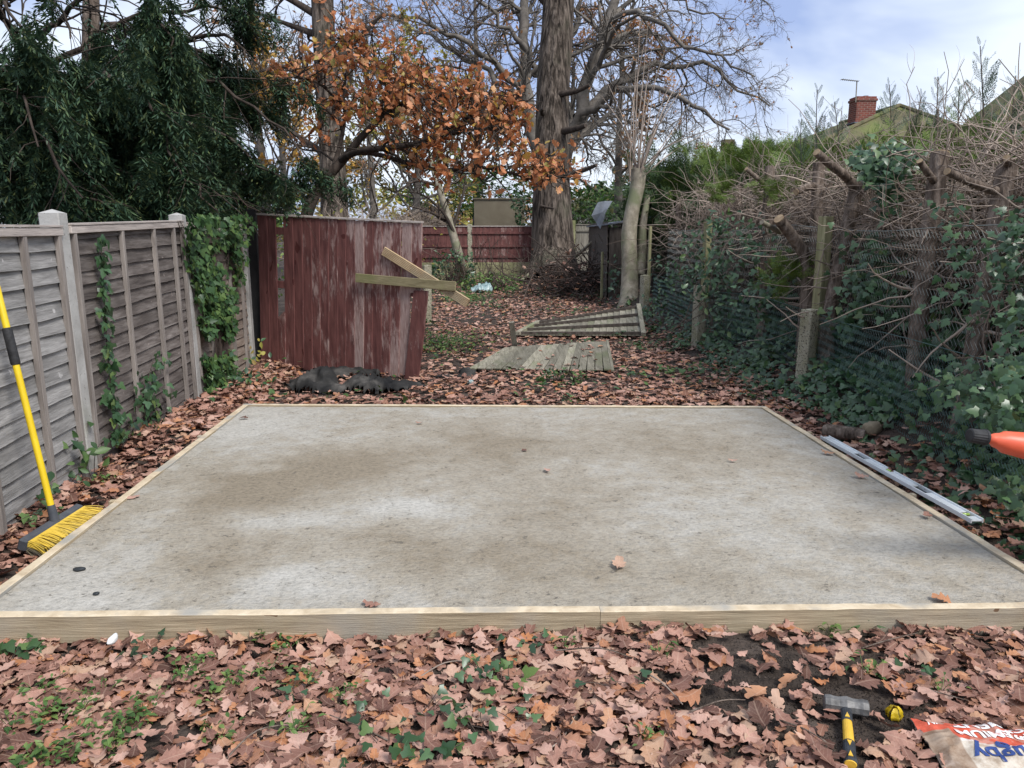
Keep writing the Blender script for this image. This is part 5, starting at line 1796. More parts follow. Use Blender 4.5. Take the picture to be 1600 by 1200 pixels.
# pale twig tangle
rg = np.random.default_rng(111)
n = 2600
x, y = hedge_pts(n, 3.6, 4.9, 3.2, 14, rg)
z = rg.uniform(1.15, 2.30, n) + .1 * np.sin(y * 2.1)
d = rg.normal(0, 1, (n, 3)) * (.8, 1, .45) + (.2, 0, 0)
W = walk(np.stack([x, y, z], 1), d, rg.uniform(.4, 1.3, n), 8, .25, (.03, 0, -.03), rg)
rr = np.linspace(1, .35, 8)[None] * rg.uniform(.0028, .0085, (n, 1))
n3 = 1900
x3, y3 = hedge_pts(n3, 3.62, 4.1, 3.2, 13, rg)
W3 = walk(np.stack([x3, y3, rg.uniform(1.5, 2.12, n3)], 1), rg.normal(0, 1, (n3, 3)) * (.5, 1, .5) + (.25, 0, 0), rg.uniform(.35, 1.1, n3), 8, .24, (.02, 0, -.03), rg)
c1, cr1 = grow(W[:900], rr[:900], 3, .2, 1, .5, 6, .7, .2, rmin=.0022, rg=rg)
n2 = 260
x2, y2 = hedge_pts(n2, 3.6, 4.4, 3.0, 6.5, rg)
W2 = walk(np.stack([x2, y2, rg.uniform(1.7, 2.2, n2)], 1), rg.normal(0, .6, (n2, 3)) + np.array([-.1, 0, .8]), rg.uniform(.35, .85, n2), 8, .16, (-.02, 0, -.07), rg)
tg = Geo().tubes(W, rr, 4).tubes(W3, np.linspace(1, .35, 8)[None] * rg.uniform(.0028, .0085, (n3, 1)), 4).tubes(c1, cr1, 3).tubes(W2, np.linspace(.0065, .0022, 8)[None].repeat(n2, 0), 4)
tg.build('twig_tangle', TWIG, smooth=True, kind='stuff', label='tangle of pale bare twigs along the top of the cut hedge', cat='twigs', org=(4, 8, 1.5))
n = 2600
x, y = hedge_pts(n, 3.65, 4.9, 2.6, 16, rg)
W = walk(np.stack([x, y, rg.uniform(.2, 1.75, n)], 1), rg.normal(0, 1, (n, 3)) * (1, 1, .7), rg.uniform(.4, 1.3, n), 7, .2, (0, 0, -.02), rg)
Geo().tubes(W, np.linspace(1, .35, 7)[None] * rg.uniform(.0028, .008, (n, 1)), 3).build('dead_twigs', BARK_RED, smooth=True, kind='stuff', label='dim dead twigs filling the inside of the hedge behind the mesh', cat='twigs', org=(4, 8, .8))

# dark evergreen mass behind
hd = thing('conifer_hedge', 'dark evergreen depth of the conifer hedge behind the cut trunks', 'hedge', (5, 8, 0))
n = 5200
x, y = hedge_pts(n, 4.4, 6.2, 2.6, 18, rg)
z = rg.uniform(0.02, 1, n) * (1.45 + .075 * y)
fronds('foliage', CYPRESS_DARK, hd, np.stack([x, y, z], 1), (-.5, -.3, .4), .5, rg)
n = 5000
x, y = hedge_pts(n, 4.4, 6.4, 4.0, 17, rg)
z = 1.90 + .07 * y - .12 * (y < 11) - .75 * rg.uniform(0, 1, n) ** 1.5 + .45 * (vnoise(np.stack([x * .9, y * .6, 0 * x], 1), 6) - .5)
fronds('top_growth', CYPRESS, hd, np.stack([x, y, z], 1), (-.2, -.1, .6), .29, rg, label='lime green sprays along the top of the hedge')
st_ = np.stack([resample([(xx, yy, -.1), (xx + rg.normal(0, .1), yy, 1.2), (xx, yy, 2.4)], 8) for xx, yy in zip(rg.uniform(5, 5.6, 18), np.linspace(3, 18, 18))])
Geo().tubes(st_, np.linspace(.09, .04, 8)[None].repeat(18, 0), 8).build('trunk', BARK_RED, hd, smooth=True)
tag(hd.children[-1], kind='stuff')
# feathery leaders above the hedge
LD = [(1538, 185, 72, 7.4, CYPRESS_BLUE), (1462, 190, 120, 7.6, CYPRESS_BLUE), (1278, 225, 140, 9.5, CYPRESS_BLUE), (1312, 215, 160, 9.3, CYPRESS_BLUE), (1392, 185, 132, 8.5, CYPRESS_BLUE), (1255, 245, 185, 9.8, CYPRESS_BLUE), (1425, 195, 150, 8.0, CYPRESS_BLUE), (1580, 200, 118, 6.8, CYPRESS_BLUE), (1500, 200, 135, 7.2, CYPRESS), (1238, 250, 205, 10, CYPRESS)]
for i, (px, py0, py1, dd, m_) in enumerate(LD):
    a_, b_ = P(px, py0 + 25, dd), P(px + rg.normal(0, 6), py1, dd)
    t = thing('cypress_shoot', ['tallest feathery cypress leader against the sky at the upper right', 'feathery cypress leader left of the tallest one', 'feathery leader against the sky left of the chimney', 'small feathery leader just left of the chimney', 'feathery leader right of the chimney, in front of the roof', 'low feathery tip at the left foot of the mossy roof', 'feathery tip in front of the roof ridge', 'feathery leader by the second mossy roof', 'greener tip between the two tallest leaders', 'green tip beyond the left foot of the mossy roof'][i], 'conifer', (a_[0], a_[1], 0), 'feathery leaders above the hedge')
    L = np.linalg.norm(b_ - a_)
    k = 12
    p_ = resample([np.array([a_[0], a_[1], .0]), a_, a_ * .5 + b_ * .5 + rg.normal(0, .02, 3), b_], 20)
    Geo().tube(p_, np.linspace(.022, .004, 20), 5).build('stem', TWIG_DARK, t, smooth=True)
    nb = 15
    tt = np.linspace(.0, 1, nb)
    q_ = a_ + (b_ - a_) * tt[:, None]
    dirs = np.stack([np.cos(tt * 60) * .9, np.sin(tt * 60) * .8, 1.0 + .8 * tt], 1)
    M = frames(dirs, rg) * ((L * .36) * (1.1 - tt) * rg.uniform(.8, 1.2, nb) + .06)[:, None, None]
    M[:, :, 0] *= .55
    g = Geo()
    g.scatter(FRD[0][0], FRD[0][1], M, q_)
    g.build('foliage', m_, t)
# cypress round the pollard
b = P(1055, 300, 17)
t = thing('cypress_tree', 'green cypress bush behind the head of the pollarded trunk', 'conifer', (b[0], b[1], 0))
n = 900
p_ = np.array([b[0], b[1], 1.9]) + rg.normal(0, 1, (n, 3)) * (.34, .6, .42)
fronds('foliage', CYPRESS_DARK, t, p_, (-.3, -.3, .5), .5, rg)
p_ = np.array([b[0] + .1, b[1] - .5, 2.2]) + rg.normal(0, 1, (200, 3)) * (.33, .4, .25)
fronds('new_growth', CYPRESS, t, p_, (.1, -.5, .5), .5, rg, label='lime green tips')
Geo().tube(resample([(b[0], b[1], -.1), (b[0] + .05, b[1], 1.2), (b[0], b[1], 2.3)], 8), np.linspace(.09, .03, 8), 8).build('trunk', BARK_RED, t, smooth=True)
# a second one left of it, low dark evergreen
b = P(1012, 325, 19)
t = thing('cypress_tree', 'dark evergreen behind the pollarded trunk, over the dark shed', 'conifer', (b[0], b[1], 0))
p_ = np.array([b[0], b[1], 1.9]) + rg.normal(0, 1, (420, 3)) * (.20, .6, .5)
fronds('foliage', CYPRESS_DARK, t, p_, (-.3, -.3, .5), .55, rg)
Geo().tube(resample([(b[0], b[1], -.1), (b[0], b[1], 2.3)], 5), np.linspace(.09, .03, 5), 8).build('trunk', BARK_RED, t, smooth=True)
# the sprays that hang in the mesh
for px, py, dd, n, lab in ((1226, 428, 7.9, 75, 'fresh green cypress spray poking through the mesh by the tall green post'), (1130, 300, 10.5, 90, 'green cypress sprig among the twigs above the brambles'), (1210, 300, 8.6, 45, 'small cypress sprig growing from the sawn side branch')):
    b = P(px, py, dd)
    t = thing('cypress_shoot', lab, 'conifer', b, 'cypress sprays among the twigs')
    Geo().tube(resample([b + (.3, .3, -.05), b + (.1, .1, 0), b], 6), np.linspace(.012, .004, 6), 5).build('stem', TWIG_DARK, t, smooth=True)
    fronds('foliage', CYPRESS, t, b + rg.normal(0, 1, (n, 3)) * (.10, .16, .08), (-.4, -.3, .2), .16, rg)


# ------------------------------------------------------------------ ivy and brambles
def leaf_blob(name, label, cat, pts, size, mat, tm=None, face=(-.5, -.6, .5), seed=0, group=None, stems=None, kind=None, big=0, org=None, down=True):
    """climbing plant: leaves at pts facing `face`; stems (list of polylines); the nearest `big` leaves as parts"""
    rg_ = np.random.default_rng(seed)
    tm = tm or IVYL
    pts = np.asarray(pts)
    o_ = pts.mean(0) if org is None else np.array(org)
    t = thing(name, label, cat, o_, group)
    n = len(pts)
    Y = rg_.normal(0, .75, (n, 3)) + (np.array([0, 0, -.8]) if down else np.array([0, 0, .15]))
    Zh = np.array(face) + rg_.normal(0, .35, (n, 3))
    X = norm(np.cross(Y, Zh))
    Z = norm(Zh)
    Yo = np.cross(Z, X)
    M = np.stack([X, Yo, Z], 2) * (size * rg_.uniform(.55, 1.3, n))[:, None, None]
    if stems is not None:
        g = Geo()
        for s_, r_ in stems:
            g.tube(s_, np.linspace(r_, r_ * .4, len(s_)), 5, False)
        so = g.build('stem', TWIG_DARK, t, smooth=True)
        tag(so, kind='stuff')
    if big:
        order = np.argsort(np.linalg.norm(pts - np.array([0, 0, CAM_H]), axis=1) / np.linalg.norm(M[:, :, 0], axis=1))
        me = Geo().add(tm[0], tm[1]).mesh('leaf', mat)
        for i in order[:big]:
            place('leaf', me, M[i], pts[i], t)
        rest = order[big:]
    else:
        rest = np.arange(n)
    if len(rest):
        fo = Geo().scatter(tm[0], tm[1], M[rest], pts[rest]).build('foliage', mat, t, smooth=True)
        tag(fo, kind='stuff')
    return t


def fence_pt(a, b, off):
    a, b = np.array(a), np.array(b)
    d_ = (b - a) / np.linalg.norm(b - a)
    n_ = np.array([d_[1], -d_[0], 0])
    p0 = np.array([*a, 0]) + n_ * off

    def f_(px, py):
        r_ = ray(px, py)
        o_ = np.array([0, 0, CAM_H])
        return o_ + r_ * (np.dot(p0 - o_, n_) / np.dot(r_, n_))
    return f_, n_


rg = np.random.default_rng(131)
# strand up the batten of the second panel
f_, n_ = fence_pt(LP[1], LP[2], .07)
ys_ = np.sort(rg.uniform(368, 690, 150))
pts = np.array([f_(np.interp(q, [368, 450, 560, 690], [156, 161, 168, 180]) + rg.normal(0, 3.2), q) + n_ * rg.uniform(-.01, .04) for q in ys_])
st_ = resample([f_(182, 700), f_(170, 580), f_(162, 460), f_(157, 370)], 16)
leaf_blob('ivy', 'single ivy strand climbing a batten of the dark wavy fence panel', 'ivy', pts, .062, IVY, face=n_ + (0, -.2, .2), stems=[(st_, .006)], seed=1, big=110)
pts = np.array([f_(px + rg.normal(0, 8), py + rg.normal(0, 12)) + n_ * rg.uniform(-.01, .08) for px, py in [(226, 590)] * 22 + [(222, 620)] * 34 + [(232, 635)] * 24 + [(244, 570)] * 12 + [(236, 655)] * 18 + [(205, 660)] * 10 + [(180, 680)] * 16 + [(256, 615)] * 8])
leaf_blob('ivy', 'small dull ivy patch low on the dark wavy fence panel', 'ivy', pts, .058, IVY, face=n_ + (0, -.2, .2), stems=[(resample([f_(230, 690), f_(224, 620), f_(240, 560)], 10), .005), (resample([f_(190, 700), f_(215, 660), f_(250, 620)], 10), .004)], seed=2, big=60)
# big patch on the third panel
f_, n_ = fence_pt(LP[2], LP[3], .07)
pts = []
while len(pts) < 1750:
    py = rg.uniform(337, 612)
    lo = np.interp(py, [337, 380, 430, 470, 520, 560, 612], [284, 290, 300, 308, 318, 322, 318])
    hi = np.interp(py, [337, 380, 430, 470, 520, 560, 612], [384, 374, 370, 366, 360, 352, 362])
    px = rg.uniform(lo - 4, hi + 4)
    k = vnoise(np.array([px * .06, py * .035, 0]), 8)
    if k < .30 or (py > 400 and k < .42):
        continue
    pts.append(f_(px, py) + n_ * (rg.uniform(-.01, .09) + .08 * max(0, (380 - py) / 43)))
leaf_blob('ivy', 'thick ivy cascading down the warm brown fence panel', 'ivy', pts, .066, BRAMBLE, face=n_ + (0, -.3, .3), stems=[(resample([f_(340 + rg.normal(0, 4), 615), f_(335 + rg.normal(0, 12), 520), f_(330 + rg.normal(0, 22), 420), f_(330 + rg.normal(0, 30), 345)], 14), .007) for _ in range(9)], seed=3, big=240)
c = G(362, 612)
pts = c + np.abs(rg.normal(0, 1, (150, 3))) * (0, 0, .16) + rg.normal(0, 1, (150, 3)) * (.2, .22, .02)
leaf_blob('bramble', 'dark bramble clump at the foot of the ivy covered panel', 'bramble', pts, .075, IVY, tm=OVAL, face=(0, -.4, .8), seed=4, big=80, down=False, stems=[(resample([c, c + (rg.normal(0, .2), rg.normal(0, .2), .25)], 6), .004) for _ in range(10)])
c = G(395, 578)
pts = c + np.array([0, 0, .12]) + rg.normal(0, 1, (30, 3)) * (.07, .07, .11)
leaf_blob('bramble', 'yellowing leaves at the left foot of the red panel', 'bramble', pts, .085, YELLOWGREEN, tm=OVAL, face=(0, -.7, .4), seed=5, big=30, down=False)
c = np.array([-2.42, 4.55, .22])
pts = c + rg.normal(0, 1, (26, 3)) * (.05, .12, .10)
leaf_blob('bramble', 'bramble sprig with broad leaves at the foot of the nearest concrete post', 'bramble', pts, .085, BRAMBLE, tm=OVAL, face=(.6, -.5, .5), seed=6, big=26, down=False, stems=[(resample([c + (0, .1, -.2), c + (.02, 0, 0), c + (.05, -.5, .02)], 10), .003), (resample([c + (0, .1, -.2), c + (.02, .1, .05), c + (.03, .35, .1)], 10), .003)])
c = np.array([-2.36, 4.05, .12])
pts = c + rg.normal(0, 1, (26, 3)) * (.03, .10, .07)
leaf_blob('ivy', 'small ivy sprig beside the broom handle at the fence foot', 'ivy', pts, .05, BRAMBLE, face=(.6, -.5, .5), seed=7, big=26, stems=[(resample([c + (0, .1, -.15), c, c + (.03, -.35, .05)], 10), .003)])

# bank on the right: ivy carpet
rg = np.random.default_rng(141)
n = 15000
y = 2.2 + 11.5 * rg.uniform(0, 1, n) ** 1.6
x = rg.uniform(2.5, 3.75, n)
den = ss(2.62, 3.02, x) * .85 + .12
den *= np.where(vnoise(np.stack([x * 2.2, y * 1.6, 0 * x], 1), 31) > .40, 1, .18)
den *= 1 - .75 * ss(8.5, 10.5, y)
den *= 1 - .65 * np.exp(-((x - 2.85) / .22) ** 2 - ((y - 4.5) / .7) ** 2)
kp = rg.uniform(0, 1, n) < den
x, y = x[kp], y[kp]
mound = .22 * ss(2.75, 3.2, x) * (0.4 + .9 * vnoise(np.stack([x * 1.7, y * 1.2, 0 * x], 1), 37))
z = gz(x, y) + .015 + mound * rg.uniform(.25, 1, len(x))
pts = np.stack([x, y, z], 1)
leaf_blob('ivy', 'ivy carpet covering the bank under the mesh fence to the right of the slab', 'ivy', pts, .064, IVY, face=(-.35, -.45, .8), seed=8, big=300, org=(3.1, 5.5, .1), down=False)
# near ivy climbing at the right edge
pts = []
for px, py, sx, sy, dd, m_ in ((1575, 410, 30, 40, 4.5, 120), (1592, 350, 22, 24, 4.4, 60), (1500, 400, 25, 40, 4.9, 45), (1520, 480, 45, 30, 4.6, 60), (1590, 510, 26, 50, 4.2, 110), (1470, 330, 40, 20, 5.2, 24), (1580, 620, 40, 45, 3.9, 260), (1500, 600, 40, 30, 4.3, 120), (1590, 760, 25, 20, 3.6, 40), (1540, 640, 40, 20, 4.0, 60)):
    for _ in range(m_):
        pts.append(P(px + rg.normal(0, sx * .7), py + rg.normal(0, sy * .7), dd + rg.normal(0, .15)))
leaf_blob('ivy', 'glossy ivy hanging over the hedge at the right edge of the photo', 'ivy', pts, .046, IVY, face=(-.6, -.6, .4), seed=9, big=200, stems=[(limb([(1590 + rg.normal(0, 20), 640, 4.1), (1570 + rg.normal(0, 20), 520, 4.4), (1570 + rg.normal(0, 30), 380, 4.6)], 12), .006) for _ in range(8)])
pts = []
for px, py, sx, sy, dd, m_ in ((1392, 250, 36, 22, 6.6, 260), (1375, 275, 22, 18, 6.6, 90), (1390, 310, 18, 26, 6.7, 80), (1345, 245, 14, 14, 6.6, 40), (1430, 245, 14, 10, 6.5, 30)):
    for _ in range(m_):
        pts.append(P(px + rg.normal(0, sx * .6), py + rg.normal(0, sy * .6), dd + rg.normal(0, .12)))
leaf_blob('ivy', 'bunch of ivy draped over the top of the cut hedge below the roof', 'ivy', pts, .07, IVY, face=(-.4, -.6, .6), seed=10, big=160, stems=[(limb([(1392, 420, 6.8), (1390, 330, 6.75), (1392, 250, 6.7)], 10), .012)])
pts = []
for px, py, sx, sy, dd, m_ in ((1370, 395, 30, 26, 6.8, 110), (1360, 450, 35, 30, 6.7, 140), (1400, 480, 30, 30, 6.5, 90), (1330, 500, 30, 20, 6.8, 90), (1200, 470, 30, 40, 8.4, 160), (1480, 520, 30, 25, 5.6, 90), (1190, 380, 40, 30, 8.8, 90)):
    for _ in range(m_):
        pts.append(P(px + rg.normal(0, sx * .7), py + rg.normal(0, sy * .7), dd + rg.normal(0, .15)))
leaf_blob('ivy', 'dim ivy growing behind the chain link mesh', 'ivy', pts, .068, IVY, face=(-.5, -.6, .4), seed=11, big=120)
pts = []
for px, py, sx, sy, dd, m_ in ((1130, 395, 30, 40, 9.9, 170), (1115, 450, 30, 30, 9.7, 140), (1090, 400, 22, 30, 10.3, 80), (1150, 500, 35, 25, 9.4, 120), (1060, 430, 25, 25, 11.5, 110), (1040, 480, 30, 25, 12.5, 120), (1130, 350, 30, 14, 10, 60), (1200, 560, 30, 20, 8.2, 120), (1075, 530, 25, 18, 10.4, 60)):
    for _ in range(m_):
        pts.append(P(px + rg.normal(0, sx * .7), py + rg.normal(0, sy * .7), dd + rg.normal(0, .2)))
leaf_blob('bramble', 'bramble clump with pale backed leaves round the slim green post', 'bramble', pts, .085, IVY, tm=OVAL, face=(-.5, -.6, .4), seed=12, big=150, down=False, stems=[(limb([(1120 + rg.normal(0, 40), 520, 9.8), (1120 + rg.normal(0, 40), 430, 9.8), (1120 + rg.normal(0, 50), 350, 9.9)], 12), .006) for _ in range(14)])
pts = []
for px, py, sx, sy, dd, m_ in ((1000, 470, 10, 14, 16.2, 60), (958, 430, 7, 28, 16.9, 60), (1030, 400, 14, 40, 16.8, 110)):
    for _ in range(m_):
        pts.append(P(px + rg.normal(0, sx * .7), py + rg.normal(0, sy * .7), dd + rg.normal(0, .25)))
leaf_blob('bramble', 'dark undergrowth round the foot of the pollarded trunk', 'bramble', pts, .11, IVY, tm=OVAL, face=(-.5, -.6, .4), seed=13, down=False)
# ------------------------------------------------------------------ fallen leaves, weeds, ivy sprigs, twigs
rg = np.random.default_rng(151)
ALIFT = []


def inside_slab(x, y, m=0.05):
    yb = FL[1] + (FR[1] - FL[1]) * (x - FL[0]) / (FR[0] - FL[0])
    yt = BL[1] + (BR[1] - BL[1]) * (x - BL[0]) / (BR[0] - BL[0])
    return (x > -2.03 - m) & (x < 2.46 + m) & (y > yb - m) & (y < yt + m)


def litter_density(x, y):
    d = np.ones_like(x)
    for px, py, r, a in ((1210, 1040, .26, .85), (1180, 1100, .22, .8), (1290, 1130, .22, .75), (1400, 1125, .2, .8), (1260, 1190, .2, .55), (1090, 1090, .13, .7), (1120, 1020, .16, .6), (240, 1160, .16, .75), (280, 1150, .1, .6), (1480, 1060, .16, .5), (1330, 1020, .3, .35)):
        c = G(px, py)
        d *= 1 - a * np.exp(-((x - c[0]) / r) ** 2 - ((y - c[1]) / (r * .9)) ** 2)
    for px, py, r in ((1322, 1100, .085), (1325, 1130, .06), (1328, 1165, .06), (1330, 1195, .06), (1397, 1115, .07)):
        c = G(px, py)
        d *= 1 - np.exp(-(((x - c[0]) ** 2 + (y - c[1]) ** 2) / r ** 2) ** 2)
    d *= np.where((x > 1.42) & (y < 2.1), .3, 1)
    d *= np.where(x > 2.95, .35, 1)
    d *= np.where(y > 6.7, np.clip(.45 + 1.1 * (fbm(np.stack([x * .55, y * .5, 0 * x], 1), 61, 3) - .28), .12, 1), 1)
    d *= np.where(x < -2.62, np.where(y < 9, 0, 1), 1)
    d *= ~inside_slab(x, y, .035)
    return d


def lay(g, n, x0, x1, y0, y1, size, tmpl, lift, tilt, rg_):
    x, y = rg_.uniform(x0, x1, n), rg_.uniform(y0, y1, n)
    kp = rg_.uniform(0, 1, n) < litter_density(x, y)
    x, y = x[kp], y[kp]
    m = len(x)
    z = gz(x, y) + rg_.uniform(.003, 1, m) ** 1.3 * lift
    # leaves heaped against the front board lean on it
    heap = np.exp(-np.maximum(0, (2.80 - y)) / .07) * ((y < 2.86) & (x > -1.4) & (x < 2.6))
    z = z + heap * rg_.uniform(0, .05, m) * (.35 + .9 * vnoise(np.stack([x * 3, 0 * x, 0 * x], 1), 71))
    M = rand_rot(m, tilt * (1 + 1.2 * heap), rg_) * (size * rg_.uniform(.62, 1.28, m))[:, None, None]
    M[:, :, 0] *= rg_.uniform(.8, 1.2, (m, 1))
    flip = rg_.uniform(0, 1, m) < .45
    M[flip, :, 0] *= -1
    M[flip, :, 2] *= -1
    p_ = np.stack([x, y, z + .006], 1)
    k = len(tmpl)
    for q in range(k):
        s_ = slice(q * m // k, (q + 1) * m // k)
        g.scatter(tmpl[q][0], tmpl[q][1], M[s_], p_[s_], tmpl[q][2])


g = Geo()
lay(g, 10000, -3.0, 3.3, 1.35, 2.84, .086, OAKL, .032, .24, rg)
lay(g, 1300, -6.0, 6.0, .2, 1.35, .105, OAKS, .03, .2, rg)
lay(g, 900, -6.0, -2.6, 1.2, 3.0, .105, OAKS, .03, .2, rg)
lay(g, 1100, 3.0, 6.0, 1.2, 3.0, .105, OAKS, .03, .2, rg)
lay(g, 2300, -2.62, -2.05, 2.7, 9.2, .100, OAKL, .06, .28, rg)
lay(g, 1500, 2.5, 3.3, 2.7, 8.0, .100, OAKL, .05, .26, rg)
lay(g, 9500, -2.7, 3.3, 6.5, 13, .105, OAKS, .045, .25, rg)
lay(g, 900, -2.4, 2.6, 6.6, 7.3, .105, OAKL, .05, .28, rg)
lay(g, 9500, -3.4, 3.6, 13, 25, .12, OAKS, .05, .25, rg)
g.build('leaf_litter', LITTER, smooth=True, kind='stuff', label='brown fallen oak leaves carpeting the ground all round the slab', cat='leaves', org=(0, 0, 0))

# the leaves nearest the camera, one by one
LM = [Geo().add(q[0], q[1], q[2]).mesh('fallen_leaf', LITTER) for q in OAKL]
n = 0
LGRP = 'single fallen oak leaves nearest the camera'
while n < 270:
    px, py = rg.uniform(-20, 1620), rg.uniform(1000, 1199)
    c = G(px, py)
    if rg.uniform() > litter_density(np.array([c[0]]), np.array([c[1]]))[0] * (.45 + .55 * (py - 1000) / 200):
        continue
    M = rand_rot(1, .24, rg)[0] * .09 * rg.uniform(.65, 1.35)
    if rg.uniform() < .4:
        M[:, 0] *= -1
        M[:, 2] *= -1
    z = float(gz(c[0], c[1])) + rg.uniform(.026, .048)
    place('fallen_leaf', LM[n % len(LM)], M, (c[0], c[1], z), label='single brown oak leaf lying loose on the litter in front of the slab', category='leaf', group=LGRP) if False else tag(place('fallen_leaf', LM[n % len(LM)], M, (c[0], c[1], z)), 'single brown oak leaf lying loose on the litter in front of the slab', 'leaf', LGRP)
    n += 1
for px, py, s_, lab in ((967, 884, .085, 'reddish oak leaf alone near the front middle of the slab'), (581, 944, .065, 'small curled leaf at the front edge of the slab, left of the middle'), (855, 735, .06, 'small orange leaf near the centre of the slab'), (1145, 720, .05, 'tiny pinkish leaf on the right half of the slab'),
                        (820, 703, .045, 'dark shrivelled leaf on the slab straight in line with the lone stake'), (655, 661, .05, 'small leaf near the back edge of the slab'), (1475, 938, .075, 'orange leaf at the front right corner of the slab'), (1293, 708, .08, 'leaf lying across the right formwork board near the far end of the level'),
                        (1346, 745, .075, 'dark red leaf inside the right formwork edge'), (1450, 807, .06, 'dark curled leaf on the slab edge near the near end of the level'), (205, 776, .07, 'dark curled leaf on the left edge of the slab'), (380, 653, .06, 'orange leaf at the back left corner of the slab')):
    c = G(px, py, SLAB_Z)
    M = rand_rot(1, .18, rg)[0] * s_ * 1.25
    tag(place('fallen_leaf', LM[int(rg.integers(0, 8))], M, (c[0], c[1], SLAB_Z + .003)), lab, 'leaf', 'fallen leaves lying on the slab')

# crumbs of soil where the ground is bare
n = 9000
q = np.array([G(a, b) for a, b in zip(rg.uniform(880, 1620, n), 1000 + 198 * rg.uniform(0, 1, n))])
kp = rg.uniform(0, 1, n) < np.clip(1.05 - litter_density(q[:, 0], q[:, 1]), .04, 1)
q = q[kp]
n = len(q)
q[:, 2] = gz(q[:, 0], q[:, 1]) + .001
TV = np.array([(1, 0, 0), (-.8, .2, 0), (0, 1, .1), (.1, -.9, 0), (0, .1, .9), (.1, 0, -.6)])
TF = np.array([[0, 2, 4], [2, 1, 4], [1, 3, 4], [3, 0, 4], [2, 0, 5], [1, 2, 5], [3, 1, 5], [0, 3, 5]])
Geo().scatter(TV, TF, rand_rot(n, .6, rg) * (.0022 + .006 * rg.uniform(0, 1, n) ** 4)[:, None, None], q).build('soil_crumbs', SOIL, kind='stuff', label='loose crumbs of dark soil on the bare patches round the hammer', cat='soil')

# weeds between the leaves
WT = oval_leaf(.3)
wn_ = 0
for px, py, n_, s_ in ((80, 1120, 26, .022), (125, 1112, 18, .02), (60, 1075, 14, .02), (205, 1128, 24, .022), (155, 1078, 14, .018), (330, 1082, 16, .02), (300, 1042, 16, .02), (366, 1066, 16, .02), (440, 1012, 12, .018), (410, 996, 12, .022), (225, 1105, 16, .018), (100, 1185, 24, .024), (55, 1192, 20, .024), (290, 1058, 12, .02), (345, 1150, 14, .02), (480, 1062, 14, .018), (462, 1138, 18, .022), (415, 1052, 12, .016), (135, 1145, 18, .02), (180, 1160, 16, .024), (20, 1130, 14, .02),
                       (1030, 1040, 8, .022), (1350, 1060, 8, .02), (1300, 990, 8, .022), (1470, 1080, 10, .014), (880, 1020, 8, .018), (540, 1090, 12, .016), (160, 770, 12, .026), (175, 765, 10, .026), (305, 980, 10, .022), (1000, 1165, 8, .018)):
    c = G(px, py)
    c[2] = float(gz(c[0], c[1]))
    t = thing('weed', 'small green weed sprouting between the fallen leaves', 'weed', c, 'small weeds among the leaves')
    n_ = int(n_ * 2.2)
    q_ = c + rg.normal(0, 1, (n_, 3)) * (.035, .028, 0) + np.stack([0 * rg.uniform(0, 1, n_), 0 * rg.uniform(0, 1, n_), rg.uniform(.02, .075, n_)], 1)
    M = rand_rot(n_, .5, rg) * (s_ * 1.25 * rg.uniform(.6, 1.4, n_))[:, None, None]
    o = Geo().scatter(WT[0], WT[1], M, q_).build('foliage', WEED, t, smooth=True)
    tag(o, kind='stuff')
    st_ = np.stack([resample([c + rg.normal(0, .006, 3) * (1, 1, 0) - (0, 0, .01), (c + q) / 2 + (0, 0, .01), q], 5) for q in q_[:10]])
    o = Geo().tubes(st_, np.full(st_.shape[:2], .0011), 3).build('stem', WEED, t)
    tag(o, kind='stuff')

for px, py, n_, s_, sp, mat, lab in ((752, 1062, 22, .034, .085, IVY, 'bluish green ivy sprig in the middle of the leaf litter, beside the bright one'), (790, 1068, 8, .05, .05, WEED, 'bright green young ivy leaves in the middle of the leaf litter'), (668, 1122, 11, .036, .06, IVY, 'dark ivy sprig left of the mottled pale ivy leaf'), (730, 1140, 9, .038, .06, BRAMBLE, 'ivy sprig with one mottled pale leaf at the front centre'),
                                     (800, 1132, 7, .034, .07, IVY, 'small ivy sprig right of the front centre sprigs'), (585, 1118, 4, .034, .05, IVY, 'few dull ivy leaves left of the centre sprigs'), (455, 1085, 7, .038, .045, IVY, 'dark broad leaved bramble seedling left of centre'), (612, 1185, 10, .042, .06, BRAMBLE, 'ivy sprig at the bottom edge left of centre'), (680, 1190, 8, .042, .05, IVY, 'dark ivy sprig at the bottom edge in the centre'),
                                     (15, 1018, 10, .045, .045, BRAMBLE, 'dark leaved sprig below the left end of the front board'), (62, 1014, 5, .045, .03, BRAMBLE, 'second small sprig below the left end of the front board'), (240, 1020, 10, .035, .05, IVY, 'dull sprig under the front board beside the pale stone'), (1360, 985, 8, .04, .05, IVY, 'sprig rising against the front board below its right half'), (1420, 1060, 4, .045, .03, IVY, 'two ivy leaves above the yellow wrapper'),
                                     (840, 1020, 7, .04, .06, IVY, 'ivy leaves close under the middle of the front board'), (990, 1090, 5, .035, .06, IVY, 'scattered ivy leaves right of the centre sprigs')):
    c = G(px, py)
    c[2] = float(gz(c[0], c[1]))
    q_ = c + rg.normal(0, 1, (n_, 3)) * (sp, sp * .8, 0) + np.stack([np.zeros(n_), np.zeros(n_), rg.uniform(.035, .085, n_)], 1)
    leaf_blob('ivy_sprig', lab, 'ivy', q_, s_, mat, face=(0, -.35, .9), seed=int(px), big=n_, org=c, down=False, group='ivy sprigs in front of the slab', stems=[(resample([c + rg.normal(0, .03, 3) * (1, 1, 0), (c + q) / 2 + (0, 0, .02), q], 6), .0022) for q in q_[:6]])

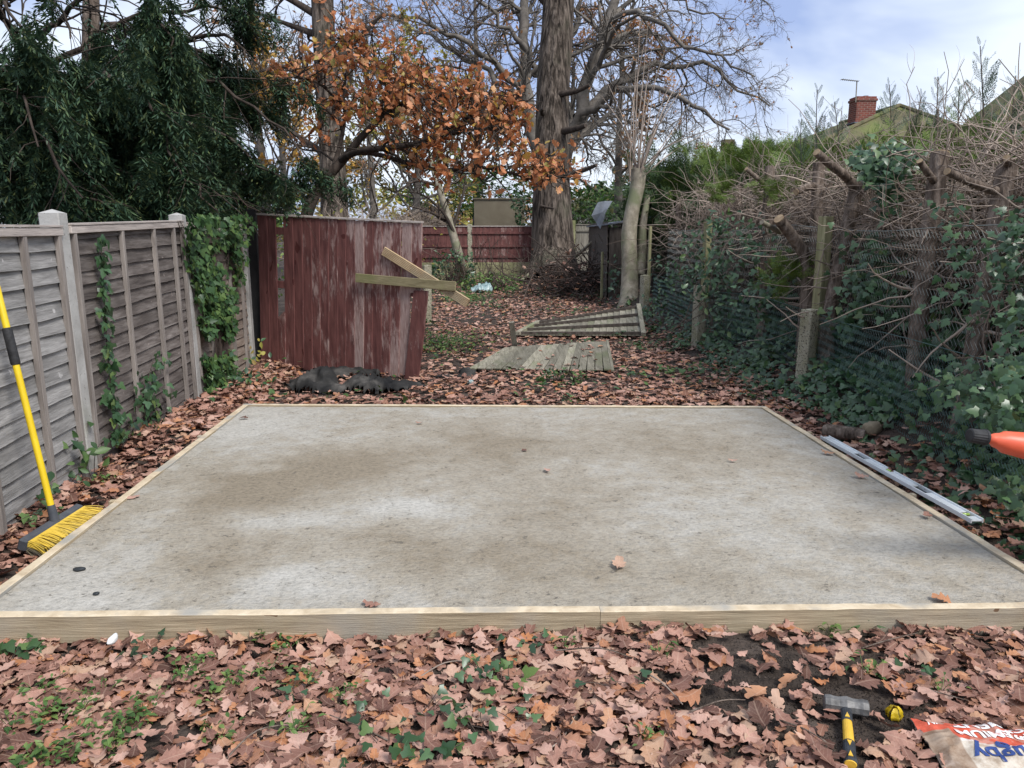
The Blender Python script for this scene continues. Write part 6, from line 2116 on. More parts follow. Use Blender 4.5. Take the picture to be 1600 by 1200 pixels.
# low green cover further back
n = 15000
x, y = rg.uniform(-3, 3.4, n), 6.8 + 18 * rg.uniform(0, 1, n) ** 1.2
kp = (fbm(np.stack([x * .8, y * .55, 0 * x], 1), 83, 3) > .53) & (vnoise(np.stack([x * 3.5, y * 3, 0 * x], 1), 84) > .45) | (rg.uniform(0, 1, n) < .035)
kp &= ~((x > -.3) & (x < 1.9) & (y > 8.3) & (y < 10.4))
kp &= ~((x < .3) & (y < 8.7) & (rg.uniform(0, 1, n) < .88))
x, y = x[kp], y[kp]
m = len(x)
M = rand_rot(m, .5, rg) * (.06 * rg.uniform(.6, 1.4, m))[:, None, None]
p_ = np.stack([x, y, gz(x, y) + rg.uniform(.04, .13, m)], 1)
g = Geo()
g.scatter(IVYL[0], IVYL[1], M[: m // 2], p_[: m // 2])
g.scatter(OVAL[0], OVAL[1], M[m // 2:], p_[m // 2:])
g.build('ground_cover', BRAMBLE, smooth=True, kind='stuff', label='low green ivy and weeds spreading through the leaves behind the slab', cat='ground cover', org=(0, 10, 0))
# grassy green tufts patch right of the red panel
n = 1500
c = np.concatenate([np.repeat([G(700, 545)], n // 2, 0), np.repeat([G(725, 470)], n - n // 2, 0)])
p_ = c + rg.normal(0, 1, (n, 3)) * (.30, .5, 0)
p_[:, 2] = gz(p_[:, 0], p_[:, 1]) + rg.uniform(.03, .16, n)
M = rand_rot(n, .6, rg) * (.05 * rg.uniform(.6, 1.4, n))[:, None, None]
Geo().scatter(OVAL[0], OVAL[1], M, p_).build('weeds', WEED, smooth=True, kind='stuff', label='fresh green weeds to the right of the red panel', cat='weeds')

# scattered twigs in front
for px, py, a, L, lab in ((690, 1052, .5, .20, 'pale twig among the leaves left of the bluish ivy sprig'), (870, 1160, .9, .22, 'thin straw coloured stem at the bottom right of centre'), (1035, 1100, -1.2, .22, 'pale bent twig right of centre'), (560, 1150, 2.6, .24, 'thin brown twig left of the front centre sprigs'), (1450, 1090, -.8, .24, 'thin dark twig above the cement bag'), (1390, 1010, .3, .28, 'long thin stem below the right half of the front board'),
                          (1120, 1130, .2, .2, 'dark twig on bare soil left of the hammer'), (1250, 1170, -.9, .16, 'short twig on bare soil beside the hammer handle'), (400, 1170, .8, .2, 'dark twig at the lower left among the weeds'), (930, 1040, -.3, .3, 'long dark twig beneath the middle of the front board')):
    c = G(px, py)
    d_ = np.array([math.cos(a), math.sin(a), 0]) * L / 2
    z_ = float(gz(c[0], c[1])) + .045
    p_ = resample([c - d_ + (0, 0, z_ - .01), c + rg.normal(0, .012, 3) + (0, 0, z_ + .01), c + d_ + (0, 0, z_)], 8)
    Geo().tube(p_, np.linspace(.0035, .0018, 8), 5).build('twig', TWIG if 'pale' in lab or 'straw' in lab else BARK_RED, smooth=True, label=lab, cat='twig', group='twigs lying among the leaves')

# brush pile at the foot of the thickest trunk
c = G(905, 462)
t = thing('brush_pile', 'heap of cut brown branches and dead leaves at the foot of the thickest trunk', 'brush pile', (c[0], c[1], 0))
n = 420
p_ = np.array([c[0], c[1], 0]) + np.abs(rg.normal(0, 1, (n, 3))) * (0, 0, .42) + rg.normal(0, 1, (n, 3)) * (.62, .7, .02)
W = walk(p_, rg.normal(0, 1, (n, 3)) * (1, 1, .45) + (.2, 0, .15), rg.uniform(.5, 1.7, n), 7, .14, (0, 0, -.03), rg)
W[:, :, 2] = np.maximum(W[:, :, 2], .03)
o = Geo().tubes(W, np.linspace(1, .35, 7)[None] * rg.uniform(.006, .02, (n, 1)), 4).build('branch', TWIG_DARK, t, smooth=True)
tag(o, kind='stuff')
n = 420
p_ = np.array([c[0], c[1], .1]) + np.abs(rg.normal(0, 1, (n, 3))) * (0, 0, .38) + rg.normal(0, 1, (n, 3)) * (.6, .6, .02)
M = rand_rot(n, .9, rg) * (.14 * rg.uniform(.6, 1.3, n))[:, None, None]
o = Geo().scatter(OAKS[0][0], OAKS[0][1], M, p_, OAKS[0][2]).build('dead_leaves', LITTER, t, smooth=True)
tag(o, kind='stuff')
for pix, r_, lab in ((((900, 400, 23), (935, 370, 22)), .06, 'long grey branch leaning over the brush pile towards the dark shed'), (((812, 440, 23), (838, 418, 23.5)), .05, 'short pale plank leaning left of the thickest trunk'), (((868, 478, 20), (905, 470, 20.5), (940, 478, 20)), .03, 'bent pale branch lying in front of the brush pile')):
    p_ = limb([*pix], 10, 1)
    p_[:, 2] = np.maximum(p_[:, 2], .04)
    Geo().tube(p_, np.linspace(r_, r_ * .6, 10), 7).build('branch', BARK_GREY, smooth=True, label=lab, cat='branch', group='fallen branches round the brush pile')
# thin wild stems in front of the far fence
rg = np.random.default_rng(171)
n = 90
x = rg.uniform(fx(640), fx(840), n)
st_ = walk(np.stack([x, rg.uniform(21.5, 24.7, n), 0 * x], 1), rg.normal(0, .4, (n, 3)) + (0, 0, 1), rg.uniform(.5, 1.9, n), 9, .12, (0, 0, -.04), rg)
a1, r1 = grow(st_, np.linspace(.012, .004, 9)[None].repeat(n, 0), 5, .2, 1, .45, 6, .8, .2, rg=rg)
t = thing('bare_shrub', 'thin bare stems and brambles growing in front of the far red fence', 'shrub', (fx(740), 23.5, 0))
o = Geo().tubes(st_, np.linspace(.012, .004, 9)[None].repeat(n, 0), 4).tubes(a1, r1, 3).build('stem', TWIG_DARK, t, smooth=True)
tag(o, kind='stuff')
q = G(705, 455)
bush('evergreen_shrub', 'small dark leaved shrub at the foot of the thin leaning tree', (q[0], q[1], .5), (.75, .6, .6), 420, .11, IVY, 172, gap=.3)
q = G(770, 455)
bush('evergreen_shrub', 'low green bush beside the pale plastic bag', (q[0], q[1], .22), (1.0, .8, .3), 420, .10, WEED, 173, gap=.35)
q = G(880, 600)
bush('weed_plant', 'low green weed patch in the leaves between the lying board panel and the slab', (q[0], q[1], .06), (.30, .16, .10), 130, .05, BRAMBLE, 174, gap=.2, stems=6, cat='weed')
# ------------------------------------------------------------------ lying panels
def quadpt(A, B, Cc, D, u, v):
    return (A * (1 - u) + B * u) * (1 - v) + (D * (1 - u) + Cc * u) * v


A, B = np.array([*G(731, 582)[:2], .045]), np.array([*G(956, 585)[:2], .045])
Dd, Cc = P(790, 543, 9.95), P(948, 533, 10.1)
t = thing('board_panel', 'weathered grey board panel lying flat on the leaves behind the slab', 'fence panel', (*((A + B + Cc + Dd) / 4)[:2], 0))
up = norm(np.cross(B - A, Dd - A))
rg = np.random.default_rng(181)
nb = 17
for i in range(nb):
    u_ = (i + .5) / nb
    v0, v1 = rg.uniform(-.01, .012), 1 - rg.uniform(-.005, .03)
    a_, b_ = quadpt(A, B, Cc, Dd, u_, v0), quadpt(A, B, Cc, Dd, u_, v1)
    g = Geo()
    g.bar(a_ + up * rg.normal(0, .002), b_ + up * rg.normal(0, .002), np.linalg.norm(B - A) / nb * .88, .018, .003, up)
    g.build('board', OLD_DECK, t)
for v_ in (.12, .5, .9):
    g = Geo()
    g.bar(quadpt(A, B, Cc, Dd, .01, v_) - up * .03, quadpt(A, B, Cc, Dd, .99, v_) - up * .03, .05, .04, .003, up)
    g.build('rail', OLD_DECK, t)
g = Geo()
g.bar(quadpt(A, B, Cc, Dd, 1.005, -.01), quadpt(A, B, Cc, Dd, 1.005, 1.0), .035, .03, .003, up)
g.build('edge_batten', OLD_DECK, t)
for _ in range(22):
    q = quadpt(A, B, Cc, Dd, rg.uniform(.03, .97), rg.uniform(.03, .97)) + up * .02
    tag(place('fallen_leaf', LM[int(rg.integers(0, 8))], rand_rot(1, .15, rg)[0] * rg.uniform(.06, .11), q), 'small dead leaf lying on the weathered grey board panel', 'leaf', 'dead leaves lying on the flat board panel')

A, B = np.array([*G(812, 529)[:2], .05]), np.array([*G(1003, 531)[:2], .06])
Cc = P(996, 481, 12.5)
Dd = np.array([*G(842, 513)[:2], .07])
t = thing('board_panel', 'broken framed board panel propped against the farthest concrete post', 'fence panel', (*((A + B + Cc + Dd) / 4)[:2], 0))
up = norm(np.cross(B - A, Dd - A) + np.cross(Cc - B, A - B) * 0)
nb = 17
for i in range(nb):
    u_ = (i + .5) / nb
    a_, b_ = quadpt(A, B, Cc, Dd, u_, .01), quadpt(A, B, Cc, Dd, u_, .99)
    g = Geo()
    g.bar(a_, b_, 1.80 / nb * .95, .014, .002, (0, 0, 1))
    g.build('board', OLD_DECK, t)
for v_, m_ in ((.03, DARK_WOOD), (.34, DARK_WOOD), (.68, DARK_WOOD), (.98, DARK_WOOD)):
    g = Geo()
    g.bar(quadpt(A, B, Cc, Dd, .0, v_) + (0, 0, .03), quadpt(A, B, Cc, Dd, 1.0, v_) + (0, 0, .03), .04, .045, .003, (0, 0, 1))
    g.build('rail', m_, t)
for u_, m_ in ((1.01, OLD_DECK), (-.012, OLD_DECK)):
    g = Geo()
    g.bar(quadpt(A, B, Cc, Dd, u_, -.03) + (0, 0, .035), quadpt(A, B, Cc, Dd, u_, 1.02) + (0, 0, .035), .07, .06, .003, (0, 0, 1))
    g.build('stile', m_, t)
a_ = G(807, 552)
b_ = P(799, 503, 9.75)
g = Geo()
g.bar((a_[0], a_[1], -.05), b_, .07, .024, .003, (0, -1, 0))
g.build('stake', GREY_WOOD, label='short grey board end sticking up behind the flat board panel', cat='stake')

# ------------------------------------------------------------------ black tarpaulin heaps
TARP = surf('dusty_black_fabric', [(0.35, (0.007, 0.007, 0.008)), (0.52, (0.024, 0.023, 0.022)), (0.72, (0.12, 0.11, 0.10))], scale=3.2, detail=6, bump=.5, bscale=40, bdist=.008, rough=.8, spec=.25)


def crumple(label, lumps, mat, nx_=110, ny_=70, seed=1, name='black_sheet', cat='tarpaulin', fold=7.0, amp=.55, group=None):
    """cloth heap; lumps: (x, y, rx, ry, h)"""
    L = np.array(lumps)
    x0, x1 = (L[:, 0] - L[:, 2] * 1.3).min(), (L[:, 0] + L[:, 2] * 1.3).max()
    y0, y1 = (L[:, 1] - L[:, 3] * 1.4).min(), (L[:, 1] + L[:, 3] * 1.4).max()
    X, Y = np.meshgrid(np.linspace(x0, x1, nx_), np.linspace(y0, y1, ny_))
    w = .22 * (fbm(np.stack([X * 3, Y * 3, 0 * X], -1), seed, 3) - .5)
    H = np.zeros_like(X)
    for lx, ly, rx, ry, h_ in lumps:
        q = ((X - lx) / rx) ** 2 + ((Y - ly) / ry) ** 2
        q = q * (1 + 1.1 * (fbm(np.stack([X * 4, Y * 4, 0 * X + lx], -1), seed + 3, 3) - .5) * 2)
        H = np.maximum(H, h_ * np.sqrt(np.clip(1 - q, 0, 1)))
    wx = X + w
    f1 = (1 - np.abs(2 * vnoise(np.stack([(wx + .5 * Y) * fold * 1.6, (Y * .8 - wx * .4) * fold * .6, 0 * X], -1), seed + 7) - 1)) ** 2 * .6 + (1 - np.abs(2 * vnoise(np.stack([(wx * .5 - Y) * fold * 2.6, (Y * .6 + wx) * fold * .9, 0 * X + 4], -1), seed + 17) - 1)) ** 3 * .5
    f2 = 1 - np.abs(2 * vnoise(np.stack([(wx - .7 * Y) * fold * 2.3, (Y + wx) * fold * 1.7, 0 * X], -1), seed + 8) - 1)
    Z = H * (1 - amp + amp * f1) + (H > 0) * .035 * f2 * (H / (H + .05))
    keep = H > .012
    V = np.stack([X + .03 * (f2 - .5), Y - .12 * H * (f1 - .5), gz(X, Y) + Z + .01], -1)
    edge = keep & (H < .05)
    V[..., 2] -= edge * .02
    idx = np.arange(nx_ * ny_).reshape(ny_, nx_)
    qk = keep[:-1, :-1] & keep[1:, :-1] & keep[1:, 1:] & keep[:-1, 1:]
    F = np.stack([idx[:-1, :-1], idx[:-1, 1:], idx[1:, 1:], idx[1:, :-1]], -1)[qk]
    used = np.unique(F)
    mp_ = np.zeros(nx_ * ny_, int)
    mp_[used] = np.arange(len(used))
    Vu = V.reshape(-1, 3)[used]
    g = Geo()
    g.add(Vu, mp_[F])
    g.add(Vu - (0, 0, .006), mp_[F][:, ::-1])
    return g.build(name, mat, smooth=True, label=label, cat=cat, group=group)


c1, c2, c3, c4 = G(488, 612), G(572, 616), G(525, 592), G(606, 606)
crumple('crumpled dusty black weed fabric heaped at the foot of the red panel', [(c1[0] + .03, c1[1] + .12, .25, .23, .25), (c2[0] + .04, c2[1] + .1, .34, .19, .17), (c3[0], c3[1] + .12, .50, .12, .13), (c4[0] + .05, c4[1], .34, .15, .07), (c1[0] + .2, c1[1] - .05, .2, .14, .08)], TARP, seed=4, fold=4.2, amp=.6)
c = G(714, 588)
crumple('small black fabric scrap on the leaves right of the red panel', [(c[0] - .05, c[1], .25, .1, .035), (c[0] + .1, c[1] + .06, .14, .1, .08)], TARP, 60, 40, seed=9, group=None)
WHITE_BAG = surf('pale_plastic', [(0.3, (0.16, 0.24, 0.24)), (0.7, (0.32, 0.42, 0.42))], scale=12, bump=.2, rough=.35, spec=.5)
c = G(757, 459)
crumple('pale blue green plastic bag lying in the weeds before the far fence', [(c[0], c[1] + .1, .28, .26, .30)], WHITE_BAG, 40, 34, seed=12, name='plastic_bag', cat='plastic bag', fold=9)
c = G(736, 601)
crumple('scrap of clear bluish plastic near the small black fabric scrap', [(c[0], c[1], .07, .05, .05)], WHITE_BAG, 30, 24, seed=13, name='plastic_scrap', cat='plastic scrap', fold=14)

# ------------------------------------------------------------------ yellow broom
YELLOW, nty, by_ = newmat('yellow_paint', .4, .5)
cy_ = ramp(nty, [(.35, (.66, .46, .012)), (.8, (.78, .57, .02))])
_lk(nty, noise(nty, coords(nty), 9, 5), cy_.inputs['Fac'])
_lk(nty, cy_.outputs[0], by_.inputs['Base Color'])
RUBBER = surf('black_rubber', [(0.3, (0.012, 0.012, 0.013)), (0.7, (0.04, 0.04, 0.042))], scale=20, bump=.2, rough=.65)
GREY_PLASTIC = surf('grey_plastic', [(0.3, (0.045, 0.05, 0.06)), (0.7, (0.09, 0.095, 0.105))], scale=8, bump=.1, rough=.5)
BR_Y, ntq, bq = newmat('yellow_bristle', .6, .3)
sp_ = ntq.nodes.new('ShaderNodeAttribute')
sp_.attribute_name = 'leaf_uv'
sq_ = ntq.nodes.new('ShaderNodeSeparateXYZ')
_lk(ntq, sp_.outputs['Vector'], sq_.inputs[0])
cr_ = ramp(ntq, [(.18, (.58, .40, .05)), (.40, (.42, .30, .06)), (.58, (.12, .10, .055)), (.9, (.045, .04, .035))])
ge_ = ntq.nodes.new('ShaderNodeNewGeometry')
_lk(ntq, mathn(ntq, 'ADD', sq_.outputs['Y'], mathn(ntq, 'MULTIPLY_ADD', ge_.outputs['Random Per Island'], .5, -.25)), cr_.inputs['Fac'])
_lk(ntq, cr_.outputs[0], bq.inputs['Base Color'])

ha, hb = np.array([*G(42, 858, .09)[:2], .10]), np.array([*G(131, 800, .09)[:2], .10])
bd = norm(hb - ha)
outv = norm(np.array([1.0, -.10, -.32]))
outv = norm(outv - bd * np.dot(outv, bd))
nrm = np.cross(bd, outv)
if nrm[2] < 0:
    nrm = -nrm
hc = (ha + hb) / 2
BL_ = np.linalg.norm(hb - ha)
brm = thing('broom', 'yellow handled broom with yellow and black bristles leaning on the grey fence panel', 'broom', (hc[0], hc[1], 0))
rot = np.stack([outv, bd, nrm], 1)
Geo().box((.045, BL_, .062), hc - outv * .025, rot, .008).build('broom_head', GREY_PLASTIC, brm)
N1, N2 = 110, 8
u_, w_ = np.meshgrid(np.linspace(-.49, .49, N1), np.linspace(-.027, .027, N2))
n = u_.size
rg = np.random.default_rng(191)
root = hc + bd * (u_.ravel() * BL_)[:, None] + nrm * w_.ravel()[:, None]
dr = norm(outv + bd * (u_.ravel() * .55)[:, None] + nrm * (w_.ravel() * 7)[:, None] + rg.normal(0, .09, (n, 3)))
Lb = .105 * rg.uniform(.9, 1.06, n)
k = 4
ss_ = np.linspace(0, 1, k)
Pn = root[:, None] + dr[:, None] * (ss_[None, :, None] * Lb[:, None, None]) - np.array([0, 0, 1]) * (.018 * ss_ ** 2)[None, :, None]
V, F = tubegeo(Pn, np.full((n, k), .0023), 4)
uv = np.zeros((len(V), 3))
lay_ = np.clip((.027 - w_.ravel()) / .054, 0, 1)
uv[:, 1] = np.repeat(np.repeat(lay_[:, None] * .8, k, 1) + ss_[None] * .22 - .02, 4, axis=1).ravel() if False else np.repeat((lay_[:, None] * .75 + ss_[None] * .25).ravel(), 4)
g = Geo()
g.add(V, F, uv)
o = g.build('bristle', BR_Y, brm)
tag(o, kind='stuff')
# handle: from the socket up to the fence
base = P(84, 808, np.dot(hc - np.array([0, 0, CAM_H]), np.array([math.sin(-YAW) * math.cos(PITCH), math.cos(YAW) * math.cos(PITCH), -math.sin(PITCH)])))
best = None
for tt in np.linspace(3.0, 5.0, 400):
    q = P(0, 470, tt)
    fxx = np.interp(q[1], [LP[0][1], LP[1][1]], [LP[0][0], LP[1][0]]) + .085
    e_ = abs(q[0] - fxx)
    if best is None or e_ < best[0]:
        best = (e_, q)
top = best[1]
hd_ = norm(top - base)
hend = base + hd_ * 1.22
Geo().lathe([(0, .0165), (.5, .0165), (.985, .0165), (1, .012)], base + hd_ * .05, hend, 14).build('handle', YELLOW, brm, smooth=True)
Geo().lathe([(0, .024), (.6, .022), (1, .0185)], base - hd_ * .045, base + hd_ * .065, 12).build('socket', GREY_PLASTIC, brm, smooth=True)
tg0 = np.linalg.norm(P(17, 562, best[1][1]) - base)
# foam grip where the photo shows it
dref = np.linalg.norm(top - base)
g0, g1 = dref * (808 - 560) / (808 - 470), dref * (808 - 511) / (808 - 470)
Geo().lathe([(0, .0195), (.04, .0225), (.5, .0225), (.96, .0225), (1, .0195)], base + hd_ * (g0 * .97), base + hd_ * (g1 * 1.0), 14).build('grip', RUBBER, brm, smooth=True)

# ------------------------------------------------------------------ spirit level
ALU = surf('pale_aluminium', [(0.3, (0.62, 0.66, 0.67)), (0.7, (0.78, 0.81, 0.82))], scale=3, stretch=(6, .6, 6), bump=.1, rough=.42, spec=.5, patch=(4, .55, .75, (.42, .43, .42)))
DARKV = surf('dark_vial_recess', [(0.3, (0.012, 0.013, 0.014)), (0.7, (0.04, 0.045, 0.05))], scale=9, bump=.1, rough=.4)
VIAL, ntv, bv = newmat('green_vial', .15, .6)
bv.inputs['Base Color'].default_value = (.38, .55, .12, 1)
zl = .085
la, lb = G(1287, 683, zl), G(1527, 814, zl)
la[0] = max(la[0], 2.60)
ld = norm(lb - la)
LL = np.linalg.norm(lb - la)
lw = np.array([-ld[1], ld[0], 0])
if lw[0] < 0:
    lw = -lw
lv = thing('spirit_level', 'long silver spirit level lying beside the right formwork board', 'spirit level', (*((la + lb) / 2)[:2], 0))


def lfrac(px, py):
    return float(np.dot(G(px, py, zl) - la, ld) / LL)


W_ = .072
rot = np.stack([lw, ld, np.cross(lw, ld)], 1)
if rot[2, 2] < 0:
    rot[:, 2] *= -1
    rot[:, 0] *= -1
h1 = (lfrac(1337, 709), lfrac(1354, 718))
h2 = (lfrac(1422, 760), lfrac(1450, 771))
nk = (lfrac(1386, 733), lfrac(1395, 738))
g = Geo()


def seg(f0, f1, w0, w1, z0, z1):
    c_ = la + ld * LL * (f0 + f1) / 2 + lw * (w0 + w1) / 2
    g.box((abs(w1 - w0), LL * (f1 - f0), z1 - z0), (c_[0], c_[1], zl + (z0 + z1) / 2), rot, .0015)


for f0, f1 in ((0, h1[0]), (h1[1], nk[0]), (nk[1], h2[0]), (h2[1], .925), (.965, 1)):
    seg(f0, f1, -W_ / 2 + .008, W_ / 2 - .008, -.004, .004)
seg(nk[0], nk[1], -W_ / 2 + .008, 0.008, -.004, .004)
seg(0, 1, -W_ / 2, -W_ / 2 + .0075, -.013, .013)
seg(0, nk[0], W_ / 2 - .0075, W_ / 2, -.013, .013)
seg(nk[1], 1, W_ / 2 - .0075, W_ / 2, -.013, .013)
g.build('body', ALU, lv)
for f0, f1 in (h1, h2):
    c_ = la + ld * LL * (f0 + f1) / 2
    Geo().box((W_ - .02, LL * (f1 - f0) - .002, .004), (c_[0], c_[1], zl - .011), rot).build('recess', DARKV, lv)
for f_, acr in ((.945, True), ((nk[0] + nk[1]) / 2, False)):
    c_ = la + ld * LL * f_ + (0 if acr else lw * .018)
    a_ = lw if acr else ld
    Geo().lathe([(0, .006), (.1, .008), (.9, .008), (1, .006)], c_ - a_ * .02 + (0, 0, .001), c_ + a_ * .02 + (0, 0, .001), 10).build('vial', VIAL, lv, smooth=True)

# ------------------------------------------------------------------ lump hammer
STEEL = surf('worn_dark_steel', [(0.3, (0.075, 0.072, 0.07)), (0.55, (0.17, 0.165, 0.16)), (0.75, (0.30, 0.285, 0.27))], scale=18, bump=.5, bscale=50, bdist=.004, rough=.6, metal=.35)
BLACKGRIP = surf('scuffed_black_grip', [(0.35, (0.02, 0.022, 0.026)), (0.6, (0.05, 0.055, 0.062)), (0.78, (0.20, 0.20, 0.20))], scale=22, bump=.25, rough=.6)
YEL2 = surf('yellow_fibreglass', [(0.3, (0.55, 0.33, 0.035)), (0.7, (0.70, 0.45, 0.06))], scale=14, bump=.15, rough=.5, patch=(14, .58, .7, (.42, .26, .06)))
gh = .055
ha_, hb_ = G(1291, 1098, gh), G(1353, 1107, gh)
hcn = (ha_ + hb_) / 2
hdir = norm(hb_ - ha_)
hdir[2] = 0
hdir = norm(hdir)
he = G(1329, 1194, gh - .015)
hm = thing('lump_hammer', 'short heavy hammer with yellow and black handle lying on bare soil', 'hammer', (hcn[0], hcn[1], 0))
HL = .138
sq = .026
prof = [(0, .80), (.02, .95), (.14, 1.0), (.22, .92), (.34, .90), (.5, 1.08), (.66, .90), (.78, .92), (.86, 1.0), (.98, .95), (1, .80)]
V, F = [], []
zz_ = np.array([0, 0, 1.0])
yy_ = np.cross(zz_, hdir)
oc = [(1, .42), (.42, 1), (-.42, 1), (-1, .42), (-1, -.42), (-.42, -1), (.42, -1), (1, -.42)]
for t_, s_ in prof:
    c_ = hcn + hdir * (t_ - .5) * HL
    for a_, b_ in oc:
        V.append(c_ + (yy_ * a_ + zz_ * b_) * sq * s_)
for i in range(len(prof) - 1):
    for j in range(8):
        F.append([i * 8 + j, i * 8 + (j + 1) % 8, (i + 1) * 8 + (j + 1) % 8, (i + 1) * 8 + j])
F += [list(range(8))[::-1], [(len(prof) - 1) * 8 + j for j in range(8)]]
g = Geo()
g.add(np.array(V), F)
g.build('hammer_head', STEEL, hm)
hv = norm(he - hcn)
Lh = np.linalg.norm(he - hcn)


def oval_rod(f0, f1, prof_, name, mat, parent=hm):
    sx = norm(np.cross(hv, zz_))
    sz = np.cross(sx, hv)
    V, F, n_ = [], [], 16
    for t_, r_ in prof_:
        c_ = hcn + hv * Lh * (f0 + (f1 - f0) * t_)
        for j in range(n_):
            a_ = 2 * math.pi * j / n_
            V.append(c_ + sx * math.cos(a_) * r_ + sz * math.sin(a_) * r_ * .82)
    for i in range(len(prof_) - 1):
        for j in range(n_):
            F.append([i * n_ + j, i * n_ + (j + 1) % n_, (i + 1) * n_ + (j + 1) % n_, (i + 1) * n_ + j])
    F += [list(range(n_))[::-1], [(len(prof_) - 1) * n_ + j for j in range(n_)]]
    g = Geo()
    g.add(np.array(V), F)
    return g.build(name, mat, parent, smooth=False)


oval_rod(-.12, .30, [(0, .013), (.6, .0175), (1, .0165)], 'collar', BLACKGRIP)
hnd = oval_rod(.295, .66, [(0, .0145), (.3, .0155), (1, .0165)], 'handle', YEL2)
oval_rod(.655, 1.0, [(0, .0175), (.08, .0185), (.6, .0185), (.9, .021), (1, .020)], 'grip', BLACKGRIP)
oval_rod(.998, 1.012, [(0, .0185), (1, .0165)], 'end_cap', YEL2)
sx = norm(np.cross(hv, zz_))
sz = np.cross(sx, hv)
for f_, d_ in ((.26, -1), (.70, 1), (.93, -1)):
    c_ = hcn + hv * Lh * f_ + sz * (.0165 * .86 if f_ < .3 else .0185 * .84)
    if f_ > .9:
        c_ = c_ + sz * .0015
    tri = np.array([c_ + hv * d_ * .020, c_ - sx * .007 - hv * d_ * .004, c_ + sx * .007 - hv * d_ * .004])
    g = Geo()
    g.add(np.concatenate([tri + sz * .0012, tri - sz * .003]), [[0, 1, 2], [5, 4, 3], [0, 3, 4, 1], [1, 4, 5, 2], [2, 5, 3, 0]])
    g.build('arrow_mark', YEL2, hm)

# ------------------------------------------------------------------ yellow foil wrapper
FOIL = surf('yellow_foil', [(0.3, (0.42, 0.27, 0.01)), (0.6, (0.62, 0.44, 0.02)), (0.8, (0.80, 0.66, 0.25))], scale=30, bump=.7, bscale=40, bdist=.01, rough=.28, spec=.7)
c = G(1397, 1118, .02)
t = thing('wrapper', 'crumpled shiny yellow wrapper on bare soil right of the hammer', 'wrapper', (c[0], c[1], 0))
rg = np.random.default_rng(201)
for i in range(6):
    a0 = i * 1.05 + rg.uniform(-.3, .3)
    rad = rg.uniform(.018, .027)
    V = []
    m_ = 9
    for j in range(m_):
        th = -.5 + 2.3 * j / (m_ - 1)
        w2 = .011 * math.sin(math.pi * (j + .6) / (m_ + .2)) + .003
        r_ = rad * math.cos(th - .6) + rg.normal(0, .0015)
        z_ = .028 + rad * 1.15 * math.sin(th - .6) + rg.normal(0, .0015)
        for s_ in (-1, 0, 1):
            rr_ = r_ + (0 if s_ else -.003)
            V.append((c[0] + math.cos(a0) * rr_ - math.sin(a0) * w2 * s_, c[1] + math.sin(a0) * rr_ + math.cos(a0) * w2 * s_, max(.004, z_)))
    F = []
    for j in range(m_ - 1):
        for s_ in (0, 1):
            F.append([j * 3 + s_, j * 3 + s_ + 1, (j + 1) * 3 + s_ + 1, (j + 1) * 3 + s_])
    V = np.array(V)
    g = Geo()
    g.add(V, F)
    g.add(V + rg.normal(0, .0004, V.shape) - (0, 0, .0009), [f[::-1] for f in F])
    g.build('foil_strip', FOIL, t, smooth=True)

# ------------------------------------------------------------------ flattened cement bag
bo = np.array([*G(1424, 1143)[:2], 0])
br = np.array([*G(1606, 1153)[:2], 0])
bu = norm(br - bo)
bvv = np.array([bu[1], -bu[0], 0])             # towards the camera
BWID, BLEN = .50, .66


def bag_h(u, v):
    """height of the bag's surface; u across, v from the far edge towards the camera (metres)"""
    p_ = np.stack([np.asarray(u) * 6, np.asarray(v) * 6, 0 * np.asarray(u)], -1)
    r1_ = 1 - np.abs(2 * vnoise(p_ * 1.3 + .7, 301) - 1)
    r2_ = 1 - np.abs(2 * vnoise(p_ * np.array([3.0, 2.0, 1]) + p_[..., ::-1] * .8, 302) - 1)
    return .046 + .024 * r1_ ** 2.5 + .010 * r2_ ** 2 + .012 * fbm(p_ * .6, 303, 2)


def bag_pt(u, v, lift=0.0):
    u, v = np.asarray(u, float), np.asarray(v, float)
    q = bo[:2] + bu[:2] * u[..., None] + bvv[:2] * v[..., None]
    edge = np.minimum(np.minimum(u, BWID - u), np.minimum(v, BLEN - v))
    h = bag_h(u, v) * (.62 + .38 * ss(-.01, .05, edge)) + lift
    return np.concatenate([q, h[..., None] + gz(q[..., 0], q[..., 1])[..., None]], -1)


nu_, nv_ = 130, 150
U, Vv = np.meshgrid(np.linspace(0, BWID, nu_), np.linspace(0, BLEN, nv_))
ragged = .010 * (fbm(np.stack([U * 18, Vv * 18, 0 * U], -1), 310, 3) - .5) * 2
pts = bag_pt(U + ragged * (1 - ss(0, .03, np.minimum(U, BWID - U))), Vv + ragged * (1 - ss(0, .03, Vv)))
idx = np.arange(nu_ * nv_).reshape(nv_, nu_)
F = np.stack([idx[:-1, :-1], idx[1:, :-1], idx[1:, 1:], idx[:-1, 1:]], -1).reshape(-1, 4)
g = Geo()
g.add(pts.reshape(-1, 3), F)
low = pts.reshape(-1, 3).copy()
low[:, 2] -= .004
g.add(low, F[:, ::-1])
BAGM, ntb2, bb2 = newmat('printed_paper_sack', .7, .3)
ca = ntb2.nodes.new('ShaderNodeAttribute')
ca.attribute_name = 'print'
nb_ = noise(ntb2, coords(ntb2), 22, 6, .7)
dirt = ramp(ntb2, [(.42, (1, 1, 1)), (.62, (.62, .54, .47)), (.78, (.34, .27, .22))])
_lk(ntb2, nb_, dirt.inputs['Fac'])
_lk(ntb2, mixc(ntb2, .95, ca.outputs['Color'], dirt.outputs[0], 'MULTIPLY'), bb2.inputs['Base Color'])
_lk(ntb2, bumpn(ntb2, noise(ntb2, coords(ntb2), 60, 4), .35, .004), bb2.inputs['Normal'])
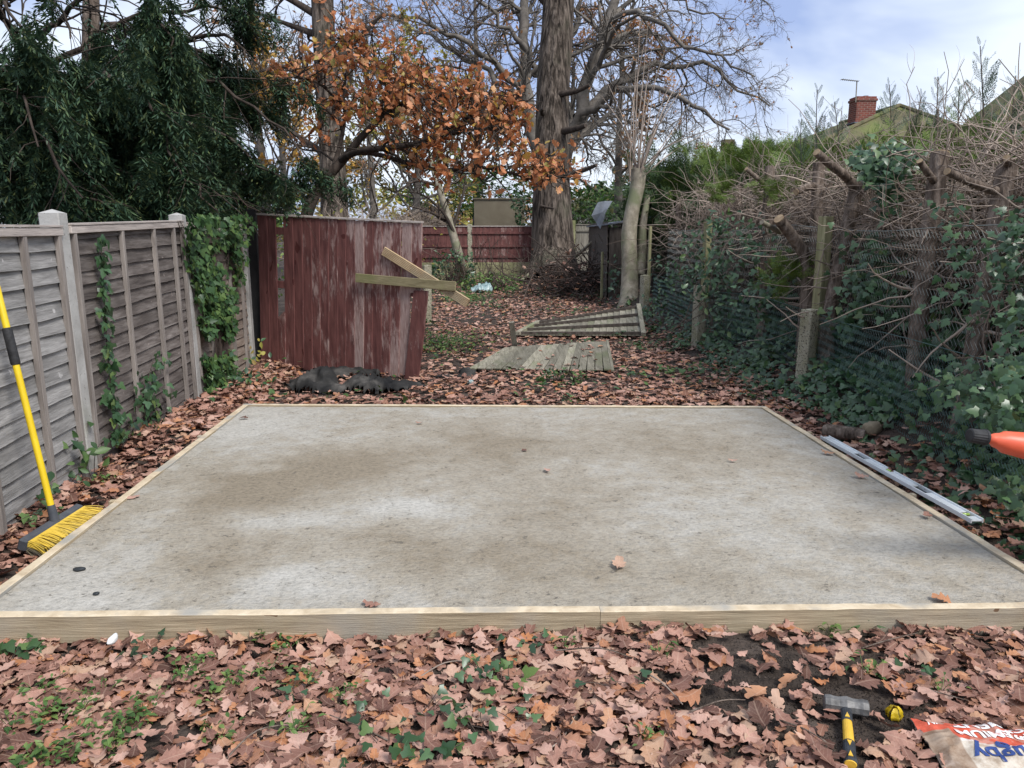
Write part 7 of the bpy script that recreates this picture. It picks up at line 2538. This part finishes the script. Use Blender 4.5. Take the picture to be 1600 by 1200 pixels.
bag = thing('cement_bag', 'torn flattened red and cream cement bag lying upside down in the bottom right corner', 'cement bag', (*(bo[:2] + bu[:2] * .25 + bvv[:2] * .3), 0))
sheet = g.build('sack', BAGM, bag, smooth=True)
REDP, CREAM, PINK = np.array([.62, .115, .065]), np.array([.56, .50, .42]), np.array([.60, .20, .16])
arc = .128 + .022 * np.cos((U - .30) / .20 * 1.6)
arc = np.where(U < .085, .060 + .02 * fbm(np.stack([U * 30, Vv * 30, 0 * U], -1), 5, 2), arc)
isred = Vv < arc
right = U > .325
col = np.where(isred[..., None], REDP, CREAM)
col = np.where((right & (Vv < .40))[..., None], REDP, col)
brown = (U < .085) & (Vv > .06)
col = np.where(brown[..., None], np.array([.36, .27, .20]), col)
band = (~isred) & (~right) & (np.abs(Vv - arc - .004) < .006) & ~brown
col = np.where(band[..., None], np.array([.75, .70, .66]), col)
worn = fbm(np.stack([U * 16, Vv * 16, 0 * U], -1), 320, 4) > .60
col = np.where(worn[..., None], col * .55 + np.array([.22, .18, .15]), col)
cc = np.concatenate([col.reshape(-1, 3), col.reshape(-1, 3) * 0 + np.array([.4, .33, .26])])
at = sheet.data.attributes.new('print', 'FLOAT_COLOR', 'POINT')
at.data.foreach_set('color', np.concatenate([cc, np.ones((len(cc), 1))], 1).astype(np.float32).ravel())
WHITEP = surf('white_print', [(0.35, (0.78, 0.74, 0.71)), (0.7, (0.84, 0.82, 0.80))], scale=30, bump=0, rough=.7, patch=(26, .56, .66, (.60, .30, .24)))
BLUEP = surf('blue_print', [(0.35, (0.022, 0.045, 0.16)), (0.7, (0.04, 0.075, 0.24))], scale=30, bump=0, rough=.7, patch=(20, .6, .7, (.3, .28, .26)))


def lettering(txt, size, uc, vc, mat, name, bold=.0, ang=0.0, sxx=1.0, curve=0.0, lift=.0026):
    """flat print that follows the bag's surface; reads from the far side (upside down for us)"""
    cu = bpy.data.curves.new('lettering', 'FONT')
    cu.body = txt
    cu.size = size
    cu.align_x = 'CENTER'
    cu.align_y = 'CENTER'
    cu.offset = bold
    cu.resolution_u = 3
    tmp = bpy.data.objects.new('lettering', cu)
    C.objects.link(tmp)
    me_ = bpy.data.meshes.new_from_object(tmp.evaluated_get(bpy.context.evaluated_depsgraph_get()))
    bpy.data.objects.remove(tmp)
    bpy.data.curves.remove(cu)
    bm = bmesh.new()
    bm.from_mesh(me_)
    bmesh.ops.triangulate(bm, faces=bm.faces[:])
    for _ in range(3):
        es = [e_ for e_ in bm.edges if e_.calc_length() > .008]
        if not es:
            break
        bmesh.ops.subdivide_edges(bm, edges=es, cuts=1)
        bmesh.ops.triangulate(bm, faces=[f_ for f_ in bm.faces if len(f_.verts) > 3])
    bm.verts.index_update()
    V = np.array([v_.co[:] for v_ in bm.verts])
    F = np.array([[v_.index for v_ in f_.verts] for f_ in bm.faces])
    bm.free()
    bpy.data.meshes.remove(me_)
    x_, y_ = V[:, 0] * sxx, V[:, 1]
    y_ = y_ - curve * x_ ** 2
    ca_, sa_ = math.cos(math.pi + ang), math.sin(math.pi + ang)
    uu = uc + x_ * ca_ - y_ * sa_
    v2 = vc - (x_ * sa_ + y_ * ca_)
    uu, v2 = np.clip(uu, .002, BWID - .002), np.clip(v2, .002, BLEN - .002)
    g = Geo()
    g.add(bag_pt(uu, v2, lift), F)
    g.build(name, mat, bag, label='"%s" printed on the bag' % txt)


lettering('PREMIUM', .054, .205, .088, WHITEP, 'lettering', .0016, sxx=.98, curve=.9)
lettering('CEMENT', .054, .215, .034, WHITEP, 'lettering', .0016, sxx=1.05, curve=.6)
lettering('IN', .030, .045, .028, WHITEP, 'lettering', .0006)
lettering('Rugby', .092, .205, .182, BLUEP, 'lettering', .0022, sxx=.95)
lettering('DS', .034, .372, .075, WHITEP, 'lettering', .0008, ang=-math.pi / 2)
Geo().scatter(*[np.array([(0, 0, 0), (.012, 0, 0), (.012, .02, 0), (0, .02, 0)], float), np.array([[0, 1, 2, 3]])], np.eye(3)[None], bag_pt(np.array([.10]), np.array([.165]), .004)).build('print_patch', WHITEP, bag) if False else None

# ------------------------------------------------------------------ orange container at the right edge
ORANGE = surf('orange_plastic', [(0.3, (0.66, 0.10, 0.045)), (0.7, (0.80, 0.155, 0.075))], scale=5, bump=.08, rough=.42, spec=.45)
D = 3.2
ca_, cb_ = P(1514, 680, D), P(1541, 685, D)
ax = norm(P(1600, 692, D + .02) - ca_)
ct = thing('plastic_container', 'orange plastic container with black ribbed cap poking in at the right edge', 'container', (P(1640, 700, D)[0], P(1640, 700, D)[1], float(gz(*P(1640, 700, D)[:2]))))
px1 = D / FOC
capL = np.linalg.norm(cb_ - ca_)
V, F = [], []
n_ = 36
sx = norm(np.cross(ax, zz_))
sz = np.cross(sx, ax)
prof = [(0, .80), (.05, .96), (.85, 1.04), (.90, 1.16), (1.0, 1.16), (1.0, .7)]
for t_, s_ in prof:
    for j in range(n_):
        r_ = 11.0 * px1 * s_ * (1 + (.05 if (j % 2 and t_ < .88) else 0))
        a_ = 2 * math.pi * j / n_
        V.append(ca_ + ax * capL * t_ + (sx * math.cos(a_) + sz * math.sin(a_)) * r_)
for i in range(len(prof) - 1):
    for j in range(n_):
        F.append([i * n_ + j, i * n_ + (j + 1) % n_, (i + 1) * n_ + (j + 1) % n_, (i + 1) * n_ + j])
F.append(list(range(n_))[::-1])
g = Geo()
g.add(np.array(V), F)
g.build('cap', RUBBER, ct)
bp = [(0, 7.5, 0), (10, 8, 0), (13, 11, 1), (22, 13, 1.5), (30, 17.5, 2), (60, 20.5, 3), (110, 24, 5), (150, 30, 9), (190, 34, 12), (330, 34, 12), (345, 30, 12), (350, 8, 12)]
V, F = [], []
n_ = 28
for t_, r_, dn in bp:
    c_ = cb_ + ax * t_ * px1 - zz_ * dn * px1
    for j in range(n_):
        a_ = 2 * math.pi * j / n_
        V.append(c_ + (sx * math.cos(a_) * 1.0 + sz * math.sin(a_)) * r_ * px1)
for i in range(len(bp) - 1):
    for j in range(n_):
        F.append([i * n_ + j, i * n_ + (j + 1) % n_, (i + 1) * n_ + (j + 1) % n_, (i + 1) * n_ + j])
F += [list(range(n_))[::-1], [(len(bp) - 1) * n_ + j for j in range(n_)]]
g = Geo()
g.add(np.array(V), F)
g.build('body', ORANGE, ct, smooth=True)
# the stump it lies on, outside the frame
c_ = cb_ + ax * 240 * px1
zt = c_[2] - 47 * px1
Geo().lathe([(0, .17), (.1, .15), (.95, .14), (1, .135)], (c_[0], c_[1], -.05), (c_[0], c_[1], zt), 18).build('tree_stump', BARK_RED, smooth=False, label='sawn stump under the orange container', cat='stump')

# ------------------------------------------------------------------ log, stone, pale pebble
c = G(1322, 678, .1)
a_, b_ = c + (-.10, .16, -.01), c + (.12, -.06, .0)
Geo().lathe([(0, .04), (.1, .055), (.9, .053), (1, .045)], a_, b_, 12).build('log', BARK_RED, smooth=True, label='short brown log under the ivy beside the far end of the level', cat='log')
STONE = surf('pale_stone', [(0.3, (0.13, 0.10, 0.065)), (0.7, (0.30, 0.25, 0.175))], scale=9, bump=.5, rough=.9)


def stone(label, c, r, mat, seed, name='stone'):
    bm = bmesh.new()
    bmesh.ops.create_icosphere(bm, subdivisions=3, radius=1)
    V = np.array([v_.co[:] for v_ in bm.verts])
    F = np.array([[v_.index for v_ in f_.verts] for f_ in bm.faces])
    bm.free()
    V = V * (1 + .35 * (fbm(V * 1.4 + seed, seed, 3)[:, None] - .5) * 2)
    g = Geo()
    g.add(V * np.array(r) + np.array(c), F)
    return g.build(name, mat, smooth=True, label=label, cat='stone')


c = G(1366, 682, .1)
stone('angular tan stone at the foot of the ivy bank, next to the log', c + (0, .05, .05), (.075, .06, .06), STONE, 5)
WHITES = surf('white_pebble', [(0.3, (0.60, 0.60, 0.58)), (0.7, (0.74, 0.74, 0.72))], scale=9, bump=.1, rough=.6)
c = G(178, 1010, .04)
stone('small smooth white pebble below the left half of the front board', c + (0, 0, .03), (.014, .030, .016), WHITES, 6, 'pebble')
c = G(123, 887, SLAB_Z)
stone('dark flat stone chip sunk in the slab near its left edge', c + (0, 0, -.006), (.028, .018, .008), DARKV, 7)
c = G(150, 925, SLAB_Z)
stone('tiny dark stone chip in the slab near its front left corner', c + (0, 0, -.006), (.014, .010, .007), DARKV, 8)
